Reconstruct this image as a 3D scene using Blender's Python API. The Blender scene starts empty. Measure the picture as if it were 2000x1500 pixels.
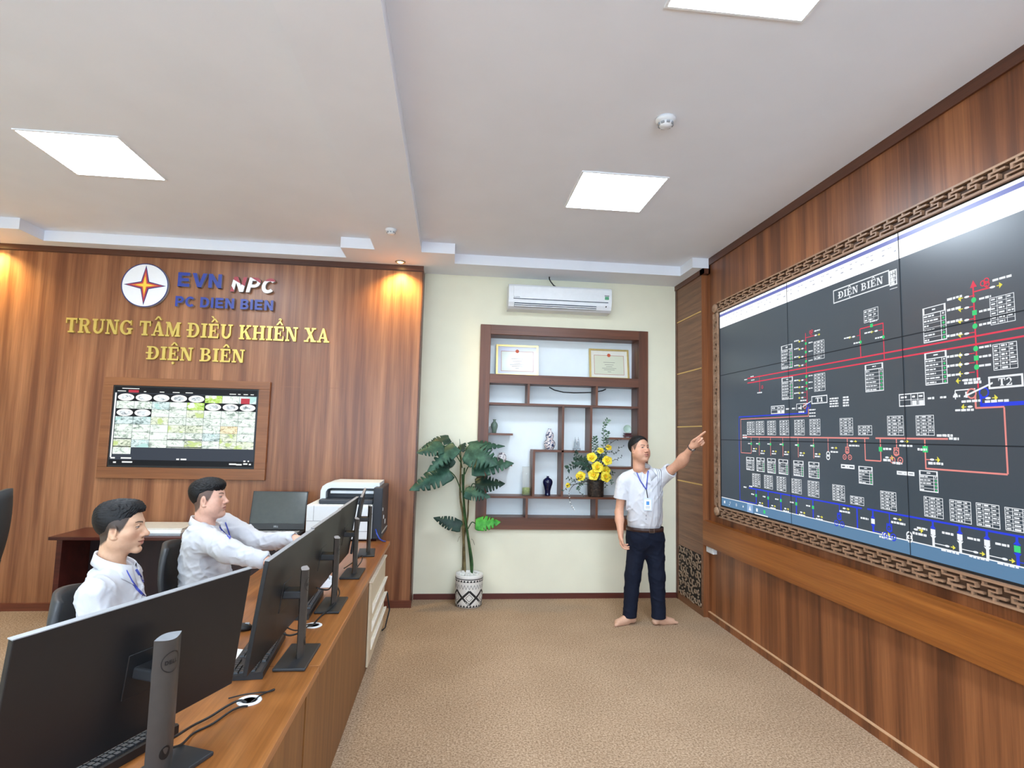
import bpy, bmesh, math, random
import numpy as np
from mathutils import Vector, Matrix

S = bpy.context.scene
COL = S.collection
PI = math.pi

# ---------------------------------------------------------------- camera
CAM_H, CAM_F = 1.67, 1099.545            # height in metres, focal length in pixels of a 2000 px wide frame
YAW, PITCH, ROLL = -0.105452922, 0.0904787404, 0.0238181977


def cam_axes():
    f = np.array([-math.sin(YAW), math.cos(YAW), 0.0])
    r = np.array([math.cos(YAW), math.sin(YAW), 0.0])
    u = np.array([0, 0, 1.0])
    f, u = f * math.cos(PITCH) + u * math.sin(PITCH), u * math.cos(PITCH) - f * math.sin(PITCH)
    r, u = r * math.cos(ROLL) + u * math.sin(ROLL), u * math.cos(ROLL) - r * math.sin(ROLL)
    return r, u, f


CR, CU, CF = cam_axes()
cam = bpy.data.cameras.new('camera')
cam.sensor_width = 36.0
cam.lens = CAM_F / 2000 * 36.0
cam.clip_start = 0.05
camo = bpy.data.objects.new('camera', cam)
COL.objects.link(camo)
camo.matrix_world = Matrix(((CR[0], CU[0], -CF[0], 0), (CR[1], CU[1], -CF[1], 0),
                            (CR[2], CU[2], -CF[2], CAM_H), (0, 0, 0, 1)))
S.camera = camo

# ---------------------------------------------------------------- world and exposure
S.view_settings.view_transform = 'Standard'
S.view_settings.look = 'None'
S.view_settings.exposure = 0.28
S.view_settings.gamma = 1.0
S.view_settings.use_curve_mapping = False
PANEL_LIGHT = 37.0                         # radiance of the ceiling panels
FILL_WINDOW_LIGHT = 13.0                        # radiance of the added fill-light windows behind the camera
wd = bpy.data.worlds.new('world')
S.world = wd
wd.use_nodes = True
wd.node_tree.nodes['Background'].inputs[0].default_value = (0.75, 0.82, 1.0, 1)
wd.node_tree.nodes['Background'].inputs[1].default_value = 0.25


# measured points of the photograph turned into places in the room
def ray(px, py):
    return CR * ((px - 1000) / CAM_F) - CU * ((py - 750) / CAM_F) + CF


def at(px, py, d):
    return np.array([0, 0, CAM_H]) + d * ray(px, py)


def on(axis, px, py, v):
    d = ray(px, py)
    o = np.array([0, 0, CAM_H])
    return o + d * ((v - o[axis]) / d[axis])


# ---------------------------------------------------------------- materials
def lin(c):
    if isinstance(c, str):
        c = tuple(int(c[i:i + 2], 16) / 255 for i in (0, 2, 4))
    return tuple(x / 12.92 if x <= 0.04045 else ((x + 0.055) / 1.055) ** 2.4 for x in c[:3]) + (1.0,)


MATS = {}


class NT:
    def __init__(s, name):
        s.m = bpy.data.materials.new(name)
        s.m.use_nodes = True
        s.t = s.m.node_tree
        s.b = s.t.nodes['Principled BSDF']
        MATS[name] = s.m

    def n(s, kind, **kw):
        nd = s.t.nodes.new(kind)
        for k, v in kw.items():
            if k in nd.inputs:
                nd.inputs[k].default_value = v
            else:
                setattr(nd, k, v)
        return nd

    def l(s, a, b):
        s.t.links.new(a, b)

    def ramp(s, fac, stops):
        r = s.t.nodes.new('ShaderNodeValToRGB')
        e = r.color_ramp.elements
        while len(e) < len(stops):
            e.new(0.5)
        for x, (p, c) in zip(e, stops):
            x.position = p
            x.color = lin(c) if not (isinstance(c, tuple) and len(c) == 4) else c
        s.l(fac, r.inputs[0])
        return r.outputs[0]

    def coords(s, scale=(1, 1, 1), rot=(0, 0, 0)):
        tc = s.t.nodes.new('ShaderNodeTexCoord')
        mp = s.t.nodes.new('ShaderNodeMapping')
        mp.inputs['Scale'].default_value = scale
        mp.inputs['Rotation'].default_value = rot
        s.l(tc.outputs['Object'], mp.inputs[0])
        return mp.outputs[0]

    def noise(s, vec, scale, detail=2.0, rough=0.5, dist=0.0):
        n = s.t.nodes.new('ShaderNodeTexNoise')
        n.inputs['Scale'].default_value = scale
        n.inputs['Detail'].default_value = detail
        n.inputs['Roughness'].default_value = rough
        n.inputs['Distortion'].default_value = dist
        s.l(vec, n.inputs['Vector'])
        return n.outputs['Fac']

    def mix(s, fac, a, b, mode='MIX'):
        m = s.t.nodes.new('ShaderNodeMix')
        m.data_type = 'RGBA'
        m.blend_type = mode
        for sock, v in ((m.inputs[0], fac), (m.inputs[6], a), (m.inputs[7], b)):
            if isinstance(v, (int, float)):
                sock.default_value = v
            elif isinstance(v, tuple):
                sock.default_value = v
            else:
                s.l(v, sock)
        return m.outputs[2]

    def bump(s, h, strength=0.2, dist=0.01):
        b = s.t.nodes.new('ShaderNodeBump')
        b.inputs['Strength'].default_value = strength
        b.inputs['Distance'].default_value = dist
        s.l(h, b.inputs['Height'])
        s.l(b.outputs[0], s.b.inputs['Normal'])


def plain(name, color, rough=0.5, metal=0.0, spec=0.5, var=0.06, scale=30, bump=0.0, coat=0.0):
    """a plain surface with a faint procedural mottling"""
    t = NT(name)
    c = lin(color)
    f = t.noise(t.coords(), scale, 3)
    lo = tuple(x * (1 - var) for x in c[:3]) + (1,)
    hi = tuple(min(1, x * (1 + var)) for x in c[:3]) + (1,)
    t.l(t.ramp(f, [(0.3, lo), (0.7, hi)]), t.b.inputs['Base Color'])
    t.b.inputs['Roughness'].default_value = rough
    t.b.inputs['Metallic'].default_value = metal
    t.b.inputs['Specular IOR Level'].default_value = spec
    t.b.inputs['Coat Weight'].default_value = coat
    if bump:
        t.bump(f, bump, 0.002)
    return t.m


def wood(name, dark, mid, light, axis='Z', rough=0.38, across=9.0, along=0.35, spec=0.5, contrast=1.0):
    """long-grained veneer: grain runs along the given axis"""
    t = NT(name)
    sc = [across] * 3
    sc['XYZ'.index(axis)] = along
    v = t.coords(tuple(sc))
    n1 = t.noise(v, 1.0, 5, 0.55, 0.4)
    sc2 = [across * 11] * 3
    sc2['XYZ'.index(axis)] = along * 7
    n2 = t.noise(t.coords(tuple(sc2)), 1.0, 3, 0.6, 0.2)
    base = t.ramp(n1, [(0.5 - 0.2 * contrast, dark), (0.5, mid), (0.5 + 0.2 * contrast, light)])
    fine = t.ramp(n2, [(0.3, (0.78, 0.76, 0.74, 1)), (0.65, (1.06, 1.05, 1.04, 1))])
    t.l(t.mix(1.0, base, fine, 'MULTIPLY'), t.b.inputs['Base Color'])
    t.b.inputs['Roughness'].default_value = rough
    t.b.inputs['Specular IOR Level'].default_value = spec
    return t.m


def glow(name, color, strength, gloss=None):
    t = NT(name)
    t.b.inputs['Base Color'].default_value = (0.004, 0.004, 0.005, 1)
    t.b.inputs['Emission Color'].default_value = lin(color)
    t.b.inputs['Emission Strength'].default_value = strength
    t.b.inputs['Roughness'].default_value = 0.5 if gloss is None else gloss
    t.b.inputs['Specular IOR Level'].default_value = 0.2 if gloss is None else 0.5
    return t.m


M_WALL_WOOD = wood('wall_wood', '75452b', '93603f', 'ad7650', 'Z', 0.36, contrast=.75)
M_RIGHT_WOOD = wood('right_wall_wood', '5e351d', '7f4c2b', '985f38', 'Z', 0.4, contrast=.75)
M_LEDGE_WOOD = wood('ledge_wood', '6e3c15', '8e521f', 'a8682c', 'Y', 0.38, 9, 0.3)
M_PIL_WOOD = wood('pilaster_wood', '6a4630', '7c543a', '8a6145', 'Y', 0.42, 30, 1.2, contrast=0.8)
M_TRIM_WOOD = wood('trim_wood', '4a2a1c', '5b3422', '6b4029', 'X', 0.4)
M_TRIM_WOOD_Y = wood('trim_wood_long', '4a2a1c', '5b3422', '6b4029', 'Y', 0.4)
M_FRAME_WOOD = wood('display_frame_wood', '54301e', '683d28', '7a4a31', 'Z', 0.42)
M_FRAME_WOOD_X = wood('display_frame_wood_across', '54301e', '683d28', '7a4a31', 'X', 0.42)
M_TVF_WOOD = wood('screen_surround_wood', '7b4a2a', '8a5632', '98623b', 'X', 0.4)
M_DESK_TOP = wood('desk_top_wood', '7d4a1e', '9c6230', 'b67a45', 'Y', 0.3, 10, 0.5)
M_DESK_FRONT = wood('desk_front_wood', '6e4520', '835529', '976737', 'Z', 0.45, 18, 0.8)
M_MAHOG = wood('mahogany_veneer', '3a1510', '4b1d16', '5c271d', 'X', 0.3)
M_BASE = wood('baseboard_wood', '4a1f18', '5a2820', '663026', 'X', 0.4)
M_FRET = wood('fretwork_wood', '8a6a52', '9c7a60', 'ac8b70', 'Y', 0.45)
M_BRASS = plain('brass_inlay', 'd9b36a', 0.35, 0.6)
M_CREAM = plain('cream_paint', 'e9e5cd', 0.75, var=0.02, scale=4, bump=0.03)
M_WHITE_PAINT = plain('ceiling_paint', 'eff2f9', 0.85, var=0.015, scale=3)
M_NICHE_BACK = plain('pale_blue_board', 'f3fafc', 0.5, var=0.02, scale=5)
M_BLACK_PL = plain('black_plastic', '17181a', 0.42)
M_DARK_PL = plain('dark_grey_plastic', '2b2c2e', 0.45)
M_STAND = plain('grey_stand_plastic', '4a4744', 0.38, 0.3)
M_KEY = plain('key_plastic', '2a2d30', 0.4)
M_WHITE_PL = plain('white_plastic', 'e8eaec', 0.35, var=0.02)
M_GREY_PL = plain('grey_plastic', '9a9ea2', 0.4)
M_BEIGE = plain('beige_panel', 'd9c8aa', 0.5, var=0.03)
M_PAPER = plain('paper', 'f0f0ee', 0.7, var=0.02)
M_CABLE = plain('cable_rubber', '101112', 0.5)
M_METAL = plain('brushed_metal', 'b8b6b0', 0.3, 0.9)
M_FABRIC_BLK = plain('black_fabric', '1b1c1f', 0.8, bump=0.2, scale=300)
M_MESH_GREY = plain('grey_fabric', '34373a', 0.7, bump=0.2, scale=300)


def carpet():
    t = NT('carpet')
    v = t.coords((1, 1, 1))
    f1 = t.noise(v, 85, 4, 0.7)
    f2 = t.noise(v, 2.0, 3, 0.5)
    f3 = t.noise(t.coords((1, 1.6, 1), (0, 0, 0.6)), 160, 2, 0.7)
    c1 = t.ramp(f1, [(0.36, '86705a'), (0.5, 'b0957a'), (0.64, 'cbb298')])
    c2 = t.ramp(f3, [(0.35, (0.72, 0.7, 0.67, 1)), (0.62, (1.08, 1.08, 1.08, 1))])
    c3 = t.ramp(f2, [(0.35, (0.93, 0.92, 0.91, 1)), (0.65, (1.03, 1.03, 1.03, 1))])
    t.l(t.mix(1.0, t.mix(1.0, c1, c2, 'MULTIPLY'), c3, 'MULTIPLY'), t.b.inputs['Base Color'])
    t.b.inputs['Roughness'].default_value = 0.95
    t.b.inputs['Specular IOR Level'].default_value = 0.1
    t.bump(f1, 0.5, 0.006)
    return t.m


M_CARPET = carpet()


# ---------------------------------------------------------------- mesh builder
class MB:
    """collects simple shapes and links them as ONE mesh object"""

    def __init__(s):
        s.v, s.f, s.mi, s.sm = [], [], [], []

    def add(s, vs, fs, m=0, smooth=False):
        o = len(s.v)
        s.v += [tuple(map(float, p)) for p in vs]
        for f in fs:
            s.f.append([i + o for i in f])
            s.mi.append(m)
            s.sm.append(smooth)
        return s

    def box(s, x0, x1, y0, y1, z0, z1, m=0, R=None, c=None):
        vs = [(x, y, z) for z in (z0, z1) for y in (y0, y1) for x in (x0, x1)]
        if R is not None:
            vs = [tuple(R @ Vector(v) + Vector(c if c is not None else (0, 0, 0))) for v in vs]
        return s.add(vs, [(0, 2, 3, 1), (4, 5, 7, 6), (0, 1, 5, 4), (2, 6, 7, 3), (0, 4, 6, 2), (1, 3, 7, 5)], m)

    def cbox(s, x0, x1, y0, y1, z0, z1, b=0.004, m=0, smooth=False):
        """box with chamfered edges"""
        bm = bmesh.new()
        bmesh.ops.create_cube(bm, size=1)
        for v in bm.verts:
            v.co = ((x0 + x1) / 2 + v.co.x * (x1 - x0), (y0 + y1) / 2 + v.co.y * (y1 - y0), (z0 + z1) / 2 + v.co.z * (z1 - z0))
        bmesh.ops.bevel(bm, geom=list(bm.edges), offset=b, segments=2, profile=0.5, affect='EDGES')
        bm.verts.index_update()
        s.add([v.co[:] for v in bm.verts], [[v.index for v in f.verts] for f in bm.faces], m, smooth)
        bm.free()
        return s

    def prism(s, poly, fn, d, m=0):
        """polygon (2D) mapped by fn(u, v, w), extruded from w=0 to w=d"""
        n = len(poly)
        vs = [fn(u, v, 0) for u, v in poly] + [fn(u, v, d) for u, v in poly]
        fs = [list(range(n))[::-1], list(range(n, 2 * n))] + [(i, (i + 1) % n, n + (i + 1) % n, n + i) for i in range(n)]
        return s.add(vs, fs, m)

    def tube(s, pts, r, seg=8, m=0, closed=False, caps=True):
        pts = [Vector(p) for p in pts]
        n = len(pts)
        rr = r if hasattr(r, '__len__') else [r] * n
        vs, fs = [], []
        up = Vector((0, 0, 1))
        for i, p in enumerate(pts):
            if closed:
                t = pts[(i + 1) % n] - pts[i - 1]
            else:
                t = pts[min(i + 1, n - 1)] - pts[max(i - 1, 0)]
            t.normalize()
            if i == 0:
                a = up.cross(t) if abs(t.z) < 0.95 else Vector((1, 0, 0)).cross(t)
            else:
                a = a - t * a.dot(t)
                if a.length < 1e-6:
                    a = up.cross(t)
            a.normalize()
            b = t.cross(a)
            for k in range(seg):
                w = 2 * PI * k / seg
                vs.append(p + (a * math.cos(w) + b * math.sin(w)) * rr[i])
        m_ = n if closed else n - 1
        for i in range(m_):
            j = (i + 1) % n
            for k in range(seg):
                k2 = (k + 1) % seg
                fs.append((i * seg + k, i * seg + k2, j * seg + k2, j * seg + k))
        if caps and not closed:
            fs.append(list(range(seg))[::-1])
            fs.append([(n - 1) * seg + k for k in range(seg)])
        return s.add(vs, fs, m, True)

    def lathe(s, prof, c=(0, 0, 0), seg=24, m=0, axis='Z', smooth=True, arc=None):
        """prof: list of (radius, height)"""
        vs, fs = [], []
        for r, h in prof:
            for k in range(seg):
                w = 2 * PI * k / seg
                p = (r * math.cos(w), r * math.sin(w), h)
                if axis == 'X':
                    p = (h, p[0], p[1])
                elif axis == 'Y':
                    p = (p[0], h, p[1])
                vs.append((c[0] + p[0], c[1] + p[1], c[2] + p[2]))
        for i in range(len(prof) - 1):
            for k in range(seg):
                k2 = (k + 1) % seg
                fs.append((i * seg + k, i * seg + k2, (i + 1) * seg + k2, (i + 1) * seg + k))
        if prof[0][0] > 1e-5:
            fs.append(list(range(seg))[::-1])
        if prof[-1][0] > 1e-5:
            fs.append([(len(prof) - 1) * seg + k for k in range(seg)])
        return s.add(vs, fs, m, smooth)

    def ball(s, c, r, m=0, seg=12, rings=8, R=None):
        r = r if hasattr(r, '__len__') else (r, r, r)
        vs, fs = [], []
        for i in range(rings + 1):
            th = PI * i / rings
            for k in range(seg):
                w = 2 * PI * k / seg
                p = Vector((r[0] * math.sin(th) * math.cos(w), r[1] * math.sin(th) * math.sin(w), r[2] * math.cos(th)))
                if R is not None:
                    p = R @ p
                vs.append((c[0] + p[0], c[1] + p[1], c[2] + p[2]))
        for i in range(rings):
            for k in range(seg):
                k2 = (k + 1) % seg
                fs.append((i * seg + k, (i + 1) * seg + k, (i + 1) * seg + k2, i * seg + k2))
        return s.add(vs, fs, m, True)

    def build(s, name, mats, parent=None, world=True, smooth=None, weld=False):
        me = bpy.data.meshes.new(name)
        vs = s.v
        if parent is not None and world:
            inv = parent_inv(parent)
            vs = [inv @ Vector(p) for p in s.v]
        me.from_pydata([tuple(p) for p in vs], [], s.f)
        if not isinstance(mats, (list, tuple)):
            mats = [mats]
        for m in mats:
            me.materials.append(m)
        me.polygons.foreach_set('material_index', s.mi)
        me.polygons.foreach_set('use_smooth', s.sm if smooth is None else [smooth] * len(s.f))
        me.update()
        bm = bmesh.new()
        bm.from_mesh(me)
        if weld:
            bmesh.ops.remove_doubles(bm, verts=list(bm.verts), dist=1e-5)
        bmesh.ops.recalc_face_normals(bm, faces=list(bm.faces))
        bm.to_mesh(me)
        bm.free()
        o = bpy.data.objects.new(name, me)
        COL.objects.link(o)
        o.parent = parent
        return o


def parent_inv(o):
    m = Matrix.Identity(4)
    while o is not None:
        m = (Matrix.Translation(o.location) @ o.rotation_euler.to_matrix().to_4x4()) @ m
        o = o.parent
    return m.inverted()


def tag(o, label, cat, group=None, kind=None):
    o['label'] = label
    o['category'] = cat
    if group:
        o['group'] = group
    if kind:
        o['kind'] = kind
    return o


def thing(name, label, cat, loc=(0, 0, 0), rotz=0.0, group=None):
    o = bpy.data.objects.new(name, None)
    o.empty_display_size = 0.05
    COL.objects.link(o)
    o.location = loc
    o.rotation_euler = (0, 0, rotz)
    return tag(o, label, cat, group)


def struct(o, label=None):
    o['kind'] = 'structure'
    if label:
        o['label'] = label
    return o


def kids(o):
    return [c for c in bpy.data.objects if c.parent == o]


def copy_tree(o, parent=None):
    c = o.copy()
    COL.objects.link(c)
    c.parent = parent
    for ch in kids(o):
        copy_tree(ch, c)
    return c


def rotz(a):
    return Matrix.Rotation(a, 3, 'Z')
# ================================================================ the room
XL, XR, YB, YF = -4.55, 2.49, -3.3, 5.91
Z_SOF, Z_CEI = 3.355, 3.455
struct(MB().box(XL, XR + 0.1, YB, 6.2, -0.1, 0).build('floor', M_CARPET), 'brown flecked carpet floor')
struct(MB().box(XL - .1, XR + .1, YB - .1, 6.2, Z_CEI, Z_CEI + .12).build('ceiling', M_WHITE_PAINT), 'white plaster tray ceiling')
m = MB()
m.box(XL, XR, 5.5, 6.2, Z_SOF, Z_CEI)                       # strip along the back wall
for x0, x1 in ((-0.76, -0.33), (XL, -4.1)):
    m.box(x0, x1, YB, 5.5, Z_SOF, Z_CEI)
for x0, x1 in ((-1.07, -0.76), (-0.33, -0.02), (2.31, XR), (-4.1, -3.8)):
    m.box(x0, x1, 5.2, 5.5, Z_SOF, Z_CEI)
struct(m.build('trim_1', M_WHITE_PAINT), 'white dropped ceiling border and beam')

# back wall, cream, with the hole for the display niche
NX0, NX1, NZ0, NZ1 = 0.385, 2.0, 0.815, 2.732
m = MB()
m.box(-0.33, NX0, YF, 6.13, 0, Z_SOF).box(NX1, XR + .1, YF, 6.13, 0, Z_SOF)
m.box(NX0, NX1, YF, 6.13, 0, NZ0).box(NX0, NX1, YF, 6.13, NZ1, Z_SOF)
struct(m.build('wall_back', M_CREAM), 'cream painted back wall')
struct(MB().box(-0.325, 2.43, YF - .012, YF, 0, 0.054).build('baseboard_back', M_BASE), 'dark red wooden baseboard under the cream wall')
# left part of the back wall, wood veneer standing proud
m = MB()
m.box(XL, -0.335, 5.66, 6.13, 0, Z_SOF)
struct(m.build('wall_wood', M_WALL_WOOD), 'wood veneer wall behind the desks')
m = MB()
m.box(XL, -0.33, 5.645, 5.66, 3.303, Z_SOF)
m.box(XL, -0.33, 5.655, 5.66, 3.296, 3.303)
m.box(-0.342, -0.33, 5.652, 5.91, 0, 3.303)
struct(m.build('trim_2', M_TRIM_WOOD), 'dark wooden edging of the veneer wall')
m = MB()
m.box(XL, -0.325, 5.625, 5.66, 0, 0.062)
struct(m.build('baseboard_left', wood('baseboard_wood_red', '5f2f1e', '6f3a26', '7d4630', 'X', 0.4)), 'red brown baseboard of the veneer wall')
# thin panel joints in the veneer wall
m = MB()
for x0, x1, z in ((-1.74, -1.05, 2.085), (-1.74, -0.95, 1.188)):
    m.box(x0, x1, 5.659, 5.6605, z, z + .003)
struct(m.build('trim_6', M_TVF_WOOD), 'thin joints in the veneer wall')

# right wall with the video wall
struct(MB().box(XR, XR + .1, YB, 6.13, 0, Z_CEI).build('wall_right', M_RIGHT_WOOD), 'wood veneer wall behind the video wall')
m = MB()
m.box(2.476, XR, YB, 5.20, 3.387, Z_CEI)
m.box(2.476, XR, 5.2, 5.26, 3.303, Z_CEI)
m.box(2.416, 2.43, 5.2, YF, 3.303, Z_SOF)
m.box(2.416, XR, 5.2, 5.27, 3.303, Z_SOF)
struct(m.build('trim_3', M_TRIM_WOOD_Y), 'dark wooden cornice trim on the right wall')
m = MB()
m.box(2.47, XR, YB, 5.265, 0, 0.054)
m.box(2.469, XR, YB, 5.255, 0.054, 0.059, 1)
struct(m.build('baseboard_right', [M_RIGHT_WOOD, plain('pale_edge', 'c9a27c', 0.5)]), 'wooden baseboard with a pale top edge')
m = MB()
m.box(2.43, XR, YB, 5.27, 0.672, 0.902)
struct(m.build('trim_4', M_LEDGE_WOOD), 'wooden ledge running under the video wall')

# pilaster between the cream wall and the video wall
m = MB()
m.box(2.43, XR, 5.27, YF, 0, 3.303)
struct(m.build('wall_pilaster', [M_PIL_WOOD]), 'wooden pilaster with brass lines')
m = MB()
m.box(2.424, 2.43, 5.868, YF, 0, 3.303)
m.box(2.4285, 2.43, 5.275, 5.868, 0.668, 0.672)
struct(m.build('trim_5', M_TRIM_WOOD), 'dark edge strip of the pilaster')
for z in (1.234, 1.80, 2.371, 2.938):
    tag(MB().box(2.4255, 2.43, 5.275, 5.866, z - .006, z + .006).build('brass_strip', M_BRASS),
        {1.234: 'lowest of four brass strips across the wooden pilaster', 1.80: 'second lowest brass strip across the wooden pilaster, behind the pointing hand',
         2.371: 'third brass strip up on the wooden pilaster', 2.938: 'topmost brass strip across the wooden pilaster'}[z], 'strip', 'brass strips on the pilaster')
# end face of the pilaster is redder
struct(MB().box(2.431, XR, 5.262, 5.27, 0, 3.303).build('trim_7', M_RIGHT_WOOD), 'red brown end face of the pilaster')

# walls out of view close the room
struct(MB().box(XL - .1, XL, YB, 6.13, 0, Z_CEI).build('wall_left', M_CREAM), 'cream side wall')
struct(MB().box(XL - .1, XR + .1, YB - .1, YB, 0, Z_CEI).build('wall_front', M_CREAM), 'cream wall behind the camera')

M_PANEL_RIM = plain('panel_rim', 'f2f4f6', 0.4, var=0.01)
# assumed windows, added as fill light in the unseen wall behind the camera
M_FILL_PANE = glow('fill_light_pane', (0.8, 0.9, 1.0), FILL_WINDOW_LIGHT)
for k, x in enumerate((-3.4, -1.6, 0.2, 1.7)):
    w = bpy.data.objects.new('window_%d' % (k + 1), None)
    COL.objects.link(w)
    w.location = (x, YB, 0.9)
    struct(w)
    mm = MB()
    for a, b_, c, d in ((x - .6, x - .55, .9, 2.6), (x + .55, x + .6, .9, 2.6), (x - .55, x + .55, .9, .95), (x - .55, x + .55, 2.55, 2.6), (x - .02, x + .02, .95, 2.55)):
        mm.box(a, b_, YB, YB + .05, c, d)
    mm.build('window_frame', M_PANEL_RIM, w)
    MB().box(x - .55, x + .55, YB, YB + .01, .95, 2.55).build('pane', M_FILL_PANE, w)

# ---------------------------------------------------------------- ceiling lamps
M_PANEL = glow('panel_diffuser', (0.89, 0.945, 1.0), PANEL_LIGHT)
PNAMES = {(0, 0): 'square ceiling light panel nearest the air conditioner', (0, 1): 'square ceiling light panel at the top edge above the video wall',
          (1, 0): 'square ceiling light panel above the two seated men'}
for i, x in enumerate((1.125, -2.412)):
    for j, y in enumerate((3.883, 1.803, -0.277, -2.357)):
        t = thing('ceiling_light', PNAMES.get((i, j), 'square ceiling light panel behind the camera'), 'ceiling light', (x, y, Z_CEI), 0, 'square ceiling light panels')
        h = 0.305
        mm = MB()
        for a, b, c, d in ((-h, h, -h, -h + .012), (-h, h, h - .012, h), (-h, -h + .012, -h + .012, h - .012), (h - .012, h, -h + .012, h - .012)):
            mm.box(a, b, c, d, -0.008, 0.0)
        mm.build('frame', M_PANEL_RIM, t, world=False)
        MB().box(-h + .012, h - .012, -h + .012, h - .012, -0.005, 0.0).build('diffuser', M_PANEL, t, world=False)

M_WARM = glow('warm_bulb', (1.0, 0.86, 0.55), 30)
for k, (x, lab) in enumerate(((-0.555, 'warm downlight over the right end of the veneer wall'), (-4.3, 'warm downlight over the left end of the veneer wall'))):
    t = thing('downlight', lab, 'downlight', (x, 5.535, Z_SOF), 0, 'warm downlights')
    MB().lathe([(0.03, 0.0), (0.05, -0.001), (0.052, -0.006), (0.036, -0.012), (0.033, -0.004)], seg=28).build('trim_ring', M_METAL, t, world=False)
    MB().lathe([(0.0, -0.016), (0.014, -0.015), (0.026, -0.009), (0.031, -0.003), (0.031, -0.001)], seg=24).build('bulb', M_WARM, t, world=False)
    lt = bpy.data.lights.new('downlight_lamp', 'SPOT')
    lt.energy = 75
    lt.color = (1.0, 0.72, 0.26)
    lt.spot_size = 2.4
    lt.spot_blend = 0.9
    lt.shadow_soft_size = 0.03
    lo = bpy.data.objects.new('lamp', lt)
    COL.objects.link(lo)
    lo.parent = t
    lo.location = (0, 0, -0.03)

# smoke detectors
for loc, lab, s in (((-0.552, 4.648, Z_SOF), 'small smoke detector on the white ceiling beam', 0.85), ((1.137, 2.902, Z_CEI), 'vented smoke detector on the ceiling above the video wall', 1.0)):
    t = thing('smoke_detector', lab, 'smoke detector', loc, 0, 'ceiling smoke detectors')
    MB().lathe([(0.0, -0.05 * s), (0.028 * s, -0.049 * s), (0.036 * s, -0.04 * s), (0.04 * s, -0.026 * s)], seg=28).build('dome', M_WHITE_PL, t, world=False)
    MB().lathe([(0.055 * s, 0), (0.055 * s, -0.012 * s), (0.048 * s, -0.02 * s), (0.043 * s, -0.024 * s), (0.03 * s, -0.026 * s)], seg=28).build('base', M_WHITE_PL, t, world=False)
    mm = MB()
    for q in range(8):
        a = q * PI / 4
        c = Vector((math.cos(a), math.sin(a), 0)) * 0.039 * s
        mm.box(-.004 * s, .004 * s, -.009 * s, .009 * s, -.041 * s, -.03 * s, R=rotz(a), c=c)
    mm.build('vent_slots', M_GREY_PL, t, world=False)
# ================================================================ lettering
def arc(cx, cy, rx, ry, a0, a1, wx, wy, n=14):
    a = [math.radians(a0 + (a1 - a0) * i / n) for i in range(n + 1)]
    return [(cx + rx * math.cos(t), cy + ry * math.sin(t)) for t in a] + \
           [(cx + (rx - wx) * math.cos(t), cy + (ry - wy) * math.sin(t)) for t in reversed(a)]


def rc(x0, y0, x1, y1):
    return [(x0, y0), (x1, y0), (x1, y1), (x0, y1)]


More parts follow.
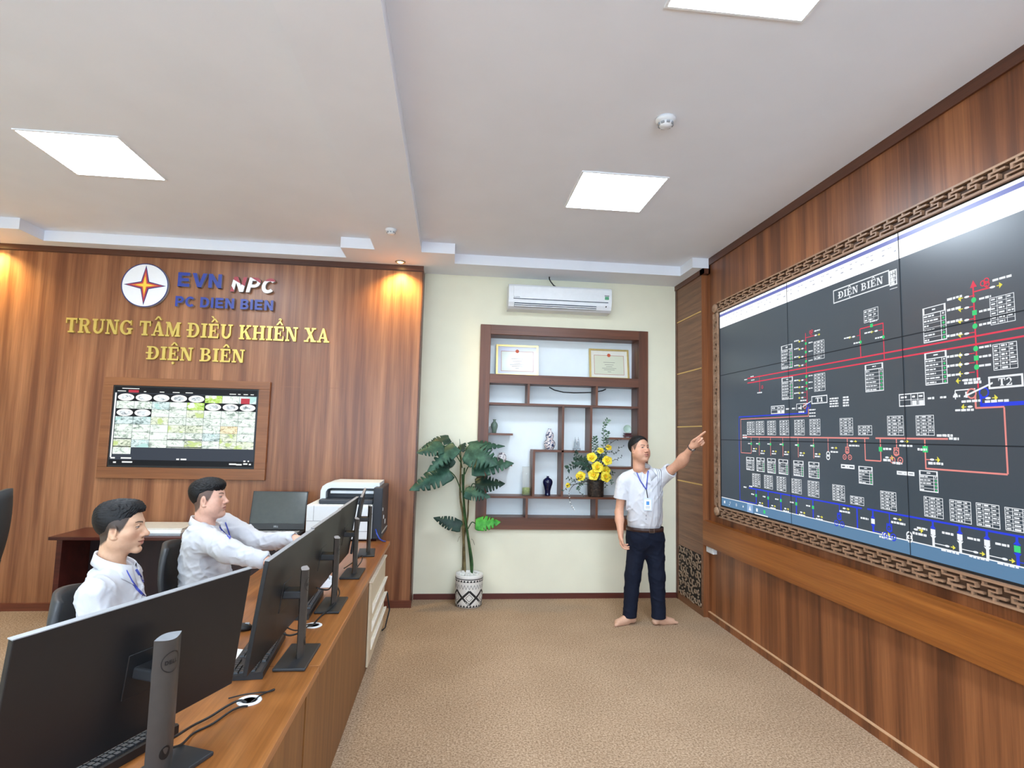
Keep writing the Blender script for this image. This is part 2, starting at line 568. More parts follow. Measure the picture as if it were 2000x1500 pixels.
CIRC = [[(.18, 1.1), (.32, 1.1), (.47, 1.26), (.47, 1.36), (.4, 1.36)], [(.76, 1.1), (.62, 1.1), (.47, 1.26), (.47, 1.36), (.54, 1.36)]]
SERIF = {
    'T': (.88, [rc(0, .87, .86, 1), rc(.31, 0, .55, 1), rc(.19, 0, .67, .11), rc(0, .64, .09, 1), rc(.77, .64, .86, 1)]),
    'R': (.98, [rc(.1, 0, .33, 1), rc(0, 0, .43, .11), rc(0, .89, .5, 1), rc(.3, .46, .5, .57), arc(.48, .73, .35, .27, -90, 90, .21, .11),
                [(.4, .52), (.62, .52), (.86, .08), (.66, .0)], rc(.66, 0, .97, .11)]),
    'U': (.98, [rc(.1, .33, .33, 1), rc(.72, .33, .84, 1), arc(.47, .36, .37, .37, 180, 360, .2, .15), rc(0, .89, .43, 1), rc(.6, .89, .97, 1)]),
    'N': (1.02, [rc(.1, 0, .22, 1), rc(.76, 0, .88, 1), [(.08, 1), (.35, 1), (.88, 0), (.66, 0)], rc(0, 0, .34, .11), rc(.62, .89, 1.0, 1), rc(0, .89, .2, 1)]),
    'G': (1.0, [arc(.5, .5, .5, .51, 42, 318, .23, .12), rc(.66, .06, .88, .45), rc(.54, .36, .98, .47), rc(.8, .66, .88, 1)]),
    'A': (1.0, [[(.1, 0), (.22, 0), (.5, .84), (.56, 1), (.42, 1)], [(.56, 1), (.4, 1), (.66, 0), (.92, 0)], rc(.24, .27, .7, .37), rc(0, 0, .33, .11), rc(.55, 0, 1.0, .11)]),
    'M': (1.2, [rc(.1, 0, .22, 1), rc(.86, 0, 1.09, 1), [(.08, 1), (.34, 1), (.66, .22), (.55, 0)], [(.88, 1), (1.0, 1), (.66, .0), (.52, 0), (.56, .2)], rc(0, 0, .34, .11), rc(.76, 0, 1.18, .11), rc(0, .89, .3, 1), rc(.88, .89, 1.18, 1)]),
    'D': (1.0, [rc(.12, 0, .35, 1), rc(0, 0, .5, .11), rc(0, .89, .5, 1), arc(.46, .5, .5, .5, -90, 90, .23, .11)]),
    'I': (.52, [rc(.14, 0, .38, 1), rc(0, 0, .5, .11), rc(0, .89, .5, 1)]),
    'E': (.9, [rc(.1, 0, .33, 1), rc(0, 0, .84, .12), rc(0, .88, .82, 1), rc(.3, .45, .6, .55), rc(.52, .33, .6, .67), rc(.75, 0, .84, .33), rc(.73, .67, .82, 1)]),
    'K': (1.0, [rc(.1, 0, .33, 1), rc(0, 0, .43, .11), rc(0, .89, .43, 1), [(.3, .36), (.3, .5), (.7, .92), (.84, .92)], [(.42, .54), (.56, .68), (.92, .08), (.66, .08)], rc(.58, .89, .95, 1), rc(.62, 0, 1.0, .11)]),
    'H': (1.06, [rc(.1, 0, .33, 1), rc(.7, 0, .93, 1), rc(.3, .44, .75, .56), rc(0, 0, .43, .11), rc(0, .89, .43, 1), rc(.6, 0, 1.03, .11), rc(.6, .89, 1.03, 1)]),
    'X': (1.0, [[(.08, 1), (.36, 1), (.92, 0), (.64, 0)], [(.12, 0), (.26, 0), (.86, 1), (.72, 1)], rc(0, .89, .43, 1), rc(.6, .89, .95, 1), rc(0, 0, .37, .11), rc(.54, 0, .99, .11)]),
    'B': (.94, [rc(.12, 0, .35, 1), rc(0, 0, .5, .11), rc(0, .89, .5, 1), rc(.3, .46, .5, .56), arc(.48, .75, .32, .25, -90, 90, .2, .1), arc(.48, .28, .4, .28, -90, 90, .22, .1)]),
    '1': (.55, [rc(.16, 0, .4, 1), rc(0, 0, .54, .11), [(.16, 1), (.0, .86), (.0, .76), (.2, .82)]]),
    '2': (.8, [arc(.37, .68, .35, .33, -35, 170, .2, .12), [(.46, .42), (.66, .49), (.3, .12), (.05, .0), (.05, .1)], rc(.03, 0, .72, .14), rc(.64, 0, .74, .3)]),
}
b = .25
SANS = {
    'E': (.86, [rc(0, 0, b, 1), rc(0, 0, .78, .22), rc(0, .39, .72, .6), rc(0, .78, .78, 1)]),
    'V': (.98, [[(-.02, 1), (.26, 1), (.5, .25), (.6, 0), (.34, 0)], [(.98, 1), (.7, 1), (.46, .25), (.36, 0), (.62, 0)]]),
    'N': (.96, [rc(0, 0, b, 1), rc(.63, 0, .88, 1), [(0, 1), (.26, 1), (.88, 0), (.62, 0)]]),
    'P': (.86, [rc(0, 0, b, 1), rc(.2, .78, .5, 1), rc(.2, .33, .5, .53), arc(.46, .665, .36, .335, -90, 90, .24, .21)]),
    'C': (.92, [arc(.48, .5, .48, .51, 42, 318, .25, .22)]),
    'D': (.94, [rc(0, 0, b, 1), rc(.2, .78, .42, 1), rc(.2, 0, .42, .22), arc(.4, .5, .48, .5, -90, 90, .25, .22)]),
    'I': (.34, [rc(0, 0, b, 1)]),
    'B': (.88, [rc(0, 0, b, 1), rc(.2, .8, .46, 1), rc(.2, .42, .46, .6), rc(.2, 0, .46, .2), arc(.44, .73, .34, .27, -90, 90, .23, .19), arc(.44, .28, .38, .29, -90, 90, .24, .2)]),
    'A': (.98, [[(0, 0), (.26, 0), (.5, .8), (.6, 1), (.38, 1)], [(.98, 0), (.72, 0), (.48, .8), (.38, 1), (.6, 1)], rc(.22, .2, .76, .38)]),
    'K': (.92, [rc(0, 0, b, 1), [(.2, .35), (.2, .62), (.58, 1), (.88, 1)], [(.36, .56), (.54, .74), (.92, 0), (.64, 0)]]),
    'L': (.78, [rc(0, 0, b, 1), rc(0, 0, .7, .22)]),
}
HOOK = [arc(.47, 1.47, .12, .1, -60, 170, .07, .06), rc(.44, 1.33, .52, 1.42)]
GRAVE = [[(.28, 1.52), (.46, 1.52), (.56, 1.38), (.46, 1.38)]]
DOT = [arc(.45, -.2, .1, .1, 0, 360, .0999, .0999)]


def glyph(ch, face):
    base = {'Â': 'A', 'Đ': 'D', 'Ề': 'E', 'Ể': 'E', 'Ệ': 'E', 'Ê': 'E'}.get(ch, ch)
    w, p = face[base]
    p = list(p)
    if ch == 'Đ':
        p.append(rc(-.06, .44, .5, .55))
    if ch in 'ÂỀỂỆÊ':
        p += CIRC
    if ch == 'Ề':
        p += [[(x - .12, y) for x, y in g] for g in GRAVE]
    if ch == 'Ể':
        p += HOOK
    if ch == 'Ệ':
        p += DOT
    return w, p


def line_width(text, face, gap, space=.45):
    return sum(space if c == ' ' else glyph(c, face)[0] + gap for c in text) - gap


def write(text, face, gap, x0, x1, size, fn, depth, emit, space=.45, slant=0.0):
    """lay the text between x0 and x1 (fn maps u, v, w to the room); emit(char, polys, scale) per letter"""
    wd_ = line_width(text, face, gap, space)
    sx = (x1 - x0) / wd_
    u = 0.0
    for c in text:
        if c == ' ':
            u += space
            continue
        w, ps = glyph(c, face)
        emit(c, [[(x0 + (u + x + slant * y) * sx, y * size) for x, y in p] for p in ps])
        u += w + gap


def clip(poly, a, bb, c):
    """keep a*u + b*v + c >= 0"""
    out = []
    for i in range(len(poly)):
        p, q = poly[i - 1], poly[i]
        dp, dq = a * p[0] + bb * p[1] + c, a * q[0] + bb * q[1] + c
        if (dp >= 0) != (dq >= 0):
            t = dp / (dp - dq)
            out.append((p[0] + t * (q[0] - p[0]), p[1] + t * (q[1] - p[1])))
        if dq >= 0:
            out.append(q)
    return out


def relief(mb, poly, fn, w0, w1, mf=0, ms=0):
    n = len(poly)
    vs = [fn(u, v, w0) for u, v in poly] + [fn(u, v, w1) for u, v in poly]
    mb.add(vs, [list(range(n, 2 * n))], mf)
    mb.add(vs, [(i, (i + 1) % n, n + (i + 1) % n, n + i) for i in range(n)], ms)


M_GOLD = plain('gold_letter', 'd9bf68', 0.32, 0.55, var=0.03)
M_BLUE_L = plain('blue_letter', '2d3f95', 0.4, var=0.03)
M_RED_L = plain('red_letter', 'a8303c', 0.4, var=0.03)
M_WHITE_L = plain('white_letter', 'f2f2f2', 0.4, var=0.01)
M_GREY_L = plain('grey_letter_side', 'a9a3a0', 0.45)
YW = 5.66


def sign_line(name, label, text, face, gap, x0, x1, z0, size, depth, mats, space=.45, slant=0.0, off=0.0):
    t = thing(name, label, 'sign', ((x0 + x1) / 2, YW, z0))
    fn = lambda u, v, w: (u, YW - w, z0 + v)

    def emit(c, polys):
        mb = MB()
        for i, p in enumerate(polys):
            relief(mb, p, fn, off, depth + i * .0004, 0, 1 if len(mats) > 1 else 0)
        mb.build('letter', mats, t)
    write(text, face, gap, x0, x1, size, fn, depth, emit, space, slant)
    return t


sign_line('lettering_sign', 'upper line of gold serif letters on the veneer wall', 'TRUNG TÂM ĐIỀU KHIỂN XA', SERIF, .07, -3.63, -1.222, 2.531, 0.14, 0.022, [M_GOLD])
sign_line('lettering_sign', 'lower line of gold serif letters reading the place name', 'ĐIỆN BIÊN', SERIF, .07, -2.897, -2.004, 2.303, 0.128, 0.022, [M_GOLD])
sign_line('lettering_sign', 'large blue block letters beside the round star emblem', 'EVN', SANS, .1, -2.66, -2.247, 3.018, 0.138, 0.04, [M_BLUE_L, M_GREY_L], off=0.006)
sign_line('lettering_sign', 'smaller blue block letters under the blue and red lettering', 'PC DIEN BIEN', SANS, .1, -2.668, -1.758, 2.823, 0.1, 0.04, [M_BLUE_L, M_GREY_L], off=0.006)
# red and white slanted letters
t = thing('lettering_sign', 'slanted red and white block letters right of the blue ones', 'sign', (-1.95, YW, 2.99))


def emit_npc(c, polys):
    mb = MB()
    fn = lambda u, v, w: (u, YW - w, 2.992 + v)
    for i, p in enumerate(polys):
        relief(mb, p, fn, 0.006, 0.038 + i * .0004, 0, 2)
        q = p
        if c == 'N':
            q = clip(clip(p, -.55, -1, -.55 * 2.18 + .135), 1, .6, 2.13)
            q2 = clip(p, 1, 0, 2.085)
            q = q if len(q) > 2 else clip(q2, 0, -1, .1)
        elif c == 'P':
            q = clip(p, -.6, -1, -.6 * 1.93 + .115)
        else:
            q = clip(p, 0, -1, .118)
        if len(q) > 2:
            relief(mb, q, fn, 0.038, 0.042 + i * .0004, 1, 1)
    mb.build('letter', [M_RED_L, M_WHITE_L, M_GREY_L], t)


write('NPC', SANS, .1, -2.175, -1.77, .148, None, 0, emit_npc, .4, 0.22)

# round emblem with a four-pointed star
ex, ez, er = -2.955, 3.013, 0.213
t = thing('wall_emblem', 'round white emblem with a red and yellow star', 'emblem', (ex, YW, ez))
MB().lathe([(er - .004, 0.0), (er, -.004), (er, -.032), (er - .002, -.035)], (ex, YW, ez), 64, 0, 'Y').lathe([(0.0, -.036), (er - .004, -.036), (er - .004, -.03)], (ex, YW, ez), 64, 1, 'Y', False) \
    .build('disc', [M_GREY_L, M_WHITE_L], t)
NAVY = plain('navy_enamel', '2a3570', 0.4)
STAR_R = plain('red_enamel', 'b23a48', 0.4)
STAR_O = plain('orange_enamel', 'e8863a', 0.4)
STAR_Y = plain('yellow_enamel', 'f6d54a', 0.4)
mb = MB()
ring = arc(0, 0, er - .001, er - .001, 0, 360, .008, .008, 64)
relief(mb, ring, lambda u, v, w: (ex + u, YW - w, ez + v), .036, .039)
mb.build('rim_line', NAVY, t)
for nm, R_, r_, d0, mt in (('star_outline', .89, .24, .0385, NAVY), ('star_red', .78, .19, .0395, STAR_R), ('star_orange', .56, .125, .0405, STAR_O), ('star_core', .4, .085, .0415, STAR_Y)):
    mb = MB()
    pl = []
    for k in range(8):
        a = k * PI / 4
        rr = er * (R_ if k % 2 == 0 else r_)
        if k % 4 == 2:
            rr *= 1.02
        pl.append((rr * math.cos(a), rr * math.sin(a)))
    relief(mb, pl, lambda u, v, w: (ex + u, YW - w, ez + v), .036, d0)
    mb.build(nm, mt, t)

# ================================================================ wall television in its wooden surround
t = thing('screen_surround', 'broad wooden surround boxed around the wall television', 'surround', (-2.5, YW, 1.186))
fx0, fx1, fz0, fz1 = -3.245, -1.747, 1.186, 2.125
tx0, tx1, tz0, tz1 = -3.16, -1.85, 1.288, 2.05
mb = MB()
YB_ = YW - .0006
mb.cbox(fx0, fx1, 5.628, YB_, tz1, fz1, .003).cbox(fx0, fx1, 5.628, YB_, fz0, tz0, .003)
mb.cbox(fx0, tx0, 5.628, YB_, tz0, tz1, .003).cbox(tx1, fx1, 5.628, YB_, tz0, tz1, .003)
mb.build('border', M_TVF_WOOD, t)
t = thing('television', 'wall television showing a grid of camera pictures', 'television', (-2.5, YW, tz0))
mb = MB()
mb.box(tx0 + .001, tx1 - .001, 5.637, YB_, tz0 + .001, tz1 - .001)
mb.build('bezel', M_BLACK_PL, t)
sx0, sx1, sz0, sz1 = tx0 + .012, tx1 - .012, tz0 + .018, tz1 - .012
E_TVBG = glow('tv_dark', '3d4450', 0.75)
E_TVBLK = glow('tv_black', '0c0d12', 0.8)
E_TVW = glow('tv_white', 'f4f7f4', 0.95)
E_TVR = glow('tv_red', 'c03848', 0.9)


def camera_picture(name, cols, seed):
    tt = NT(name)
    v = tt.coords((16, 16, 30))
    f = tt.noise(v, 1.0, 6, 0.75, 1.2)
    g = tt.noise(tt.coords((7, 7, 9)), 1.0 + seed * .13, 2)
    c = tt.ramp(f, [(0.3, cols[0]), (0.42, cols[1]), (0.5, cols[2]), (0.72, cols[3])])
    c2 = tt.mix(tt.ramp(g, [(.56, (0, 0, 0, 1)), (.62, (1, 1, 1, 1))]), c, lin(cols[4]))
    tt.b.inputs['Base Color'].default_value = (.004, .004, .005, 1)
    tt.l(c2, tt.b.inputs['Emission Color'])
    tt.b.inputs['Emission Strength'].default_value = 0.95
    tt.b.inputs['Roughness'].default_value = .4
    return tt.m


PICS = [camera_picture('camera_picture_pale', ('55605a', '9fb0a4', 'e4f0e6', 'f8fdf8', 'e8f4ea'), 1),
        camera_picture('camera_picture_street', ('4a5248', '98a58c', 'dfe8cf', 'f6faf0', 'c4d88a'), 2),
        camera_picture('camera_picture_yard', ('303a36', '8aa0a0', 'cfe4e4', 'f4fbfb', 'b4dcd8'), 3),
        camera_picture('camera_picture_warm', ('4a4034', 'b09a70', 'eadfb8', 'faf6e6', 'f0dcae'), 4),
        camera_picture('camera_picture_green', ('3c6a20', '84b830', 'b8dc50', 'eef8d8', 'f4fbf0'), 5),
        camera_picture('camera_picture_round', ('3a4048', '7c858c', 'd8e0e4', 'f8fafa', 'eef2f4'), 6)]
mb = MB()
YS = 5.6365
rng = random.Random(5)
Q = lambda u0, u1, v0, v1, mi, lay=0: mb.add([(sx0 + (sx1 - sx0) * u, YS - lay * .0003, sz1 - (sz1 - sz0) * v) for u, v in ((u0, v0), (u1, v0), (u1, v1), (u0, v1))], [(0, 3, 2, 1)], mi)
Q(0, 1, 0, 1, 0)
Q(0, 1, 0, .075, 1, 1)
Q(.005, .015, .08, .9, 2, 1)
Q(0, 1, .93, 1, 1, 1)
Q(.095, .165, .04, .072, 3, 2)
for u in (.02, .05, .09, .12, .5, .03, .2, .31, .4, .49, .8, .86, .9, .95):
    Q(u, u + rng.uniform(.015, .05), .052 if u not in (.05, .09, .12) else .018, .062 if u not in (.05, .09, .12) else .027, 2, 2)
for u, v, w in ((.01, .9, .03), (.08, .9, .07), (.46, .905, .02), (.49, .905, .04), (.03, .955, .02), (.09, .95, .07), (.83, .955, .05), (.88, .96, .04), (.93, .95, .03), (.97, .955, .015), (.93, .915, .015), (.96, .915, .01)):
    Q(u, u + w, v, v + .018, 2, 2)
nc, tw, th = 8, .122, .0985
for r in range(7):
    for c in range(nc):
        if r == 7 and c:
            continue
        u0, v0 = .02 + c * tw, .085 + r * th
        if r == 6 and 0 < c < 1:
            continue
        rnd = (r == 0 and c < 5) or (r == 1 and c > 4) or (r == 2 and c < 2)
        if rnd:
            Q(u0, u0 + tw, v0, v0 + th, 1, 1)
            n = 22
            cu, cv = u0 + tw / 2, v0 + th / 2
            mb.add([(sx0 + (sx1 - sx0) * (cu + tw * .46 * math.cos(2 * PI * k / n)), YS - .0006, sz1 - (sz1 - sz0) * (cv + th * .47 * math.sin(2 * PI * k / n))) for k in range(n)], [list(range(n))], 2)
            mb.add([(sx0 + (sx1 - sx0) * (cu + tw * .3 * math.cos(2 * PI * k / n)), YS - .0009, sz1 - (sz1 - sz0) * (cv + th * .3 * math.sin(2 * PI * k / n))) for k in range(n)], [list(range(n))], 9)
        else:
            mi = 4 + rng.choice([0, 0, 0, 1, 2, 2] if r < 4 else [0, 0, 1, 2, 3, 0])
            if (r, c) in ((0, 5), (1, 4)):
                mi = 8
            Q(u0, u0 + tw - .002, v0, v0 + th - .003, mi, 1)
            if (r, c) == (0, 7):
                Q(u0 + .01, u0 + tw * .6, v0 + .025, v0 + th - .003, 3, 2)
            if r >= 5 and c in (0, 3, 4):
                Q(u0, u0 + tw - .002, v0 + th - .018, v0 + th - .008, 1, 2)
Q(.02, .02 + tw, .085 + 7 * th, .085 + 7.85 * th, 4, 1)
mb.build('picture', [E_TVBG, E_TVBLK, E_TVW, E_TVR] + PICS, t)

# ================================================================ air conditioner
t = thing('air_conditioner', 'white wall mounted air conditioner above the display niche', 'air conditioner', (1.1, YF, 2.985))
ax0, ax1 = 0.548, 1.642
prof = [(0, 2.985), (.15, 2.985), (.185, 3.005), (.205, 3.045), (.214, 3.1), (.212, 3.21), (.2, 3.232), (.17, 3.243), (0, 3.243)]
MB().prism(prof, lambda u, v, w: (ax0 + w, YF - u, v), ax1 - ax0).build('body', M_WHITE_PL, t)
mb = MB()
mb.cbox(ax0 + .05, ax1 - .04, YF - .2185, YF - .205, 3.085, 3.215, .003)
mb.build('front_panel', M_WHITE_PL, t)
mb = MB()
mb.box(ax0 + .05, ax1 - .04, YF - .2165, YF - .2, 3.079, 3.085)
mb.prism([(.186, 3.004), (.192, 3.0), (.2085, 3.036), (.203, 3.042)], lambda u, v, w: (ax0 + .06 + w, YF - u, v), .87)
mb.build('air_outlet', plain('outlet_shadow', '2c3a4a', 0.6), t)
for k, (u, v) in enumerate(((.207, 3.026), (.199, 3.009))):
    mb = MB()
    mb.prism([(u - .004, v - .006), (u + .003, v - .004), (u + .004, v + .004), (u, v + .003)], lambda a, c, w: (ax0 + .062 + w, YF - a, c), .866)
    mb.build('louver', M_WHITE_PL, t)
mb = MB()
mb.box(ax1 - .08, ax1 - .03, YF - .2195, YF - .218, 3.095, 3.15, 0).box(ax1 - .08, ax1 - .03, YF - .2195, YF - .218, 3.15, 3.158, 2)
mb.box(ax1 - .077, ax1 - .033, YF - .2198, YF - .218, 3.112, 3.146, 1)
mb.build('energy_label', [M_PAPER, plain('label_green', '4f9a72', .5), plain('label_dark', '3a4550', .5)], t)
mb = MB()
mb.lathe([(0.0, -.216), (.006, -.215), (.007, -.2)], (ax1 - .06, YF, 3.04), 12, 0, 'Y')
mb.build('sensor', M_BLACK_PL, t)
mb = MB()
write('DAIKIN', SANS, .12, ax0 + .055, ax0 + .115, .012, None, 0, lambda c, ps: [relief(mb, p, lambda u, v, w: (u, YF - w, 3.092 + v), .2185, .2188) for p in ps])
mb.build('maker_mark', plain('mark_grey', '8a98a0', .5), t)
tag(MB().tube([(.985, 5.79, 3.36), (.985, 5.785, 3.33), (1.0, 5.78, 3.3), (1.03, 5.775, 3.262), (1.05, 5.775, 3.25), (1.06, 5.79, 3.243)], .007).build('power_cable', M_CABLE), 'short dark cable curling out above the air conditioner', 'cable')

# ================================================================ display niche
t = thing('display_shelf', 'wooden framed display niche set into the cream wall', 'display shelf', (1.19, YF, .71))
ox0, ox1, oz0, oz1 = .277, 2.104, .700, 2.832
y0, y1 = YF - .03, YF
for x0, x1 in ((ox0, NX0), (NX1, ox1)):
    MB().cbox(x0, x1, y0, y1, oz0, oz1, .002).build('frame_upright', M_FRAME_WOOD, t)
for z0, z1 in ((NZ1, oz1), (oz0, NZ0)):
    MB().cbox(NX0, NX1, y0, y1, z0, z1, .002).build('frame_rail', M_FRAME_WOOD_X, t)
MB().cbox(NX0, NX1, y0 + .002, y1 + .2, 2.213, 2.309, .002).build('middle_rail', M_FRAME_WOOD_X, t)
MB().box(NX0, NX1, 6.118, 6.13, NZ0, NZ1).build('back_panel', M_NICHE_BACK, t)
mb = MB()
mb.box(NX1 - .004, NX1 - .0005, YF - .005, 6.118, NZ0, NZ1).box(NX0 + .0005, NX0 + .004, YF - .005, 6.118, NZ0, NZ1)
mb.box(NX0, NX1, YF - .005, 6.118, NZ1 - .004, NZ1 - .0005).box(NX0, NX1, YF - .005, 6.118, NZ0 + .0005, NZ0 + .004)
mb.build('lining', M_FRAME_WOOD, t)
yf, yb = YF - .02, 6.118
h = .011
for x0, x1, z in ((NX0, NX1, 1.997), (NX0, NX1, 1.028), (NX0, .648, 1.677), (NX0, .648, 1.357), (.865, 1.492, 1.512), (1.695, NX1, 1.66), (1.698, NX1, 1.346)):
    MB().box(x0, x1, yf + (.02 if x1 - x0 < .5 else 0), yb, z - h, z + h - .0008).build('shelf_board', M_FRAME_WOOD_X, t)
for x, z0, z1 in ((.803, 2.008, 2.213), (1.541, 2.008, 2.213), (1.178, 1.039, 1.986), (1.482, 1.523, 1.986), (.874, 1.039, 1.501), (.808, NZ0, 1.017), (1.551, NZ0, 1.017)):
    MB().box(x - .012, x + .012, yf, yb if z0 != 2.008 else 6.095, z0, z1).build('divider', M_FRAME_WOOD, t)
tag(MB().tube([(1.06, 6.107, 2.205), (1.12, 6.107, 2.175), (1.22, 6.107, 2.155), (1.34, 6.107, 2.152), (1.46, 6.107, 2.158), (1.56, 6.107, 2.165), (1.66, 6.107, 2.185), (1.7, 6.107, 2.205)], .006).build('hanging_cable', M_CABLE), 'black cable sagging under the niche middle rail', 'cable')


# framed certificates leaning on the top shelf
M_CERT_GOLD = plain('gilt_frame', 'd8bf7a', 0.3, 0.5)
M_CERT_PINK = plain('certificate_border', 'c08a78', .6)
M_CERT_INK = plain('certificate_ink', '7d7a70', .6)
for lab, x0, x1, z1, face, inner in (('framed certificate at the left of the top shelf, shiny with glare', .46, .925, 2.655, 'dcdfee', 'dfe6d8'),
                                     ('framed certificate at the right of the top shelf, cream with red emblem', 1.495, 1.945, 2.65, 'ece9dc', 'dfe0c8')):
    z0 = 2.3096
    t = thing('certificate', lab, 'certificate', ((x0 + x1) / 2, 6.03, z0), 0, 'framed certificates in the niche')
    lean = .05
    fn = lambda u, v, w: (u, 6.045 + (v - z0) / (z1 - z0) * lean - w, v)
    mb = MB()
    for p in (rc(x0, z0, x0 + .02, z1), rc(x1 - .02, z0, x1, z1), rc(x0 + .02, z0, x1 - .02, z0 + .02), rc(x0 + .02, z1 - .02, x1 - .02, z1)):
        mb.prism(p, fn, .022)
    mb.build('frame', M_CERT_GOLD, t)
    gl = plain('glossy_mount_' + face, face, .12, var=.01)
    mb = MB()
    mb.prism(rc(x0 + .02, z0 + .02, x1 - .02, z1 - .02), fn, .012)
    mb.build('mount', gl, t)
    mb = MB()
    a0, a1, b0, b1 = x0 + .055, x1 - .055, z0 + .05, z1 - .07
    mb.prism(rc(a0, b0, a1, b1), fn, .0125, 1)
    for p in (rc(a0, b0, a0 + .005, b1), rc(a1 - .005, b0, a1, b1), rc(a0, b0, a1, b0 + .005), rc(a0, b1 - .005, a1, b1)):
        mb.prism(p, fn, .013, 0)
    cx = (a0 + a1) / 2
    mb.prism(arc(cx, b1, .02, .02, 0, 360, .0199, .0199, 16), fn, .0135, 2)
    for v, w in ((.62, .13), (.5, .1), (.4, .07), (.32, .16), (.24, .12), (.14, .04)):
        mb.prism(rc(cx - w * .5, b0 + v * (b1 - b0), cx + w * .5, b0 + v * (b1 - b0) + .004), fn, .013, 3)
    mb.build('printed_sheet', [M_CERT_PINK, plain('sheet_' + inner, inner, .2, var=.01), plain('emblem_red', 'd0582e', .5), M_CERT_INK], t)


def ceramic(name, stops, scale, rough=.15):
    tt = NT(name)
    f = tt.noise(tt.coords(), scale, 2, .5)
    tt.l(tt.ramp(f, stops), tt.b.inputs['Base Color'])
    tt.b.inputs['Roughness'].default_value = rough
    return tt.m


YI = 6.0
prof = lambda pts, k: [(r * k, z * k) for r, z in pts]
zs = 1.688
tag(MB().lathe([(.0, 0), (.02, 0), (.022, .006), (.026, .03), (.035, .06), (.037, .08), (.032, .1), (.019, .116), (.013, .126), (.014, .135), (.021, .145), (.018, .145), (.011, .13)], (.457, YI, zs), 24)
    .build('celadon_vase', ceramic('celadon', [(.3, '5f7466'), (.7, '77897a')], 20)), 'small grey green vase on the top left niche shelf', 'vase')
GOURD = ceramic('painted_gourd', [(.38, '3a4668'), (.46, '6a6a80'), (.5, 'e8e4e4'), (.62, 'e8e4e4'), (.68, 'a06a78')], 45)
tag(MB().lathe([(0, 0), (.036, 0), (.038, .004), (.052, .025), (.062, .055), (.06, .08), (.045, .1), (.033, .112), (.04, .128), (.045, .148), (.04, .17), (.028, .19), (.018, .205), (.016, .22), (.019, .226), (.015, .225)], (1.056, YI, 1.523), 28)
    .build('gourd_vase', GOURD), 'double gourd vase painted with blue and red flowers', 'vase')
tag(MB().lathe([(0, 0), (.03, 0), (.031, .008), (.028, .02), (.03, .05), (.04, .09), (.051, .125), (.053, .145), (.047, .165), (.03, .18), (.014, .188), (.012, .2), (.017, .205), (.014, .205)], (1.043, YI, 1.039), 28)
    .build('cobalt_vase', ceramic('cobalt_glaze', [(.3, '0f1230'), (.7, '181c44')], 8, .08)), 'dark cobalt blue vase in the lower middle compartment', 'vase')
tag(MB().lathe([(0, 0), (.03, 0), (.044, .02), (.05, .05), (.046, .08), (.034, .1), (.03, .108), (.033, .115), (.029, .113)], (.545, YI, 1.368), 24)
    .build('floral_jar', ceramic('white_floral', [(.4, '4a4450'), (.46, 'ded8d8'), (.62, 'f2eeee')], 40)), 'white flower painted jar behind the monstera leaves', 'jar')
# glass cylinder with green stones
gm = NT('clear_glass')
gm.b.inputs['Alpha'].default_value = 0.16
gm.b.inputs['Roughness'].default_value = 0.02
gm.b.inputs['IOR'].default_value = 1.3
gm.b.inputs['Base Color'].default_value = (.95, 1, .98, 1)
t = thing('glass_vase', 'tall clear glass cylinder with green filling', 'vase', (.812, YI, 1.039))
MB().lathe([(.0, .0), (.046, .0), (.046, .3), (.043, .3), (.043, .006), (.0, .006)], (.812, YI, 1.039), 32).build('cylinder', gm.m, t)
MB().lathe([(.0, .008), (.0415, .008), (.0415, .075), (.03, .082), (.0, .08)], (.812, YI, 1.039), 24).build('green_filling', ceramic('green_stones', [(.35, '6f8a1c'), (.5, '93ac2c'), (.65, 'c2d060')], 110, .4), t)
# crystal twin towers
cm = NT('crystal')
cm.b.inputs['Transmission Weight'].default_value = .7
cm.b.inputs['Roughness'].default_value = .05
cm.b.inputs['Base Color'].default_value = (.62, .68, .72, 1)
t = thing('crystal_towers', 'small crystal model of twin towers', 'ornament', (1.352, YI, 1.523))
MB().cbox(1.315, 1.389, YI - .03, YI + .03, 1.523, 1.548, .004).build('plinth', cm.m, t)
for x in (1.336, 1.37):
    MB().lathe([(.015, 0), (.014, .05), (.01, .07), (.008, .085), (.003, .092), (.001, .118)], (x, YI, 1.548), 8, smooth=False).build('tower', cm.m, t)
MB().box(1.34, 1.366, YI - .005, YI + .005, 1.585, 1.592).build('bridge', cm.m, t)
# celadon plate on a carved stand
t = thing('plate_stand', 'dark red carved stand on the top right shelf', 'stand', (1.917, YI, 1.671))
mb = MB()
mb.cbox(1.872, 1.962, YI - .03, YI + .03, 1.683, 1.70, .004).cbox(1.885, 1.95, YI - .025, YI + .025, 1.70, 1.712, .003).cbox(1.877, 1.957, YI - .03, YI + .03, 1.712, 1.722, .004)
for x in (1.88, 1.944):
    mb.cbox(x, x + .012, YI - .03, YI + .03, 1.671, 1.684, .003)
mb.build('carved_base', plain('red_lacquer', '4e1a1c', .3), t)
tag(MB().lathe([(0, .006), (.03, .004), (.038, .0), (.044, -.006), (.0445, -.003), (.038, .006), (.03, .01), (0, .012)], (1.913, YI, 1.767), 32, 0, 'Y')
    .build('celadon_plate', ceramic('celadon_pale', [(.3, 'a8c0b0'), (.7, 'bfd4c4')], 20)), 'pale green round plate standing on the carved stand', 'plate')
# white wall switch box below the ledge
t = thing('socket_box', 'white socket box under the left end of the ledge', 'socket', (2.47, 5.18, .612))
MB().cbox(2.448, XR, 5.1, 5.24, .612, .671, .004).build('box', M_WHITE_PL, t)
MB().cbox(2.446, 2.449, 5.115, 5.225, .622, .661, .002).build('cover', M_WHITE_PL, t)

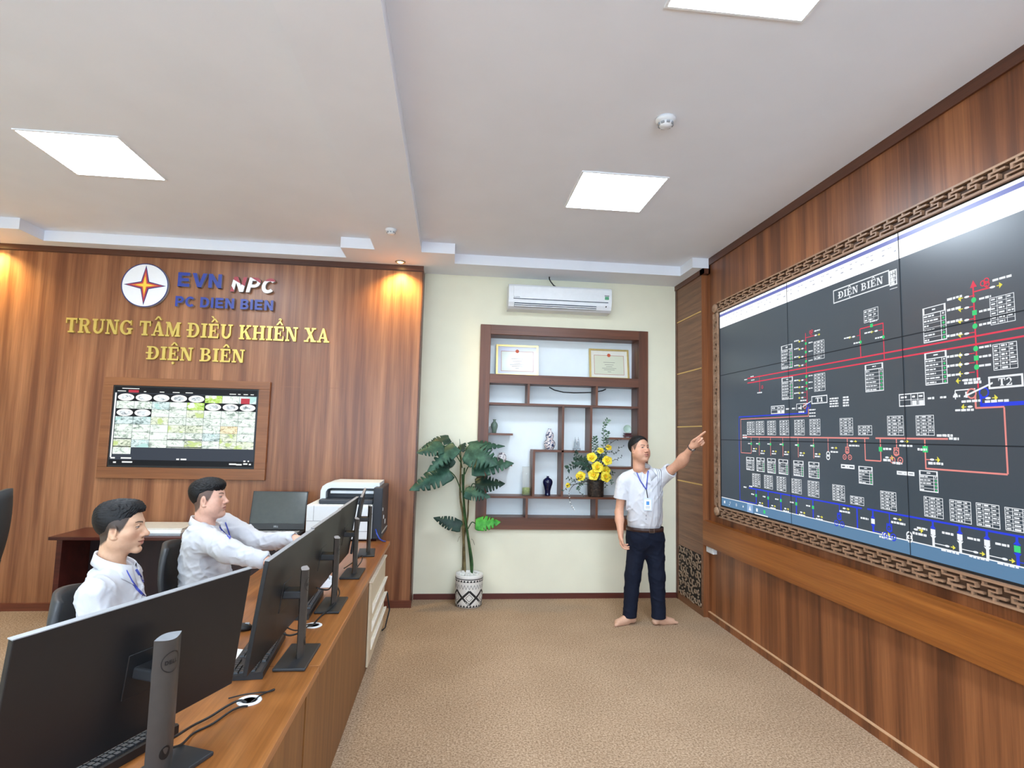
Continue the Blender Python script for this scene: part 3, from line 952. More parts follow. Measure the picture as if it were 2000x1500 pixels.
# carved openwork panel at the foot of the pilaster
t = thing('carved_panel', 'carved openwork wooden panel at the pilaster foot', 'carved panel', (2.43, 5.57, .07))
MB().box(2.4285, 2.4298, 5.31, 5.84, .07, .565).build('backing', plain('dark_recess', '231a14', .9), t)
mb = MB()
rng = random.Random(3)


def scroll(y, z, r, a0, turns, d, rad):
    pts = []
    n = 14
    for i in range(n + 1):
        f = i / n
        a = a0 + d * turns * 2 * PI * f
        q = r * (1 - .8 * f)
        py, pz = y + q * math.cos(a), z + q * math.sin(a)
        pts.append((2.4265 - .003 * math.sin(PI * f), min(5.838, max(5.312, py)), min(.563, max(.072, pz))))
    mb.tube(pts, [rad * (1 - .55 * i / n) for i in range(n + 1)], 6)


for half in (1, -1):
    for gy in range(4):
        for gz in range(6):
            y = 5.575 + half * (.035 + gy * .066) + rng.uniform(-.012, .012)
            z = .112 + gz * .082 + rng.uniform(-.012, .012)
            scroll(y, z, rng.uniform(.03, .05), rng.uniform(0, 6.28), rng.uniform(.6, 1.2), half * rng.choice((1, -1)), .0085)
    for k in range(9):
        mb.ball((2.425, 5.575 + half * rng.uniform(.02, .24), rng.uniform(.1, .53)), (.006, .016, .012), 0, 8, 5)
mb.build('scrollwork', plain('carved_wood', '8d7660', .5, var=.15), t)
# ================================================================ video wall
XS = 2.475                                     # plane of the screens
VY1, VZ0, VZ1, PW, PH = 4.973, 1.08, 2.859, 1.0655, 0.593
A_ = lambda x, y: on(0, 1380 + x / 3, 500 + y / 3, XS)[1:]
B_ = lambda x, y: on(0, 1380 + x / 5, 780 + y / 5, XS)[1:]
C_ = lambda x, y: on(0, 1680 + x * .25337, 820 + y * .25337, XS)[1:]
D_ = lambda x, y: on(0, 1680 + x * .25337, 480 + y * .25337, XS)[1:]

t = thing('video_wall', 'large video wall of tiled screens showing a power grid diagram', 'video wall', (XS, 2.8, VZ0))
M_SCREEN = NT('screen_glass')
M_SCREEN.b.inputs['Base Color'].default_value = (.006, .007, .009, 1)
M_SCREEN.b.inputs['Emission Color'].default_value = lin('3f4c57')
M_SCREEN.b.inputs['Emission Strength'].default_value = 0.7
M_SCREEN.b.inputs['Roughness'].default_value = 0.3
M_SCREEN.b.inputs['Specular IOR Level'].default_value = 0.9
for r in range(3):
    for c in range(4):
        MB().box(XS, XR, VY1 - (c + 1) * PW, VY1 - c * PW, VZ1 - (r + 1) * PH, VZ1 - r * PH).build('display_panel', M_SCREEN.m, t)

EW = glow('diagram_white', 'e6eaee', 0.95)
ER = glow('diagram_red', 'd83a50', 1.0)
ES = glow('diagram_salmon', 'e08a84', 0.95)
EB = glow('diagram_blue', '2a3fd8', 0.95)
EG = glow('diagram_green', '3fd07a', 0.9)
EY = glow('diagram_yellow', 'e0d850', 0.95)
EK = glow('diagram_dark', '20262c', 0.8)
EP = glow('toolbar_white', 'fbfcff', 1.05, .3)
EN = glow('toolbar_blue', '6a72b8', 0.9, .3)
ET = glow('taskbar_blue', '5f87ab', 0.8, .3)
EH = glow('taskbar_tile', '8fb0d8', 0.85, .3)
EGY = glow('toolbar_grey', 'b4b8c4', 0.9, .3)
EMAT = [EW, ER, ES, EB, EG, EY, EK, EP, EN, ET, EH, EGY]
W, RD, SA, BL, GR, YE, DK, PA, NV, TB, HI, GY = range(12)
rng = random.Random(11)
mb = MB()


def rect(y0, y1, z0, z1, m, lay=1):
    x = XS - .0004 * lay
    mb.add([(x, y0, z0), (x, y1, z0), (x, y1, z1), (x, y0, z1)], [(0, 1, 2, 3)], m)


def hl(p, q, w, m, lay=1):
    w *= .7
    z = (p[1] + q[1]) / 2
    rect(q[0] - w / 2 * 0, p[0], z - w / 2, z + w / 2, m, lay)


def vl(p, q, w, m, lay=1):
    w *= .7
    y = (p[0] + q[0]) / 2
    rect(y - w / 2, y + w / 2, q[1], p[1], m, lay)


def disc(p, r, m, lay=2, n=16, k=.55):
    r *= k
    x = XS - .0004 * lay
    mb.add([(x, p[0] + r * math.cos(2 * PI * k / n), p[1] + r * math.sin(2 * PI * k / n)) for k in range(n)], [list(range(n))], m)


def ringd(p, r, w, m, lay=2, n=18):
    r, w = r * .62, w * .62
    x = XS - .0004 * lay
    vs = [(x, p[0] + q * math.cos(2 * PI * k / n), p[1] + q * math.sin(2 * PI * k / n)) for q in (r, r - w) for k in range(n)]
    mb.add(vs, [(k, (k + 1) % n, n + (k + 1) % n, n + k) for k in range(n)], m)


def sq(p, s, m, lay=2):
    s *= .55
    rect(p[0] - s, p[0] + s, p[1] - s, p[1] + s, m, lay)


def frame(y1, y0, z0, z1, w, m, lay=2):
    rect(y0, y1, z1 - w, z1, m, lay), rect(y0, y1, z0, z0 + w, m, lay)
    rect(y0, y0 + w, z0, z1, m, lay), rect(y1 - w, y1, z0, z1, m, lay)


def dash(y, z, l, hh, m=W, lay=3):
    """a run of small blurred writing, read from y towards the camera"""
    hh *= .72
    while l > .004:
        s = min(l, rng.uniform(.012, .03))
        rect(y - s, y, z - hh / 2 * rng.uniform(.8, 1.1), z + hh / 2 * rng.uniform(.8, 1.1), m, lay)
        y -= s + .004
        l -= s + .004


def arrow(p, d, s=.009, lay=2):
    s *= .8 if s > .01 else 1
    """yellow earth switch with its white oval; d = +1 points away from the camera"""
    x = XS - .0004 * lay
    n = 12
    mb.add([(x, p[0] + .014 * math.cos(2 * PI * k / n), p[1] + .0055 * math.sin(2 * PI * k / n)) for k in range(n)], [list(range(n))], W)
    y = p[0] + d * .02
    rect(min(y, y + d * .014), max(y, y + d * .014), p[1] - .002, p[1] + .002, YE, lay)
    y += d * .012
    mb.add([(x, y, p[1] - s), (x, y + d * .016, p[1]), (x, y, p[1] + s)], [(0, 1, 2)], YE)


def box_of(M, x0, y0, x1, y1):
    a, b_ = M(x0, y0), M(x1, y1)
    return a[0], b_[0], b_[1], a[1]                  # y1, y0, z0, z1


def table_r(M, x0, y0, x1, y1, rows=6):
    y1_, y0_, z0, z1 = box_of(M, x0, y0, x1, y1)
    frame(y1_, y0_, z0, z1, .003, W)
    w, hgt = y1_ - y0_, (z1 - z0) / rows
    for r in range(rows):
        z = z1 - (r + .5) * hgt
        if r:
            rect(y0_, y1_, z + hgt / 2 - .001, z + hgt / 2 + .001, W)
        dash(y1_ - w * .06, z, w * .17, hgt * .5)
        dash(y1_ - w * .36, z, w * .24, hgt * .6)
        if r < rows - 1:
            dash(y1_ - w * .72, z, w * (.14 if r < rows / 2 else .24), hgt * .5)
    for f in (.3, .68):
        rect(y1_ - w * f - .0012, y1_ - w * f + .0012, z0, z1, W)


def table_l(M, x0, y0, x1, y1, rows=7, green=True):
    y1_, y0_, z0, z1 = box_of(M, x0, y0, x1, y1)
    w, hh = y1_ - y0_, z1 - z0
    head = hh / (rows + .8) * 1.5
    frame(y1_, y0_, z0, z1, .0045, W)
    rect(y0_, y1_, z1 - head - .003, z1 - head + .002, W)
    rect(y1_ - w * .08, y1_, z1 - head, z1, W), rect(y0_, y0_ + w * .08, z1 - head, z1, W)
    dash(y1_ - w * .42, z1 - head / 2, w * .2, head * .35)
    hgt = (hh - head) / (rows - 1)
    rect(y1_ - w * .78 - .002, y1_ - w * .78 + .002, z0, z1 - head, W)
    for r in range(rows - 1):
        z = z1 - head - (r + .5) * hgt
        rect(y0_, y1_, z - hgt / 2 - .001, z - hgt / 2 + .001, W)
        dash(y1_ - w * .05, z, w * rng.choice((.2, .45, .6, .62)), hgt * .5)
        if green and r:
            disc((y1_ - w * .89, z), hgt * .26, GR, 3, 10, 1)
        else:
            dash(y1_ - w * .85, z, w * .07, hgt * .5)


# tool bar at the top and task bar at the bottom
YR = VY1 - 4 * PW
zt = A_(80, 425)[1]
zb = A_(80, 352)[1]
rect(YR, VY1, zt, VZ1, PA)
rect(YR, VY1, zb - .012, zb + .012, NV, 2)
for k in range(46):
    y = VY1 - .06 - k * .045 - rng.uniform(0, .02)
    dash(y, zb - .035 if k % 3 else zb + .03, rng.uniform(.015, .035), .008, GY, 3)
    if k % 2:
        dash(y, zb - .065, rng.uniform(.01, .03), .012, GY, 3)
zk = B_(150, 957)[1]
rect(YR, VY1, VZ0, zk, TB, 2)
rect(YR, VY1, zk, zk + .006, W, 2)
for bx, m, s in ((178, W, .02), (292, W, .018), (358, W, .016), (492, W, .024), (565, EMAT.index(EG), .024)):
    y = B_(bx, 1020)[0]
    if bx == 292:
        ringd((y, (VZ0 + zk) / 2), s, .006, m, 3)
    elif bx == 358:
        disc((y, (VZ0 + zk) / 2), s, m, 3)
    else:
        sq((y, (VZ0 + zk) / 2), s, m, 3)
y = B_(232, 1010)[0]
ringd((y, (VZ0 + zk) / 2 + .006), .013, .004, W, 3)
rect(y + .008, y + .02, (VZ0 + zk) / 2 - .018, (VZ0 + zk) / 2 - .01, W, 3)
y = B_(425, 1030)[0]
rect(y - .045, y + .045, VZ0, zk, HI, 3)
x = XS - .0016
mb.add([(x, y + .02, (VZ0 + zk) / 2 - .018), (x, y - .02, (VZ0 + zk) / 2 - .018), (x, y, (VZ0 + zk) / 2 + .022)], [(0, 1, 2)], W)
rect(B_(600, 1100)[0], B_(470, 1100)[0], VZ0, VZ0 + .008, W, 3)

# red busbars
for q in ((240, 718), (240, 745)):
    p = A_(*q)
    rect(1.35, p[0], p[1] - .0042, p[1] + .0042, RD)
for p in (A_(222, 726), A_(258, 708), A_(262, 728)):
    dash(p[0], p[1], .05, .012)
vl(A_(310, 706), A_(312, 795), .008, RD)
ringd(A_(327, 768), .022, .008, RD)
dash(A_(298, 802)[0], A_(310, 801)[1], .07, .014)
# feeder 1
vl(A_(580, 452), A_(590, 862), .009, RD)
ringd(A_(608, 446), .018, .007, RD), ringd(A_(618, 440), .018, .007, RD), ringd(A_(614, 455), .018, .007, RD)
hl(A_(580, 480), A_(632, 466), .007, RD)
arrow(A_(640, 465), -1)
dash(A_(632, 438)[0], A_(650, 436)[1], .06, .012)
for i, y in enumerate((497, 543, 590, 640, 727, 767, 801, 830)):
    hl(A_(560, y), A_(582, y - 3), .005, RD)
    arrow(A_(562, y), 1)
    if i < 7:
        dash(A_(514, y + 5)[0], A_(514, y + 4)[1], .055, .013)
    else:
        dash(A_(550, y + 18)[0], A_(550, y + 18)[1], .07, .013)
for (x_, y_), f in (((582, 513), 0), ((582, 563), 1), ((583, 617), 0), ((585, 706), 0), ((586, 744), 1), ((586, 779), 0)):
    (sq if f else disc)(A_(x_, y_), .017 if f else .019, GR)
    dash(A_(598, y_ - 3)[0], A_(598, y_ - 3)[1], .045, .011)
# loop in the middle
vl(A_(900, 428), A_(903, 596), .009, RD)
vl(A_(1036, 390), A_(1040, 604), .009, RD)
hl(A_(900, 428), A_(1036, 392), .009, RD)
sq(A_(967, 407), .02, GR), disc(A_(902, 505), .02, GR), disc(A_(1036, 475), .02, GR)
arrow(A_(862, 473), 1), arrow(A_(994, 439), 1)
hl(A_(880, 468), A_(900, 464), .005, RD), hl(A_(1008, 436), A_(1036, 430), .005, RD)
for x_, y_ in ((806, 484), (926, 453), (988, 483), (862, 513), (957, 386)):
    dash(A_(x_, y_)[0], A_(x_, y_)[1], .06, .013)
# feeder 2
vl(A_(1563, 165), A_(1590, 775), .011, RD)
p = A_(1563, 160)
mb.add([(XS - .0008, p[0] + .018, p[1] - .02), (XS - .0008, p[0] - .018, p[1] - .02), (XS - .0008, p[0], p[1] + .015)], [(0, 1, 2)], RD)
hl(A_(1563, 210), A_(1660, 186), .009, RD)
arrow(A_(1676, 182), -1, .018)
vl(A_(1640, 168), A_(1640, 195), .008, RD)
for x_, y_ in ((1620, 160), (1640, 145), (1642, 165)):
    ringd(A_(x_, y_), .024, .008, RD)
dash(A_(1676, 140)[0], A_(1700, 138)[1], .09, .016)
for i, y in enumerate((240, 303, 375, 455, 577, 632, 687)):
    hl(A_(1530, y), A_(1572, y - 10), .006, RD)
    arrow(A_(1525, y), 1, .02)
    dash(A_(1410, y + 20)[0], A_(1430, y + 12)[1], .085, .017)
for y in (727, 745):
    dash(A_(1510, y)[0], A_(1530, y)[1], .09, .018)
arrow(A_(1512, 728), 1, .02)
for (x_, y_), f in (((1566, 258), 0), ((1571, 332), 1), ((1573, 411), 0), ((1578, 543), 0), ((1581, 598), 1), ((1583, 651), 0)):
    (sq if f else disc)(A_(x_, y_), .022 if f else .024, GR)
    dash(A_(1598, y_ - 8)[0], A_(1612, y_ - 9)[1], .06, .015)
# tables of readings
for q in ((628, 503, 692, 598), (630, 693, 697, 788), (1658, 248, 1812, 378), (1675, 520, 1828, 655)):
    table_r(A_, *q)
table_r(A_, 921, 320, 1008, 372, 3)
for q in ((437, 530, 505, 652), (440, 716, 508, 836), (1265, 310, 1410, 486), (1276, 572, 1415, 745), (927, 640, 1040, 787)):
    table_l(A_, *q)
for q in ((237, 972, 283, 1048), (289, 969, 338, 1048), (356, 967, 407, 1049), (428, 964, 484, 1050), (514, 961, 575, 1050), (603, 957, 668, 1050),
          (780, 951, 860, 1050), (1058, 938, 1157, 1052), (1225, 935, 1337, 1053),
          (268, 1273, 316, 1357), (337, 1282, 389, 1368), (411, 1290, 467, 1382), (498, 1303, 558, 1397), (593, 1315, 661, 1417), (737, 1337, 812, 1442), (1018, 1374, 1115, 1497)):
    table_r(A_, *q)
for q in ((888, 994, 971, 1050), (842, 1403, 924, 1465)):
    table_r(A_, *q, 3)
for q in ((490, 587, 645, 768), (688, 612, 862, 808), (892, 636, 1083, 846), (1113, 670, 1330, 885)):
    table_r(C_, *q)
for q in ((233, 1177, 280, 1257), (293, 1180, 341, 1266), (356, 1184, 406, 1275), (422, 1190, 479, 1282), (509, 1197, 570, 1293), (597, 1205, 663, 1305)):
    table_l(A_, *q, 6, q[0] > 290)
for q in ((890, 1230, 976, 1341), (1245, 1254, 1360, 1388)):
    table_l(A_, *q, 6)
for q in ((788, 1219, 868, 1250), (1115, 1258, 1219, 1290)):
    y1_, y0_, z0, z1 = box_of(A_, *q)
    frame(y1_, y0_, z0, z1, .009, W)
    dash(y1_ - (y1_ - y0_) * .3, (z0 + z1) / 2, (y1_ - y0_) * .4, .02)
for q in ((378, 880, 457, 922), (1127, 810, 1280, 875)):
    y1_, y0_, z0, z1 = box_of(A_, *q)
    frame(y1_, y0_, z0, z1, .006, W)
    w = y1_ - y0_
    hl((y1_, (z0 + z1) / 2), (y0_, (z0 + z1) / 2), .004, W)
    for f in (.48, .74):
        rect(y1_ - w * f - .002, y1_ - w * f + .002, z0, z1, W)
        rect(y1_ - w * (f + .22), y1_ - w * (f + .04), z0 + .006, (z0 + z1) / 2 - .006, W, 2)
        dash(y1_ - w * (f + .05), (z0 * .28 + z1 * .72), w * .14, .014)
    dash(y1_ - w * .08, z0 * .28 + z1 * .72, w * .26, .016)
    for k in range(3):
        dash(y0_ - .02 - k * .075, (z0 + z1) / 2, .04, .016)
for k in range(4):
    dash(A_(722, 838 + k * 15)[0], A_(722, 837 + k * 15)[1], .085, .014)
    dash(A_(800, 830 + k * 16)[0], A_(800, 829 + k * 16)[1], .055, .016)


def boxed_title(text, x0, y0, xb, yb, x1, lw, gap, pad, hgt):
    """white outlined box with big serif writing"""
    a, bq = A_(x0, y0), A_(xb, yb)
    y1_, y0_, z1, z0 = a[0], x1, a[1], bq[1]
    frame(y1_, y0_, z0, z1, lw, W)
    size = (z1 - z0) * hgt
    zb_ = (z0 + z1) / 2 - size / 2
    L = (y1_ - y0_) * (1 - 2 * pad)
    s0 = y1_ - (y1_ - y0_) * pad
    fn = lambda u, v, w: (XS - .0008 - w, s0 - u, zb_ + v)
    write(text, SERIF, gap, 0, L, size, None, 0, lambda c, ps: [mb.add([fn(u, v, 0) for u, v in p], [list(range(len(p)))], W) for p in ps])


p = A_(1070, 85)
boxed_title('ĐIỆN BIÊN', 742, 203, 745, 281, p[0], .007, .08, .1, .5)
# small table right of the title
q = A_(1070, 90), A_(1118, 165)
frame(q[0][0], q[1][0], q[1][1], q[0][1], .008, W)
for k in range(4):
    z = q[0][1] - (q[0][1] - q[1][1]) * (k + .5) / 4
    dash(q[0][0] - (q[0][0] - q[1][0]) * .2, z, (q[0][0] - q[1][0]) * .55, .03)
    rect(q[1][0], q[0][0], z - .03, z - .026, W)
boxed_title('T1', 615, 822, 618, 868, A_(708, 830)[0], .007, .04, .27, .55)
boxed_title('T2', 1650, 708, 1653, 781, A_(1856, 700)[0], .009, .06, .3, .6)


# transformers under the red feeders
def coils(p, r, ms):
    ringd((p[0] + r * .75, p[1]), r, r * .28, ms[0], 3), ringd((p[0] - r * .75, p[1]), r, r * .28, ms[1], 4)


coils(A_(588, 879), .03, (SA, BL))
coils(A_(1590, 803), .042, (SA, BL))
for c_, r_ in ((A_(588, 868), .05), (A_(1592, 785), .075)):
    xk = XS - .0022
    mb.add([(xk, c_[0] + r_, c_[1] - r_ * .3), (xk, c_[0] + r_, c_[1] - r_ * .42), (xk, c_[0] - r_, c_[1] + r_ * .3), (xk, c_[0] - r_, c_[1] + r_ * .42)], [(0, 1, 2, 3)], W)
hl(A_(527, 868), A_(590, 862), .006, W), vl(A_(527, 868), A_(529, 902), .008, W)
hl(A_(1455, 790), A_(1575, 776), .008, W), vl(A_(1457, 790), A_(1459, 840), .008, W)
vl(A_(553, 875), A_(554, 900), .014, W), vl(A_(1523, 795), A_(1525, 830), .02, W)
disc(A_(1460, 815), .018, W)
for y in (903, 922, 940):
    dash(A_(602, y)[0], A_(602, y - 1)[1], .07, .012)
for x_, y_, l in ((540, 914, .07), (1495, 853, .1), (1458, 904, .1), (1632, 853, .12)):
    dash(A_(x_, y_)[0], A_(x_ + 10, y_)[1], l, .016)
arrow(A_(1545, 883), 1, .02), arrow(A_(1650, 833), -1, .02)
hl(A_(1610, 833), A_(1640, 832), .007, BL)
# salmon and blue lines from the transformers
vl(A_(597, 885), A_(597, 936), .009, SA)
hl(A_(200, 957), A_(597, 938), .009, SA)
vl(A_(200, 957), A_(204, 1152), .008, SA)
hl(A_(203, 1152), A_(262, 1156), .008, SA)
vl(A_(588, 888), A_(588, 918), .018, BL)
hl(A_(190, 945), A_(590, 918), .012, BL)
vl(A_(190, 945), A_(196, 1432), .009, BL)
hl(A_(195, 1430), A_(290, 1450), .008, BL)
vl(A_(1576, 815), A_(1577, 890), .014, SA)
hl(A_(1575, 888), A_(1745, 886), .012, SA)
vl(A_(1745, 886), A_(1765, 1279), .012, SA)
hl(A_(1283, 1246), A_(1765, 1279), .012, SA)
vl(A_(1607, 812), A_(1609, 878), .016, BL)
p = A_(1605, 874)
rect(1.4, p[0], p[1] - .009, p[1] + .009, BL)
# salmon busbars and their feeders
hl(A_(212, 1060), A_(953, 1067), .013, SA)
hl(A_(990, 1067), A_(1415, 1072), .013, SA)
for x_, y_ in ((212, 1050), (212, 1064)):
    dash(A_(x_, y_)[0], A_(x_, y_)[1], .07, .014)
for x_, y_ in ((1350, 1052), (1395, 1052), (1422, 1070)):
    dash(A_(x_, y_)[0], A_(x_, y_)[1], .055, .018)
for x_, yb, ys in ((262, 1155, 1100), (309, 1168, 1101), (375, 1170, 1103), (447, 1174, 1105), (537, 1180, 1109), (627, 1186, 1112)):
    vl(A_(x_, 1062), A_(x_, yb), .008, SA)
    sq(A_(x_, ys), .018, GR)
    dash(A_(x_ - 18, ys)[0], A_(x_, ys - 1)[1], .035, .013)
    arrow(A_(x_ + 16, yb - 26), -1)
    dash(A_(x_ + 8, yb - 12)[0], A_(x_, yb - 13)[1], .055, .014)
vl(A_(712, 1065), A_(713, 1148), .008, SA)
ringd(A_(713, 1160), .03, .011, W), ringd(A_(713, 1179), .03, .011, W)
arrow(A_(738, 1124), -1)
dash(A_(728, 1148)[0], A_(728, 1147)[1], .075, .015)


def transformer(M, x, yt, y1, y2, m, r=.028):
    vl(M(x, yt), M(x, y1), .01, m)
    p = M(x, (y1 * .55 + y2 * .45))
    frame(p[0] + r * .6, p[0] - r * .6, p[1] - r * .5, M(x, y1)[1], .006, m)
    q = M(x, y2)
    for dy, dz in ((0, .9), (-.85, -.4), (.85, -.4)):
        ringd((q[0] + dy * r, q[1] + dz * r), r, r * .3, m, 3)
        disc((q[0] + dy * r, q[1] + dz * r), r * .3, m, 3)


transformer(A_, 825, 1067, 1118, 1168, SA)
transformer(A_, 1113, 1070, 1122, 1183, SA, .032)
for x_ in (850, 1145):
    arrow(A_(x_, 1086), -1)
    dash(A_(x_ - 15, 1112)[0], A_(x_, 1111)[1], .09, .015)
dash(A_(1090, 1213)[0], A_(1090, 1212)[1], .07, .018)
vl(A_(928, 1067), A_(930, 1196), .011, SA)
hl(A_(930, 1196), A_(1022, 1202), .011, SA)
vl(A_(1018, 1070), A_(1022, 1202), .011, SA)
sq(A_(1020, 1132), .024, GR)
arrow(A_(1058, 1180), -1, .018)
for x_, y_ in ((1036, 1130), (1036, 1195), (1237, 1133)):
    dash(A_(x_, y_)[0], A_(x_, y_)[1], .06, .018)
vl(A_(1280, 1072), A_(1284, 1246), .012, SA)
sq(A_(1282, 1132), .03, GR)
arrow(A_(1322, 1193), -1, .022)
hl(A_(1284, 1193), A_(1310, 1193), .007, SA)
dash(A_(1300, 1213)[0], A_(1300, 1213)[1], .09, .018)
# blue busbars
hl(A_(248, 1360), A_(910, 1477), .014, BL)
hl(C_(55, 687), C_(1263, 905), .014, BL)
p = C_(1263, 905)
rect(1.3, p[0], C_(660, 796)[1] - .007, C_(660, 796)[1] + .007, BL)
zbus = (A_(248, 1360)[1] + A_(910, 1477)[1]) / 2
for x_, y_ in ((250, 1348), (218, 1353)):
    dash(A_(x_, y_)[0], A_(x_, y_)[1], .05, .016)
for bx, ys in ((485, 938), (602, 963), (726, 988), (877, 1020), (1040, 1055)):
    p = B_(bx, ys)
    rect(p[0] - .006, p[0] + .006, zk if bx > 500 else A_(290, 1450)[1], zbus, BL)
    sq(p, .02, GR)
    dash(p[0] + .075, p[1] + .004, .045, .014)
    arrow((p[0] - .055, p[1] - .052), -1)
    dash(p[0] - .03, p[1] - .07, .07, .013)
transformer(B_, 1297, 1020, 1110, 1195, BL, .032)
arrow(B_(1345, 1065), -1), dash(B_(1300, 1090)[0], B_(1320, 1092)[1], .1, .016)
p = B_(1470, 1100)
rect(p[0] - .006, p[0] + .006, zk, zbus, BL)
zb2 = (C_(55, 687)[1] + C_(1263, 905)[1]) / 2
for cx, cy, m, m2 in ((100, 782, W, BL), (563, 865, W, W), (770, 905, W, W), (980, 950, W, W), (1213, 997, GR, BL)):
    p = C_(cx, cy)
    rect(p[0] - .006, p[0] + .006, p[1], zb2, BL)
    rect(p[0] - .0075, p[0] + .0075, zk, p[1], m2)
    for s_, m3 in ((1, BL), (-1, m2)):
        x = XS - .0008
        mb.add([(x, p[0] - .018, p[1] + s_ * .018), (x, p[0] + .018, p[1] + s_ * .018), (x, p[0], p[1] + s_ * .038)], [(0, 1, 2)], m3)
    sq(p, .026, m, 3)
    dash(p[0] + .1, p[1] + .006, .065, .016)
    arrow((p[0] - .08, p[1] - .055), -1, .014)
    rect(p[0] - .07, p[0], p[1] - .057, p[1] - .053, m2)
    dash(p[0] - .045, p[1] - .078, .1, .016)
transformer(C_, 226, 715, 800, 880, BL, .034)
arrow(C_(270, 762), -1), dash(C_(240, 790)[0], C_(260, 790)[1], .1, .018)
ringd(C_(380, 890), .034, .012, W), ringd(C_(382, 918), .034, .012, W)
arrow(C_(430, 845), -1, .018), dash(C_(405, 872)[0], C_(420, 873)[1], .09, .018)
# dark joints between the screens
for c in range(1, 4):
    rect(VY1 - c * PW - .003, VY1 - c * PW + .003, VZ0, VZ1, DK, 6)
for r in range(1, 3):
    rect(YR, VY1, VZ1 - r * PH - .003, VZ1 - r * PH + .003, DK, 6)
# trim whatever reaches past the screens
mb.v = [(p[0], min(VY1, max(YR, p[1])), min(VZ1, max(VZ0, p[2]))) for p in mb.v]
mb.build('displayed_diagram', EMAT, t)
MB().box(2.4705, XR, VY1, VY1 + .012, VZ0 - .012, VZ1 + .006).box(2.4705, XR, YR, VY1, VZ0 - .012, VZ0).box(2.4705, XR, YR, VY1, VZ1, VZ1 + .006) \
    .build('bezel', M_BLACK_PL, t)

# ---------------------------------------------------------------- carved fret frame round it
t = thing('fret_frame', 'carved wooden fret frame around the video wall', 'frame', (2.46, 2.8, .965))
FY, FI, FZ0, FI0, FI1, FZ1 = 5.077, 4.986, .966, 1.067, 2.866, 2.962
xa, xb = 2.452, 2.4755


def fret_strip(fn, L, n, hgt):
    """fn(u along, v across 0..1) -> (y, z); bars of a repeating key pattern"""
    mb = MB()

    def bar(u0, u1, v0, v1):
        i_ = len(mb.f) // 6
        xa = 2.452 + (i_ % 9) * .0005
        u0, u1, v0, v1 = u0 + (i_ % 7) * .0003, u1 - (i_ % 7) * .0003, v0 + (i_ % 7) * .003, v1 - (i_ % 7) * .003
        p = [fn(u, v) for u, v in ((u0, v0), (u1, v0), (u1, v1), (u0, v1))]
        mb.add([(xa, *q) for q in p] + [(xb, *q) for q in p], [(0, 1, 2, 3), (4, 5, 6, 7), (0, 1, 5, 4), (1, 2, 6, 5), (2, 3, 7, 6), (3, 0, 4, 7)])
    for v0, v1 in ((0, .12), (.88, 1)):
        bar(0, L, v0, v1)
    w = L / n
    for k in range(n):
        u = k * w
        bar(u, u + w * .12, .1, .27)                                # ties to the rails
        bar(u + w * .5, u + w * .62, .73, .9)
        bar(u, u + w * .78, .25, .36)                               # the hooked key
        bar(u + w * .66, u + w * .78, .25, .55)
        bar(u + w * .3, u + w * .78, .45, .55)
        bar(u + w * .3, u + w * .42, .45, .75)
        bar(u + w * .3, u + w * 1.08, .64, .75)
    return mb


MB_ = fret_strip(lambda u, v: (FI - u, FI1 + v * (FZ1 - FI1)), FI - YR, 40, .1)
MB_.build('top_fret', M_FRET, t)
fret_strip(lambda u, v: (FI - u, FI0 - v * (FI0 - FZ0)), FI - YR, 40, .1).build('bottom_fret', M_FRET, t)
fret_strip(lambda u, v: (FI + v * (FY - FI), FI1 - u), FI1 - FI0, 17, .1).build('side_fret', M_FRET, t)
for z in ((FI1 + FZ1) / 2, (FI0 + FZ0) / 2):
    MB().lathe([(.0, -.02), (.016, -.018), (.022, -.01), (.034, -.012), (.04, -.004), (.04, .02)], (2.454, (FY + FI) / 2, z), 24, 0, 'X').build('corner_boss', M_FRET, t)
MB().box(2.474, 2.489, YR, FY, FZ0, FI0 - .001).box(2.474, 2.489, YR, FY, FI1, FZ1).box(2.474, 2.489, FI, FY, FI0, FI1) \
    .build('backing', wood('fret_backing', '3a2417', '48301f', '5a3d29', 'Y', .6), t)
# ================================================================ the operators' console
ZD = 0.73
DX0, DX1 = -1.25, -0.493


def console(y0, y1, label, ends):
    t = thing('console_desk', label, 'desk', ((DX0 + DX1) / 2, (y0 + y1) / 2, 0), 0, 'console desks in a row')
    MB().cbox(DX0, DX1, y0, y1, ZD - .03, ZD, .002).build('desktop', M_DESK_TOP, t)
    MB().box(-.56, -.54, y0 + .01, y1 - .01, 0, ZD - .03).build('front_panel', M_DESK_FRONT, t)
    for y in ends:
        MB().box(DX0 + .06 if y < 1 or y > 4 else -.78, -.56, y, y + .02, 0, ZD - .03).build('side_panel', M_DESK_FRONT, t)
    return t


console(.55, 2.418, 'nearest wooden console desk, carrying the big monitor in the foreground', (.57, 2.39))
console(2.422, 5.06, 'longer wooden console desk carrying four monitors in a row', (2.43, 5.03))

# beige louvred panel on the desk front
t = thing('louvre_panel', 'beige panel with three louvre slats against the desk front', 'panel', (-.53, 4.6, 0))
MB().cbox(-.538, -.522, 4.16, 5.05, .035, .615, .003).build('board', M_BEIGE, t)
MB().cbox(-.539, -.512, 4.155, 5.055, .606, .618, .003).build('top_edge', plain('pale_edge_strip', 'e9dcc4', .5), t)
for z in (.44, .315, .19):
    MB().prism([(-.522, z - .075), (-.518, z - .075), (-.496, z), (-.502, z + .004), (-.522, z - .002)], lambda u, v, w: (u, 4.27 + w, v), .76).build('slat', plain('slat_cream', 'efe9dc', .5), t)

M_SCREEN_OFF = plain('monitor_glass', '15171b', .2)


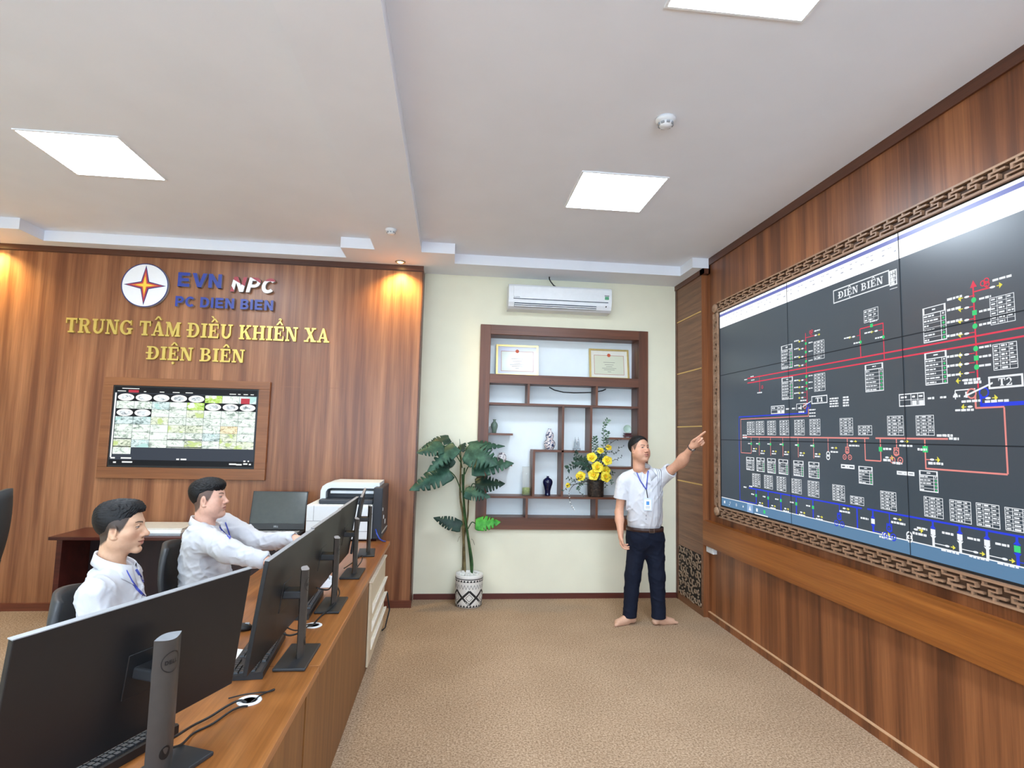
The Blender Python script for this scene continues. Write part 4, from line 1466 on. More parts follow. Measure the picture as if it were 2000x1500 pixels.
def make_monitor(name, label, w=.69, h=.405, top=1.2, col_top=1.095):
    """stands at the foot of its column; the picture side faces -x, width along y"""
    t = thing(name, label, 'monitor', (0, 0, ZD), 0, 'desk monitors in a row')
    zc = top - h / 2 - ZD
    R = Matrix.Rotation(math.radians(7.5), 3, 'Y')
    c = Vector((-.078, 0, zc))
    bm = MB()
    bm.cbox(-.008, .008, -w / 2, w / 2, -h / 2, h / 2, .003)
    bm.cbox(.006, .0105, -.06, .06, -.07, .05, .002)
    bm.v = [tuple(R @ Vector(p) + c) for p in bm.v]
    hs = bm.build('housing', M_BLACK_PL, t, world=False)
    bm = MB()
    bm.box(-.0095, -.008, -w / 2 + .006, w / 2 - .006, -h / 2 + .018, h / 2 - .006)
    bm.v = [tuple(R @ Vector(p) + c) for p in bm.v]
    bm.build('display', M_SCREEN_OFF, t, world=False)
    bm = MB()
    bm.box(-.0085, .0085, -w / 2 - .001, w / 2 + .001, h / 2 - .0015, h / 2 + .001)
    bm.v = [tuple(R @ Vector(p) + c) for p in bm.v]
    bm.build('bezel', M_GREY_PL, t, world=False)
    # mounting arm
    MB().cbox(-.075, .0, -.04, .04, zc - .02, zc + .012, .006).build('mount_arm', M_DARK_PL, t, world=False)
    # column: lens shaped section, slanting top
    n = 20
    pl = [(.019 * math.sin(PI * k / n), -.044 + .088 * k / n) for k in range(n + 1)] + [(-.012 * math.sin(PI * k / n), .044 - .088 * k / n) for k in range(1, n)]
    m = len(pl)
    H = col_top - ZD
    vs = [(x, y, .01) for x, y in pl] + [(x, y, H - (x + .0) * .35) for x, y in pl]
    bm = MB().add(vs, [list(range(m))[::-1]] + [(i, (i + 1) % m, m + (i + 1) % m, m + i) for i in range(m)], 0).add(vs[m:], [list(range(m))], 1)
    col = bm.build('column', [M_STAND, M_GREY_PL], t, world=False)
    # round mark on the column: ring and four letters
    bm = MB()
    fnc = lambda u, v, w_: (.0192 * math.sin(PI * (u + .044) / .088) + w_, u, H - .065 + v)
    rg = arc(0, 0, .028, .028, 0, 360, .0022, .0022, 30)
    bm.add([fnc(u, v, .0012) for u, v in rg], [(k, k + 1, 61 - k - 1, 61 - k) for k in range(30)])
    write('DELL', SANS, .1, -.019, .019, .011, None, 0, lambda ch, ps: [bm.add([fnc(u, v - .0055, .0012) for u, v in p], [list(range(len(p)))]) for p in ps])
    bm.build('maker_mark', M_BLACK_PL, col, world=False)
    # cable hole ring
    bm = MB()
    bm.add([(.0192 * math.sin(PI * (u + .044) / .088) + .0012, u, .07 + v) for u, v in arc(0, 0, .017, .017, 0, 360, .0169, .0169, 24)[:24]], [list(range(24))])
    bm.build('cable_hole', M_CABLE, col, world=False)
    MB().cbox(-.07, .056, -.135, .135, .0006, .013, .004).build('base', M_DARK_PL, t, world=False)
    return t


big = make_monitor('monitor', 'big black monitor in the foreground, seen from behind with grey stand', .715, .385, 1.203, 1.1)
mon = make_monitor('monitor', '', .682)
for k, (x, y, a, lab) in enumerate(((-.752, 1.69, -22.8, ''), (-.592, 2.50, 0, 'second monitor from the camera, back turned, beside the white cable ring'),
                                    (-.60, 3.21, 0, 'third monitor from the camera, between the two seated men and the carpet'),
                                    (-.606, 3.90, 0, 'fourth monitor from the camera, in front of the laptop'),
                                    (-.612, 4.56, 6, 'farthest monitor of the row, in front of the printer'))):
    o = big if k == 0 else mon if k == 1 else copy_tree(mon)
    o.location = (x, y, ZD)
    o.rotation_euler = (0, 0, math.radians(a))
    if lab:
        o['label'] = lab


def make_keyboard(label):
    t = thing('keyboard', label, 'keyboard', (0, 0, ZD + .0006), 0, 'black keyboards')
    MB().prism([(-.07, 0), (.07, 0), (.07, .024), (.062, .027), (-.07, .014)], lambda u, v, w: (u, -.22 + w, v), .44).build('case', M_BLACK_PL, t, world=False)
    key = None
    for r in range(6):
        x = .052 - r * .0205
        z = .0255 - (.052 - x) * .098
        ks = []
        if r == 5:
            ks = [(-.205, .024), (-.178, .024), (-.15, .024), (-.08, .11), (-.006, .024), (.022, .024), (.075, .018), (.095, .018), (.115, .018), (.145, .038), (.184, .018)]
        else:
            for k in range(14):
                ks.append((-.207 + k * .0193, .0165))
            for k in range(3):
                if r < 3:
                    ks.append((.077 + k * .0193, .0165))
            if r > 0:
                for k in range(4):
                    ks.append((.141 + k * .0193, .0165))
        for (y, w) in ks:
            if key is None:
                key = MB().prism([(-.5, 0), (.5, 0), (.42, .0075), (-.42, .0075)], lambda u, v, q: (u * .0165, (q - .5) * (1 if v == 0 else .86), v), 1).build('key', M_KEY, t, world=False)
                kk = key
            else:
                kk = key.copy()
                COL.objects.link(kk)
                kk.parent = t
            kk.location = (x, -y, z)
            kk.scale = (1, w, 1)
    return t


kb = make_keyboard('black keyboard under the second monitor, beside the square stand foot')
kb.location = (-.765, 2.515, ZD + .0006)
kb.rotation_euler = (0, 0, math.radians(5))
for x, y, a, lab in ((-.955, 1.75, -22.8, 'black keyboard behind the foreground monitor at the bottom edge'), (-.755, 3.2, 3, 'black keyboard under the third monitor')):
    o = copy_tree(kb)
    o.location = (x, y, ZD + .0006)
    o.rotation_euler = (0, 0, math.radians(a))
    o['label'] = lab

p = on(2, 470, 1224, ZD + .015)
t = thing('mouse', 'black computer mouse between the two nearest monitors', 'mouse', (p[0], p[1], ZD))
MB().ball((0, 0, .012), (.055, .031, .02), 0, 16, 10).build('shell', M_BLACK_PL, t, world=False)
MB().cbox(.02, .04, -.004, .004, .024, .034, .002).build('wheel', M_GREY_PL, t, world=False)
q = [on(2, x, y, ZD + .006) for x, y in ((480, 1222), (500, 1222), (530, 1218))]
tag(MB().tube([(v[0], v[1], ZD + .006) for v in q], .002).build('mouse_cable', M_CABLE), 'thin black cable running from the mouse behind the second monitor', 'cable')
q = [on(2, x, y, ZD) for x, y in ((452, 1312), (478, 1272), (440, 1268), (415, 1306))]
tag(MB().add([(v[0], v[1], ZD + .001) for v in q] + [(v[0], v[1], ZD + .007) for v in q], [(0, 1, 2, 3), (4, 5, 6, 7), (0, 1, 5, 4), (1, 2, 6, 5), (2, 3, 7, 6), (3, 0, 4, 7)])
    .build('notebook', M_PAPER), 'white notebook lying beside the keyboard of the second monitor', 'notebook')

for (px, py), lab in (((487, 1369), 'white cable ring in the desk beside the foreground monitor'), ((612, 1222), 'white cable ring in the desk behind the second monitor')):
    c = on(2, px, py, ZD)
    t = thing('cable_grommet', lab, 'cable grommet', (c[0], c[1], ZD), 0, 'white cable rings')
    MB().lathe([(.026, .0), (.026, .004), (.034, .005), (.04, .003), (.041, .0)], seg=32).build('ring', M_WHITE_PL, t, world=False)
    MB().lathe([(0, .0012), (.0265, .0012)], seg=24).build('opening', M_CABLE, t, world=False)


def desk_cable(name, lab, pts, r=.004, mat=M_CABLE, cat='cable', group=None):
    """pts: photograph points with a height above the desk"""
    P = [Vector(on(2, x, y, ZD + h)) for x, y, h in pts]
    out = []
    for i in range(len(P) - 1):
        p0, p1, p2, p3 = P[max(i - 1, 0)], P[i], P[i + 1], P[min(i + 2, len(P) - 1)]
        for k in range(6):
            s = k / 6
            out.append(.5 * ((2 * p1) + (-p0 + p2) * s + (2 * p0 - 5 * p1 + 4 * p2 - p3) * s * s + (-p0 + 3 * p1 - 3 * p2 + p3) * s ** 3))
    out.append(P[-1])
    return tag(MB().tube(out, r).build(name, mat), lab, cat, group)


desk_cable('monitor_cable', 'upper black cable from the foreground stand to the white ring', [(318, 1452, .06), (345, 1437, .04), (375, 1418, .012), (410, 1400, .008), (445, 1378, .01), (468, 1368, .012), (482, 1372, .004)], .004)
desk_cable('monitor_cable', 'lower black cable from the foreground stand to the white ring', [(326, 1462, .05), (354, 1454, .02), (378, 1432, .005), (416, 1413, .005), (452, 1388, .006), (472, 1380, .006), (484, 1379, .003)], .0035)
desk_cable('keyboard_cable', 'thin black cable from the white ring along the keyboard', [(490, 1372, .004), (512, 1356, .006), (535, 1346, .006), (528, 1350, .006), (480, 1356, .006), (446, 1364, .006)], .0025)
desk_cable('monitor_cable', 'black cable looping from the second monitor to its stand', [(548, 1216, .09), (548, 1232, .055), (565, 1241, .045), (588, 1234, .045), (600, 1224, .03), (610, 1222, .004)], .004)
desk_cable('monitor_cable', 'second black cable looping below the second monitor', [(556, 1216, .1), (562, 1226, .07), (580, 1231, .055), (600, 1220, .04), (621, 1219, .004)], .003)
desk_cable('monitor_cable', 'black cable hanging from the third monitor down to the ring', [(618, 1148, .1), (640, 1152, .08), (652, 1140, .075), (663, 1158, .04), (648, 1185, .02), (625, 1205, .012), (612, 1220, .006)], .004)
desk_cable('monitor_cable', 'black cable looping behind the fourth monitor', [(672, 1110, .06), (690, 1098, .05), (706, 1085, .05), (706, 1096, .03), (694, 1112, .02)], .0035)

# white telephone between third and fourth monitor
c = on(2, 646, 1140, ZD)
t = thing('desk_telephone', 'white desk telephone between the third and fourth monitor', 'telephone', (c[0] - .05, c[1] - .02, ZD + .0006), .2)
MB().prism([(-.1, 0), (.08, 0), (.08, .02), (.02, .045), (-.1, .075)], lambda u, v, w: (u, -.08 + w, v), .16).build('body', M_WHITE_PL, t, world=False)
bm = MB()
bm.tube([(-.05, -.09, .075), (-.055, -.08, .092), (-.055, 0, .098), (-.055, .08, .092), (-.05, .09, .075)], [.02, .018, .015, .018, .02], 10)
bm.build('handset', M_WHITE_PL, t, world=False)
bm = MB()
for i in range(3):
    for j in range(4):
        bm.box(.005 + j * .016, .015 + j * .016, -.03 + i * .022, -.014 + i * .022, .05 - j * .008, .054 - j * .008)
bm.build('key_pad', M_GREY_PL, t, world=False)

# ================================================================ dark red desk against the veneer wall
t = thing('side_desk', 'dark red wooden desk standing against the veneer wall', 'desk', (-1.95, 5.38, 0))
ZB = .74
MB().cbox(-3.285, -.62, 5.135, 5.622, ZB - .028, ZB, .004).build('desktop', M_MAHOG, t)
for x in (-3.235, -.66):
    MB().cbox(x - .022, x + .022, 5.2, 5.6, 0, ZB - .028, .003).build('side_panel', M_MAHOG, t)
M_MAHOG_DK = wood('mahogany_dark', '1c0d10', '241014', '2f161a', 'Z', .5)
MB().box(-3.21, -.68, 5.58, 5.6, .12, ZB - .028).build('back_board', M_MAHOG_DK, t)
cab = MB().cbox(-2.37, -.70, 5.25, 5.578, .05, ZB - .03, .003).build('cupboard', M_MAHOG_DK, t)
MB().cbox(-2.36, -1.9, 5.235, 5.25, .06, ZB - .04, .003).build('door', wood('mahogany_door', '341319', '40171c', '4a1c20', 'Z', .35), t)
MB().tube([(-2.305, 5.235, .52), (-2.305, 5.215, .525), (-2.305, 5.21, .545), (-2.305, 5.21, .605), (-2.305, 5.215, .625), (-2.305, 5.235, .63)], .006).build('handle', M_METAL, kids(t)[-1])

t = thing('document_tray', 'flat stack of white folders on the dark red desk', 'folders', (-2.5, 5.4, ZB))
for k, (z0, z1, mt, d) in enumerate(((0, .02, M_GREY_PL, 0), (.02, .045, M_PAPER, .01), (.045, .06, plain('folder_grey', 'c8c4bc', .5), .03))):
    MB().cbox(-2.78 + d, -2.28, 5.2 + d, 5.58, ZB + z0, ZB + z1, .003).build('folder', mt, t)

t = thing('laptop', 'open black laptop on the dark red desk beside the printer', 'laptop', (-1.52, 5.3, ZB))
MB().cbox(-1.77, -1.29, 5.14, 5.42, ZB, ZB + .025, .004).build('base', M_BLACK_PL, t)
R = Matrix.Rotation(math.radians(-14), 3, 'X')
bm = MB().cbox(-.245, .245, -.006, .006, 0, .345, .003)
bm.v = [tuple(R @ Vector(p) + Vector((-1.545, 5.40, ZB + .025))) for p in bm.v]
lid = bm.build('lid', M_BLACK_PL, t)
bm = MB().box(-.235, .235, -.008, -.006, .055, .336)
bm.v = [tuple(R @ Vector(p) + Vector((-1.545, 5.40, ZB + .025))) for p in bm.v]
bm.build('display', plain('laptop_glass', '3a403c', .12, spec=.8), lid)
bm = MB()
fnl = lambda u, v, w: tuple(R @ Vector((u, -.0065 - w, v)) + Vector((-1.545, 5.40, ZB + .025)))
write('DELL', SANS, .1, -.025, .015, .016, None, 0, lambda ch, ps: [relief(bm, p_, lambda u, v, w: fnl(u, v + .02, w), 0, .0008) for p_ in ps])
bm.build('maker_mark', M_GREY_PL, lid)
bm = MB()
for r in range(5):
    for k in range(17):
        bm.box(-1.74 + k * .025, -1.74 + k * .025 + .021, 5.2 + r * .026, 5.2 + r * .026 + .021, ZB + .025, ZB + .029)
bm.build('keys', M_GREY_PL, t)

t = thing('printer', 'large white office printer with dark right side on the dark red desk', 'printer', (-.9, 5.3, ZB))
M_PRN = plain('printer_white', 'e4ebee', .4, var=.01)
M_PRN_DK = plain('printer_dark', '33383f', .4)
MB().cbox(-1.21, -.655, 5.06, 5.56, ZB, 1.035, .012).build('body', M_PRN, t)
bm = MB()
for z in (.81, .895):
    bm.box(-1.205, -.66, 5.0585, 5.06, z, z + .004)
bm.box(-1.15, -1.147, 5.0585, 5.06, .9, 1.03)
bm.build('panel_joints', M_GREY_PL, t)
for z in (.765, .85):
    MB().cbox(-.98, -.86, 5.05, 5.06, z, z + .014, .003).build('tray_handle', M_DARK_PL, t)
MB().cbox(-1.12, -.66, 5.1, 5.5, 1.035, 1.075, .01).build('output_tray', M_PRN_DK, t)
arch = [(-1.13, 1.04), (-1.13, 1.14), (-1.115, 1.18), (-1.08, 1.205), (-1.03, 1.215), (-.62, 1.215), (-.62, 1.165), (-1.04, 1.165), (-1.07, 1.155), (-1.085, 1.13), (-1.085, 1.04)]
MB().prism(arch, lambda u, v, w: (u, 5.2 + w, v), .36).build('scanner_cover', M_PRN, t)
MB().box(-1.085, -.62, 5.3, 5.55, 1.04, 1.166).build('scanner_bay', M_PRN_DK, t)
MB().cbox(-1.05, -.66, 5.22, 5.3, 1.115, 1.14, .004).build('scanner_bar', M_PRN, t)
MB().cbox(-.655, -.575, 5.08, 5.56, ZB, 1.185, .01).build('side_unit', M_PRN_DK, t)
bm = MB()
for y, z, s in ((5.12, .98, .02), (5.2, .9, .025), (5.32, .84, .03)):
    bm.box(-.575, -.572, y, y + s, z, z + s * 1.3)
bm.build('side_stickers', M_PAPER, t)
MB().cbox(-.60, -.567, 5.1, 5.5, .785, .797, .003).build('side_grip', M_GREY_PL, t)
tag(MB().tube([(-.62, 5.06, .83), (-.6, 5.0, .80), (-.575, 4.96, .77), (-.55, 4.99, .745), (-.53, 5.03, .734)], .006).build('network_cable', plain('blue_cable', '3858c8', .4)), 'blue network cable behind the farthest monitor', 'cable')
tag(MB().tube([(-.5, 5.07, .3), (-.49, 5.09, .22), (-.475, 5.08, .15), (-.49, 5.06, .08), (-.5, 5.02, .02), (-.52, 4.98, .012)], .006).build('floor_cable', M_CABLE), 'black cord hanging to the carpet at the end of the desk', 'cable')


# ================================================================ office chairs
def make_chair(label, mats, back_top=.98, back_w=.46):
    """faces +x; origin on the floor under the seat"""
    t = thing('office_chair', label, 'chair', (0, 0, 0), 0, 'office chairs')
    MB().cbox(-.22, .24, -.24, .24, .38, .44, .028).build('seat', mats[0], t, world=False)
    n, mrow = 12, 10
    vs, fs = [], []
    for side in (0, 1):
        for j in range(mrow + 1):
            v = j / mrow
            w = back_w / 2 * (1 - .55 * max(0, v - .8) ** 2 / .04 * .35) * (.86 + .14 * math.sin(PI * min(1, v * 1.1)))
            for i in range(n + 1):
                u = -1 + 2 * i / n
                x = -.24 - .06 * v - .05 * (1 - u * u) - .02 * math.sin(v * PI) + (0 if side == 0 else -.03)
                z = .56 + (back_top - .56) * (v - .04 * v * u * u)
                vs.append((x, u * w, z))
    k = (n + 1) * (mrow + 1)
    for j in range(mrow):
        for i in range(n):
            a = j * (n + 1) + i
            fs += [(a, a + 1, a + n + 2, a + n + 1), (k + a, k + a + n + 1, k + a + n + 2, k + a + 1)]
    ring = [i for i in range(n + 1)] + [j * (n + 1) + n for j in range(1, mrow + 1)] + [mrow * (n + 1) + i for i in range(n - 1, -1, -1)] + [j * (n + 1) for j in range(mrow - 1, 0, -1)]
    for a, b_ in zip(ring, ring[1:] + ring[:1]):
        fs.append((a, k + a, k + b_, b_))
    MB().add(vs, fs, 0, True).build('backrest', mats[1], t, world=False)
    MB().tube([(-.05, 0, .395), (-.22, 0, .41), (-.32, 0, .52), (-.345, 0, .7)], .02).build('back_bracket', M_BLACK_PL, t, world=False)
    for s in (-1, 1):
        MB().tube([(.0, s * .22, .44), (.0, s * .29, .46), (-.03, s * .3, .6), (-.04, s * .29, .665)], .016).build('arm_support', M_BLACK_PL, t, world=False)
        MB().cbox(-.17, .1, s * .29 - .035, s * .29 + .035, .66, .69, .012).build('armrest', M_DARK_PL, t, world=False)
    MB().lathe([(.03, .1), (.03, .3), (.022, .3), (.022, .385)], seg=16).build('gas_post', M_BLACK_PL, t, world=False)
    for q in range(5):
        a = q * 2 * PI / 5 + PI / 5
        lg = MB().tube([(0, 0, .1), (.15 * math.cos(a), .15 * math.sin(a), .09), (.26 * math.cos(a), .26 * math.sin(a), .065)], [.028, .022, .016]).build('foot', M_BLACK_PL, t, world=False)
        MB().lathe([(.0, -.012), (.027, -.012), (.027, .012), (0, .012)], (.26 * math.cos(a), .26 * math.sin(a), .0275), 16, 0, 'Y').build('caster', M_BLACK_PL, lg, world=False)
    return t


M_CHAIR_BACK = plain('chair_back_shell', '2c2f33', .45)
CHAIR1 = make_chair('black office chair of the man seated nearest the camera', (M_FABRIC_BLK, M_CHAIR_BACK))
CHAIR2 = copy_tree(CHAIR1)
CHAIR2['label'] = 'black office chair of the man seated farther away, reaching to the desk'
CHAIR3 = make_chair('tall black chair cut off by the left edge of the picture', (M_FABRIC_BLK, M_MESH_GREY), 1.2, .52)
CHAIR3.location = (-3.50, 4.35, 0)
CHAIR3.rotation_euler = (0, 0, math.radians(200))
# ================================================================ monstera in the patterned pot
def leaf_mat(name, c0, c1, c2):
    tt = NT(name)
    f = tt.noise(tt.coords(), 14, 3, .6)
    tt.l(tt.ramp(f, [(.3, c0), (.5, c1), (.7, c2)]), tt.b.inputs['Base Color'])
    tt.b.inputs['Roughness'].default_value = .42
    tt.b.inputs['Specular IOR Level'].default_value = .25
    return tt.m


M_LEAF = leaf_mat('monstera_leaf', '1f3c2f', '305042', '486c56')
M_LEAF_DK = leaf_mat('monstera_leaf_dark', '182b24', '233b30', '304a3d')
M_LEAF_BR = leaf_mat('monstera_leaf_bright', '2f7a2c', '48a03c', '69bd52')
M_STEM = leaf_mat('monstera_stem', '24402a', '35552f', '4b6a3c')
M_TRUNK = leaf_mat('monstera_trunk', '4b4028', '6a5c3c', '857650')
M_POT = NT('pot_ceramic')
px_, py_ = 0.226, 5.705
t = thing('potted_monstera', 'tall monstera plant in a white pot with black zigzag pattern', 'plant', (px_, py_, 0))
PR, PHT = .132, .305
pot = MB().lathe([(0, .0), (PR - .012, .0), (PR - .004, .01), (PR, .04), (PR + .002, PHT - .03), (PR + .005, PHT - .012), (PR, PHT), (PR - .014, PHT), (PR - .016, PHT - .03), (0, PHT - .03)], (px_, py_, 0), 48) \
    .build('pot', plain('white_pot', 'e6e2da', .5, var=.04, scale=60, bump=.2), t)
mb = MB()


def pot_pt(a, z, off=.0012):
    r = (PR - .004 + .006 * min(1, z / .3)) + off + .002
    return (px_ + r * math.sin(a), py_ - r * math.cos(a), z)


def pot_line(pts, w):
    for (a0, z0), (a1, z1) in zip(pts, pts[1:]):
        L = math.hypot((a1 - a0) * PR, z1 - z0)
        na, nz = -(z1 - z0) / L * w / 2 / PR, (a1 - a0) * PR / L * w / 2
        k = 6
        for i in range(k):
            s0, s1 = i / k, (i + 1) / k
            q = [(a0 + (a1 - a0) * s + f * na, z0 + (z1 - z0) * s + f * nz) for s, f in ((s0, -1), (s1, -1), (s1, 1), (s0, 1))]
            mb.add([pot_pt(*p) for p in q], [(0, 1, 2, 3)])


for k in range(6):
    a = k * PI / 3
    pot_line([(a - .52, .10), (a, .165), (a + .52, .10)], .02)
    pot_line([(a - .52, .10), (a, .035), (a + .52, .10)], .02)
    pot_line([(a - .26, .10), (a, .135), (a + .26, .10), (a, .065), (a - .26, .10)], .004)
for k in range(26):
    a = k * 2 * PI / 26
    for z0, s in ((.245, 1), (.012, -1)):
        mb.add([pot_pt(a, z0), pot_pt(a + .2, z0), pot_pt(a + .12, z0 + .022)], [(0, 1, 2)])
    pot_line([(a, .272), (a + .245, .272)], .008)
    pot_line([(a, .18), (a + .12, .22), (a + .24, .18)], .003)
mb.build('pattern', plain('pot_black', '1c1a1a', .6), pot)
mb = MB()
rng = random.Random(8)
for k in range(70):
    a, r = rng.uniform(0, 6.28), .11 * math.sqrt(rng.random())
    mb.ball((px_ + r * math.cos(a), py_ + r * math.sin(a), PHT - .026 + rng.uniform(0, .008)), (.013, .012, .009), 0, 8, 5)
o = mb.build('pebbles', plain('white_pebble', 'dedcd4', .6, var=.1), t)
o['kind'] = 'stuff'
P_ = lambda x, y, d: at(790 + x * .25332, 830 + y * .25332, d)
D0 = 5.66


def spline(P, n=8):
    P = [Vector(p) for p in P]
    out = []
    for i in range(len(P) - 1):
        p0, p1, p2, p3 = P[max(i - 1, 0)], P[i], P[i + 1], P[min(i + 2, len(P) - 1)]
        for k in range(n):
            s = k / n
            out.append(.5 * ((2 * p1) + (-p0 + p2) * s + (2 * p0 - 5 * p1 + 4 * p2 - p3) * s * s + (-p0 + 3 * p1 - 3 * p2 + p3) * s ** 3))
    out.append(P[-1])
    return out


def trunk(pts, r0, r1, mat, name='trunk'):
    q = spline([P_(x, y, D0 + d) for x, y, d in pts], 6)
    n = len(q)
    MB().tube(q, [r0 + (r1 - r0) * i / (n - 1) for i in range(n)], 9).build(name, mat, t)


trunk(((468, 1235, .02), (462, 1050, .0), (455, 850, 0), (452, 700, 0), (430, 560, 0), (432, 400, 0), (436, 250, 0)), .016, .008, M_TRUNK)
trunk(((522, 1225, 0), (510, 1030, .02), (488, 850, .02), (470, 720, .02), (455, 560, .02), (448, 380, .02)), .014, .01, M_STEM)
trunk(((448, 1235, .05), (452, 1060, .04), (456, 900, .04), (486, 720, .04), (492, 600, .03), (500, 470, .03)), .011, .007, M_TRUNK)
trunk(((505, 1230, -.02), (524, 1080, -.02), (498, 900, -.01), (462, 700, -.02), (455, 480, -.02), (462, 330, -.02)), .011, .008, M_STEM)
trunk(((436, 260, 0), (430, 180, 0), (425, 108, 0)), .006, .002, M_STEM, 'new_shoot')


def leaf(base, tip, up, width, mat, slits=5, droop=.25, stalk=None, seed=0):
    """split monstera leaf from base to tip; up = side the blade faces"""
    rg = random.Random(seed)
    b0, tp = Vector(base), Vector(tip)
    L = (tp - b0).length
    d = (tp - b0).normalized()
    nrm = Vector(up)
    nrm = (nrm - d * nrm.dot(d)).normalized()
    sd = d.cross(nrm)
    mb = MB()
    N = 40

    def half(s):
        # outline half width along the blade, heart shaped with a pointed tip
        s = max(0., min(1., s))
        return width * (math.sin(PI * min(1, (s + .12) / 1.12) ** .75) ** .8) * (1 - .25 * s)
    for sgn in (1, -1):
        cuts = [(.2 + .62 * (k + .5 + rg.uniform(-.15, .15)) / slits, rg.uniform(.25, .45), rg.uniform(.014, .028)) for k in range(slits)]
        cols = []
        for i in range(N + 1):
            s = i / N
            hw = half(s)
            for c, dep, wd_ in cuts:
                if abs(s - c) < wd_:
                    hw *= dep + (1 - dep) * .35 * abs(s - c) / wd_
            cols.append((s, hw))
        K = 5
        vs, fs = [], []
        for s, hw in cols:
            for k in range(K + 1):
                f = k / K
                lat = hw * f
                fwd = s * L + lat * .38 * (1 - s) - (.1 * L * f if s < .12 else 0)
                h = -droop * L * s * s * .5 - .22 * lat * f - .02 * L * math.sin(7 * s + f * 3) * f
                vs.append(b0 + d * fwd + sd * (sgn * lat) + nrm * h)
        for i in range(N):
            for k in range(K):
                a = i * (K + 1) + k
                fs.append((a, a + 1, a + K + 2, a + K + 1))
        mb.add(vs, fs, 0, True)
    o = mb.build('leaf', mat, t, weld=True)
    md = o.modifiers.new('thickness', 'SOLIDIFY')
    md.thickness = .0015
    if stalk is not None:
        MB().tube(spline(stalk, 6), .005, 7).build('leaf_stalk', M_STEM, t)


cv = Vector((-ray(880, 920)[0], -ray(880, 920)[1], 0)).normalized()      # towards the room
UPV = Vector((0, 0, 1))
LV = (((300, 160), (100, 195), -.12, -.27, .1, M_LEAF, .75, .3, (440, 300)), ((345, 100), (140, 150), -.02, -.14, .075, M_LEAF_DK, .9, .3, None),
      ((395, 165), (165, 345), -.14, -.26, .1, M_LEAF, .8, .3, (445, 330)), ((370, 250), (215, 350), -.02, -.1, .09, M_LEAF_DK, .6, .2, None),
      ((350, 355), (40, 480), -.1, -.32, .125, M_LEAF, .75, .25, (440, 520)), ((365, 270), (330, 340), .12, .1, .05, M_LEAF_DK, .8, .3, None),
      ((480, 185), (715, 285), -.12, -.24, .17, M_LEAF, .55, .3, (458, 300)), ((500, 155), (775, 130), .04, .08, .075, M_LEAF, 1.1, .35, (452, 280)),
      ((520, 325), (829, 262), -.1, -.16, .135, M_LEAF, .9, .35, (465, 380)), ((545, 455), (772, 438), .02, .0, .1, M_LEAF_DK, .6, .3, (500, 520)),
      ((465, 515), (660, 535), -.1, -.14, .09, M_LEAF, .75, .4, (470, 560)), ((435, 785), (222, 712), -.03, -.06, .075, M_LEAF_DK, .3, .15, (462, 800)),
      ((548, 762), (738, 745), -.05, -.1, .085, M_LEAF_BR, .55, .12, (490, 800)), ((430, 200), (470, 130), .1, .16, .05, M_LEAF_DK, .8, .3, None))
for i, (b0, tp, db, dt, w, mt, upk, dr, st) in enumerate(LV):
    B0, T0 = P_(*b0, D0 + db), P_(*tp, D0 + dt)
    stalk = None
    if st:
        q0 = P_(*st, D0)
        mid = (Vector(q0) + Vector(B0)) / 2 + Vector((0, 0, .04))
        stalk = [q0, mid, B0]
    leaf(B0, T0, cv * 1.0 + UPV * upk, w, mt, 5 if i not in (12,) else 4, dr, stalk, i)
for a, b_ in (((430, 860), (410, 900)), ((515, 880), (540, 925)), ((535, 1135), (595, 1150)), ((440, 1100), (436, 1160))):
    MB().tube(spline([P_(*a, D0 - .02), P_((a[0] + b_[0]) / 2, a[1] + 8, D0 - .03), P_(*b_, D0 - .04)], 4), .002, 5).build('aerial_root', M_TRUNK, t)

# ================================================================ yellow flower arrangement
fx, fy, fz = 1.556, 5.965, 1.039
t = thing('flower_arrangement', 'arrangement of yellow flowers in a dark stone pot in the niche', 'flowers', (fx, fy, fz))
pm = NT('stone_pot')
ff = pm.noise(pm.coords(), 45, 4, .7)
pm.l(pm.ramp(ff, [(.4, '2a2422'), (.58, '3e3531'), (.72, '8a7a5c')]), pm.b.inputs['Base Color'])
pm.b.inputs['Roughness'].default_value = .5
MB().lathe([(0, 0), (.078, 0), (.085, .01), (.09, .15), (.092, .172), (.084, .172), (.08, .15), (0, .15)], (fx, fy, fz), 32).build('pot', pm.m, t)
F_ = lambda x, y, d=0: at(1080 + x * .14, 810 + y * .14, 5.93 + d)
fm = NT('petal_yellow')
ff = fm.noise(fm.coords(), 25, 2)
fm.l(fm.ramp(ff, [(.3, 'd6b414'), (.5, 'f2d92a'), (.7, 'fbea58')]), fm.b.inputs['Base Color'])
fm.b.inputs['Roughness'].default_value = .55
M_HEART = plain('flower_heart', 'd8941e', .6)
M_GREEN = leaf_mat('foliage_green', '33503c', '4a6a52', '6b8a6c')
M_GREEN_DK = leaf_mat('foliage_dark', '22332b', '2f463a', '44604e')
M_TWIG = plain('dark_twig', '2b2622', .7)
rng = random.Random(21)
core = Vector((fx, fy + .0, fz + .17))


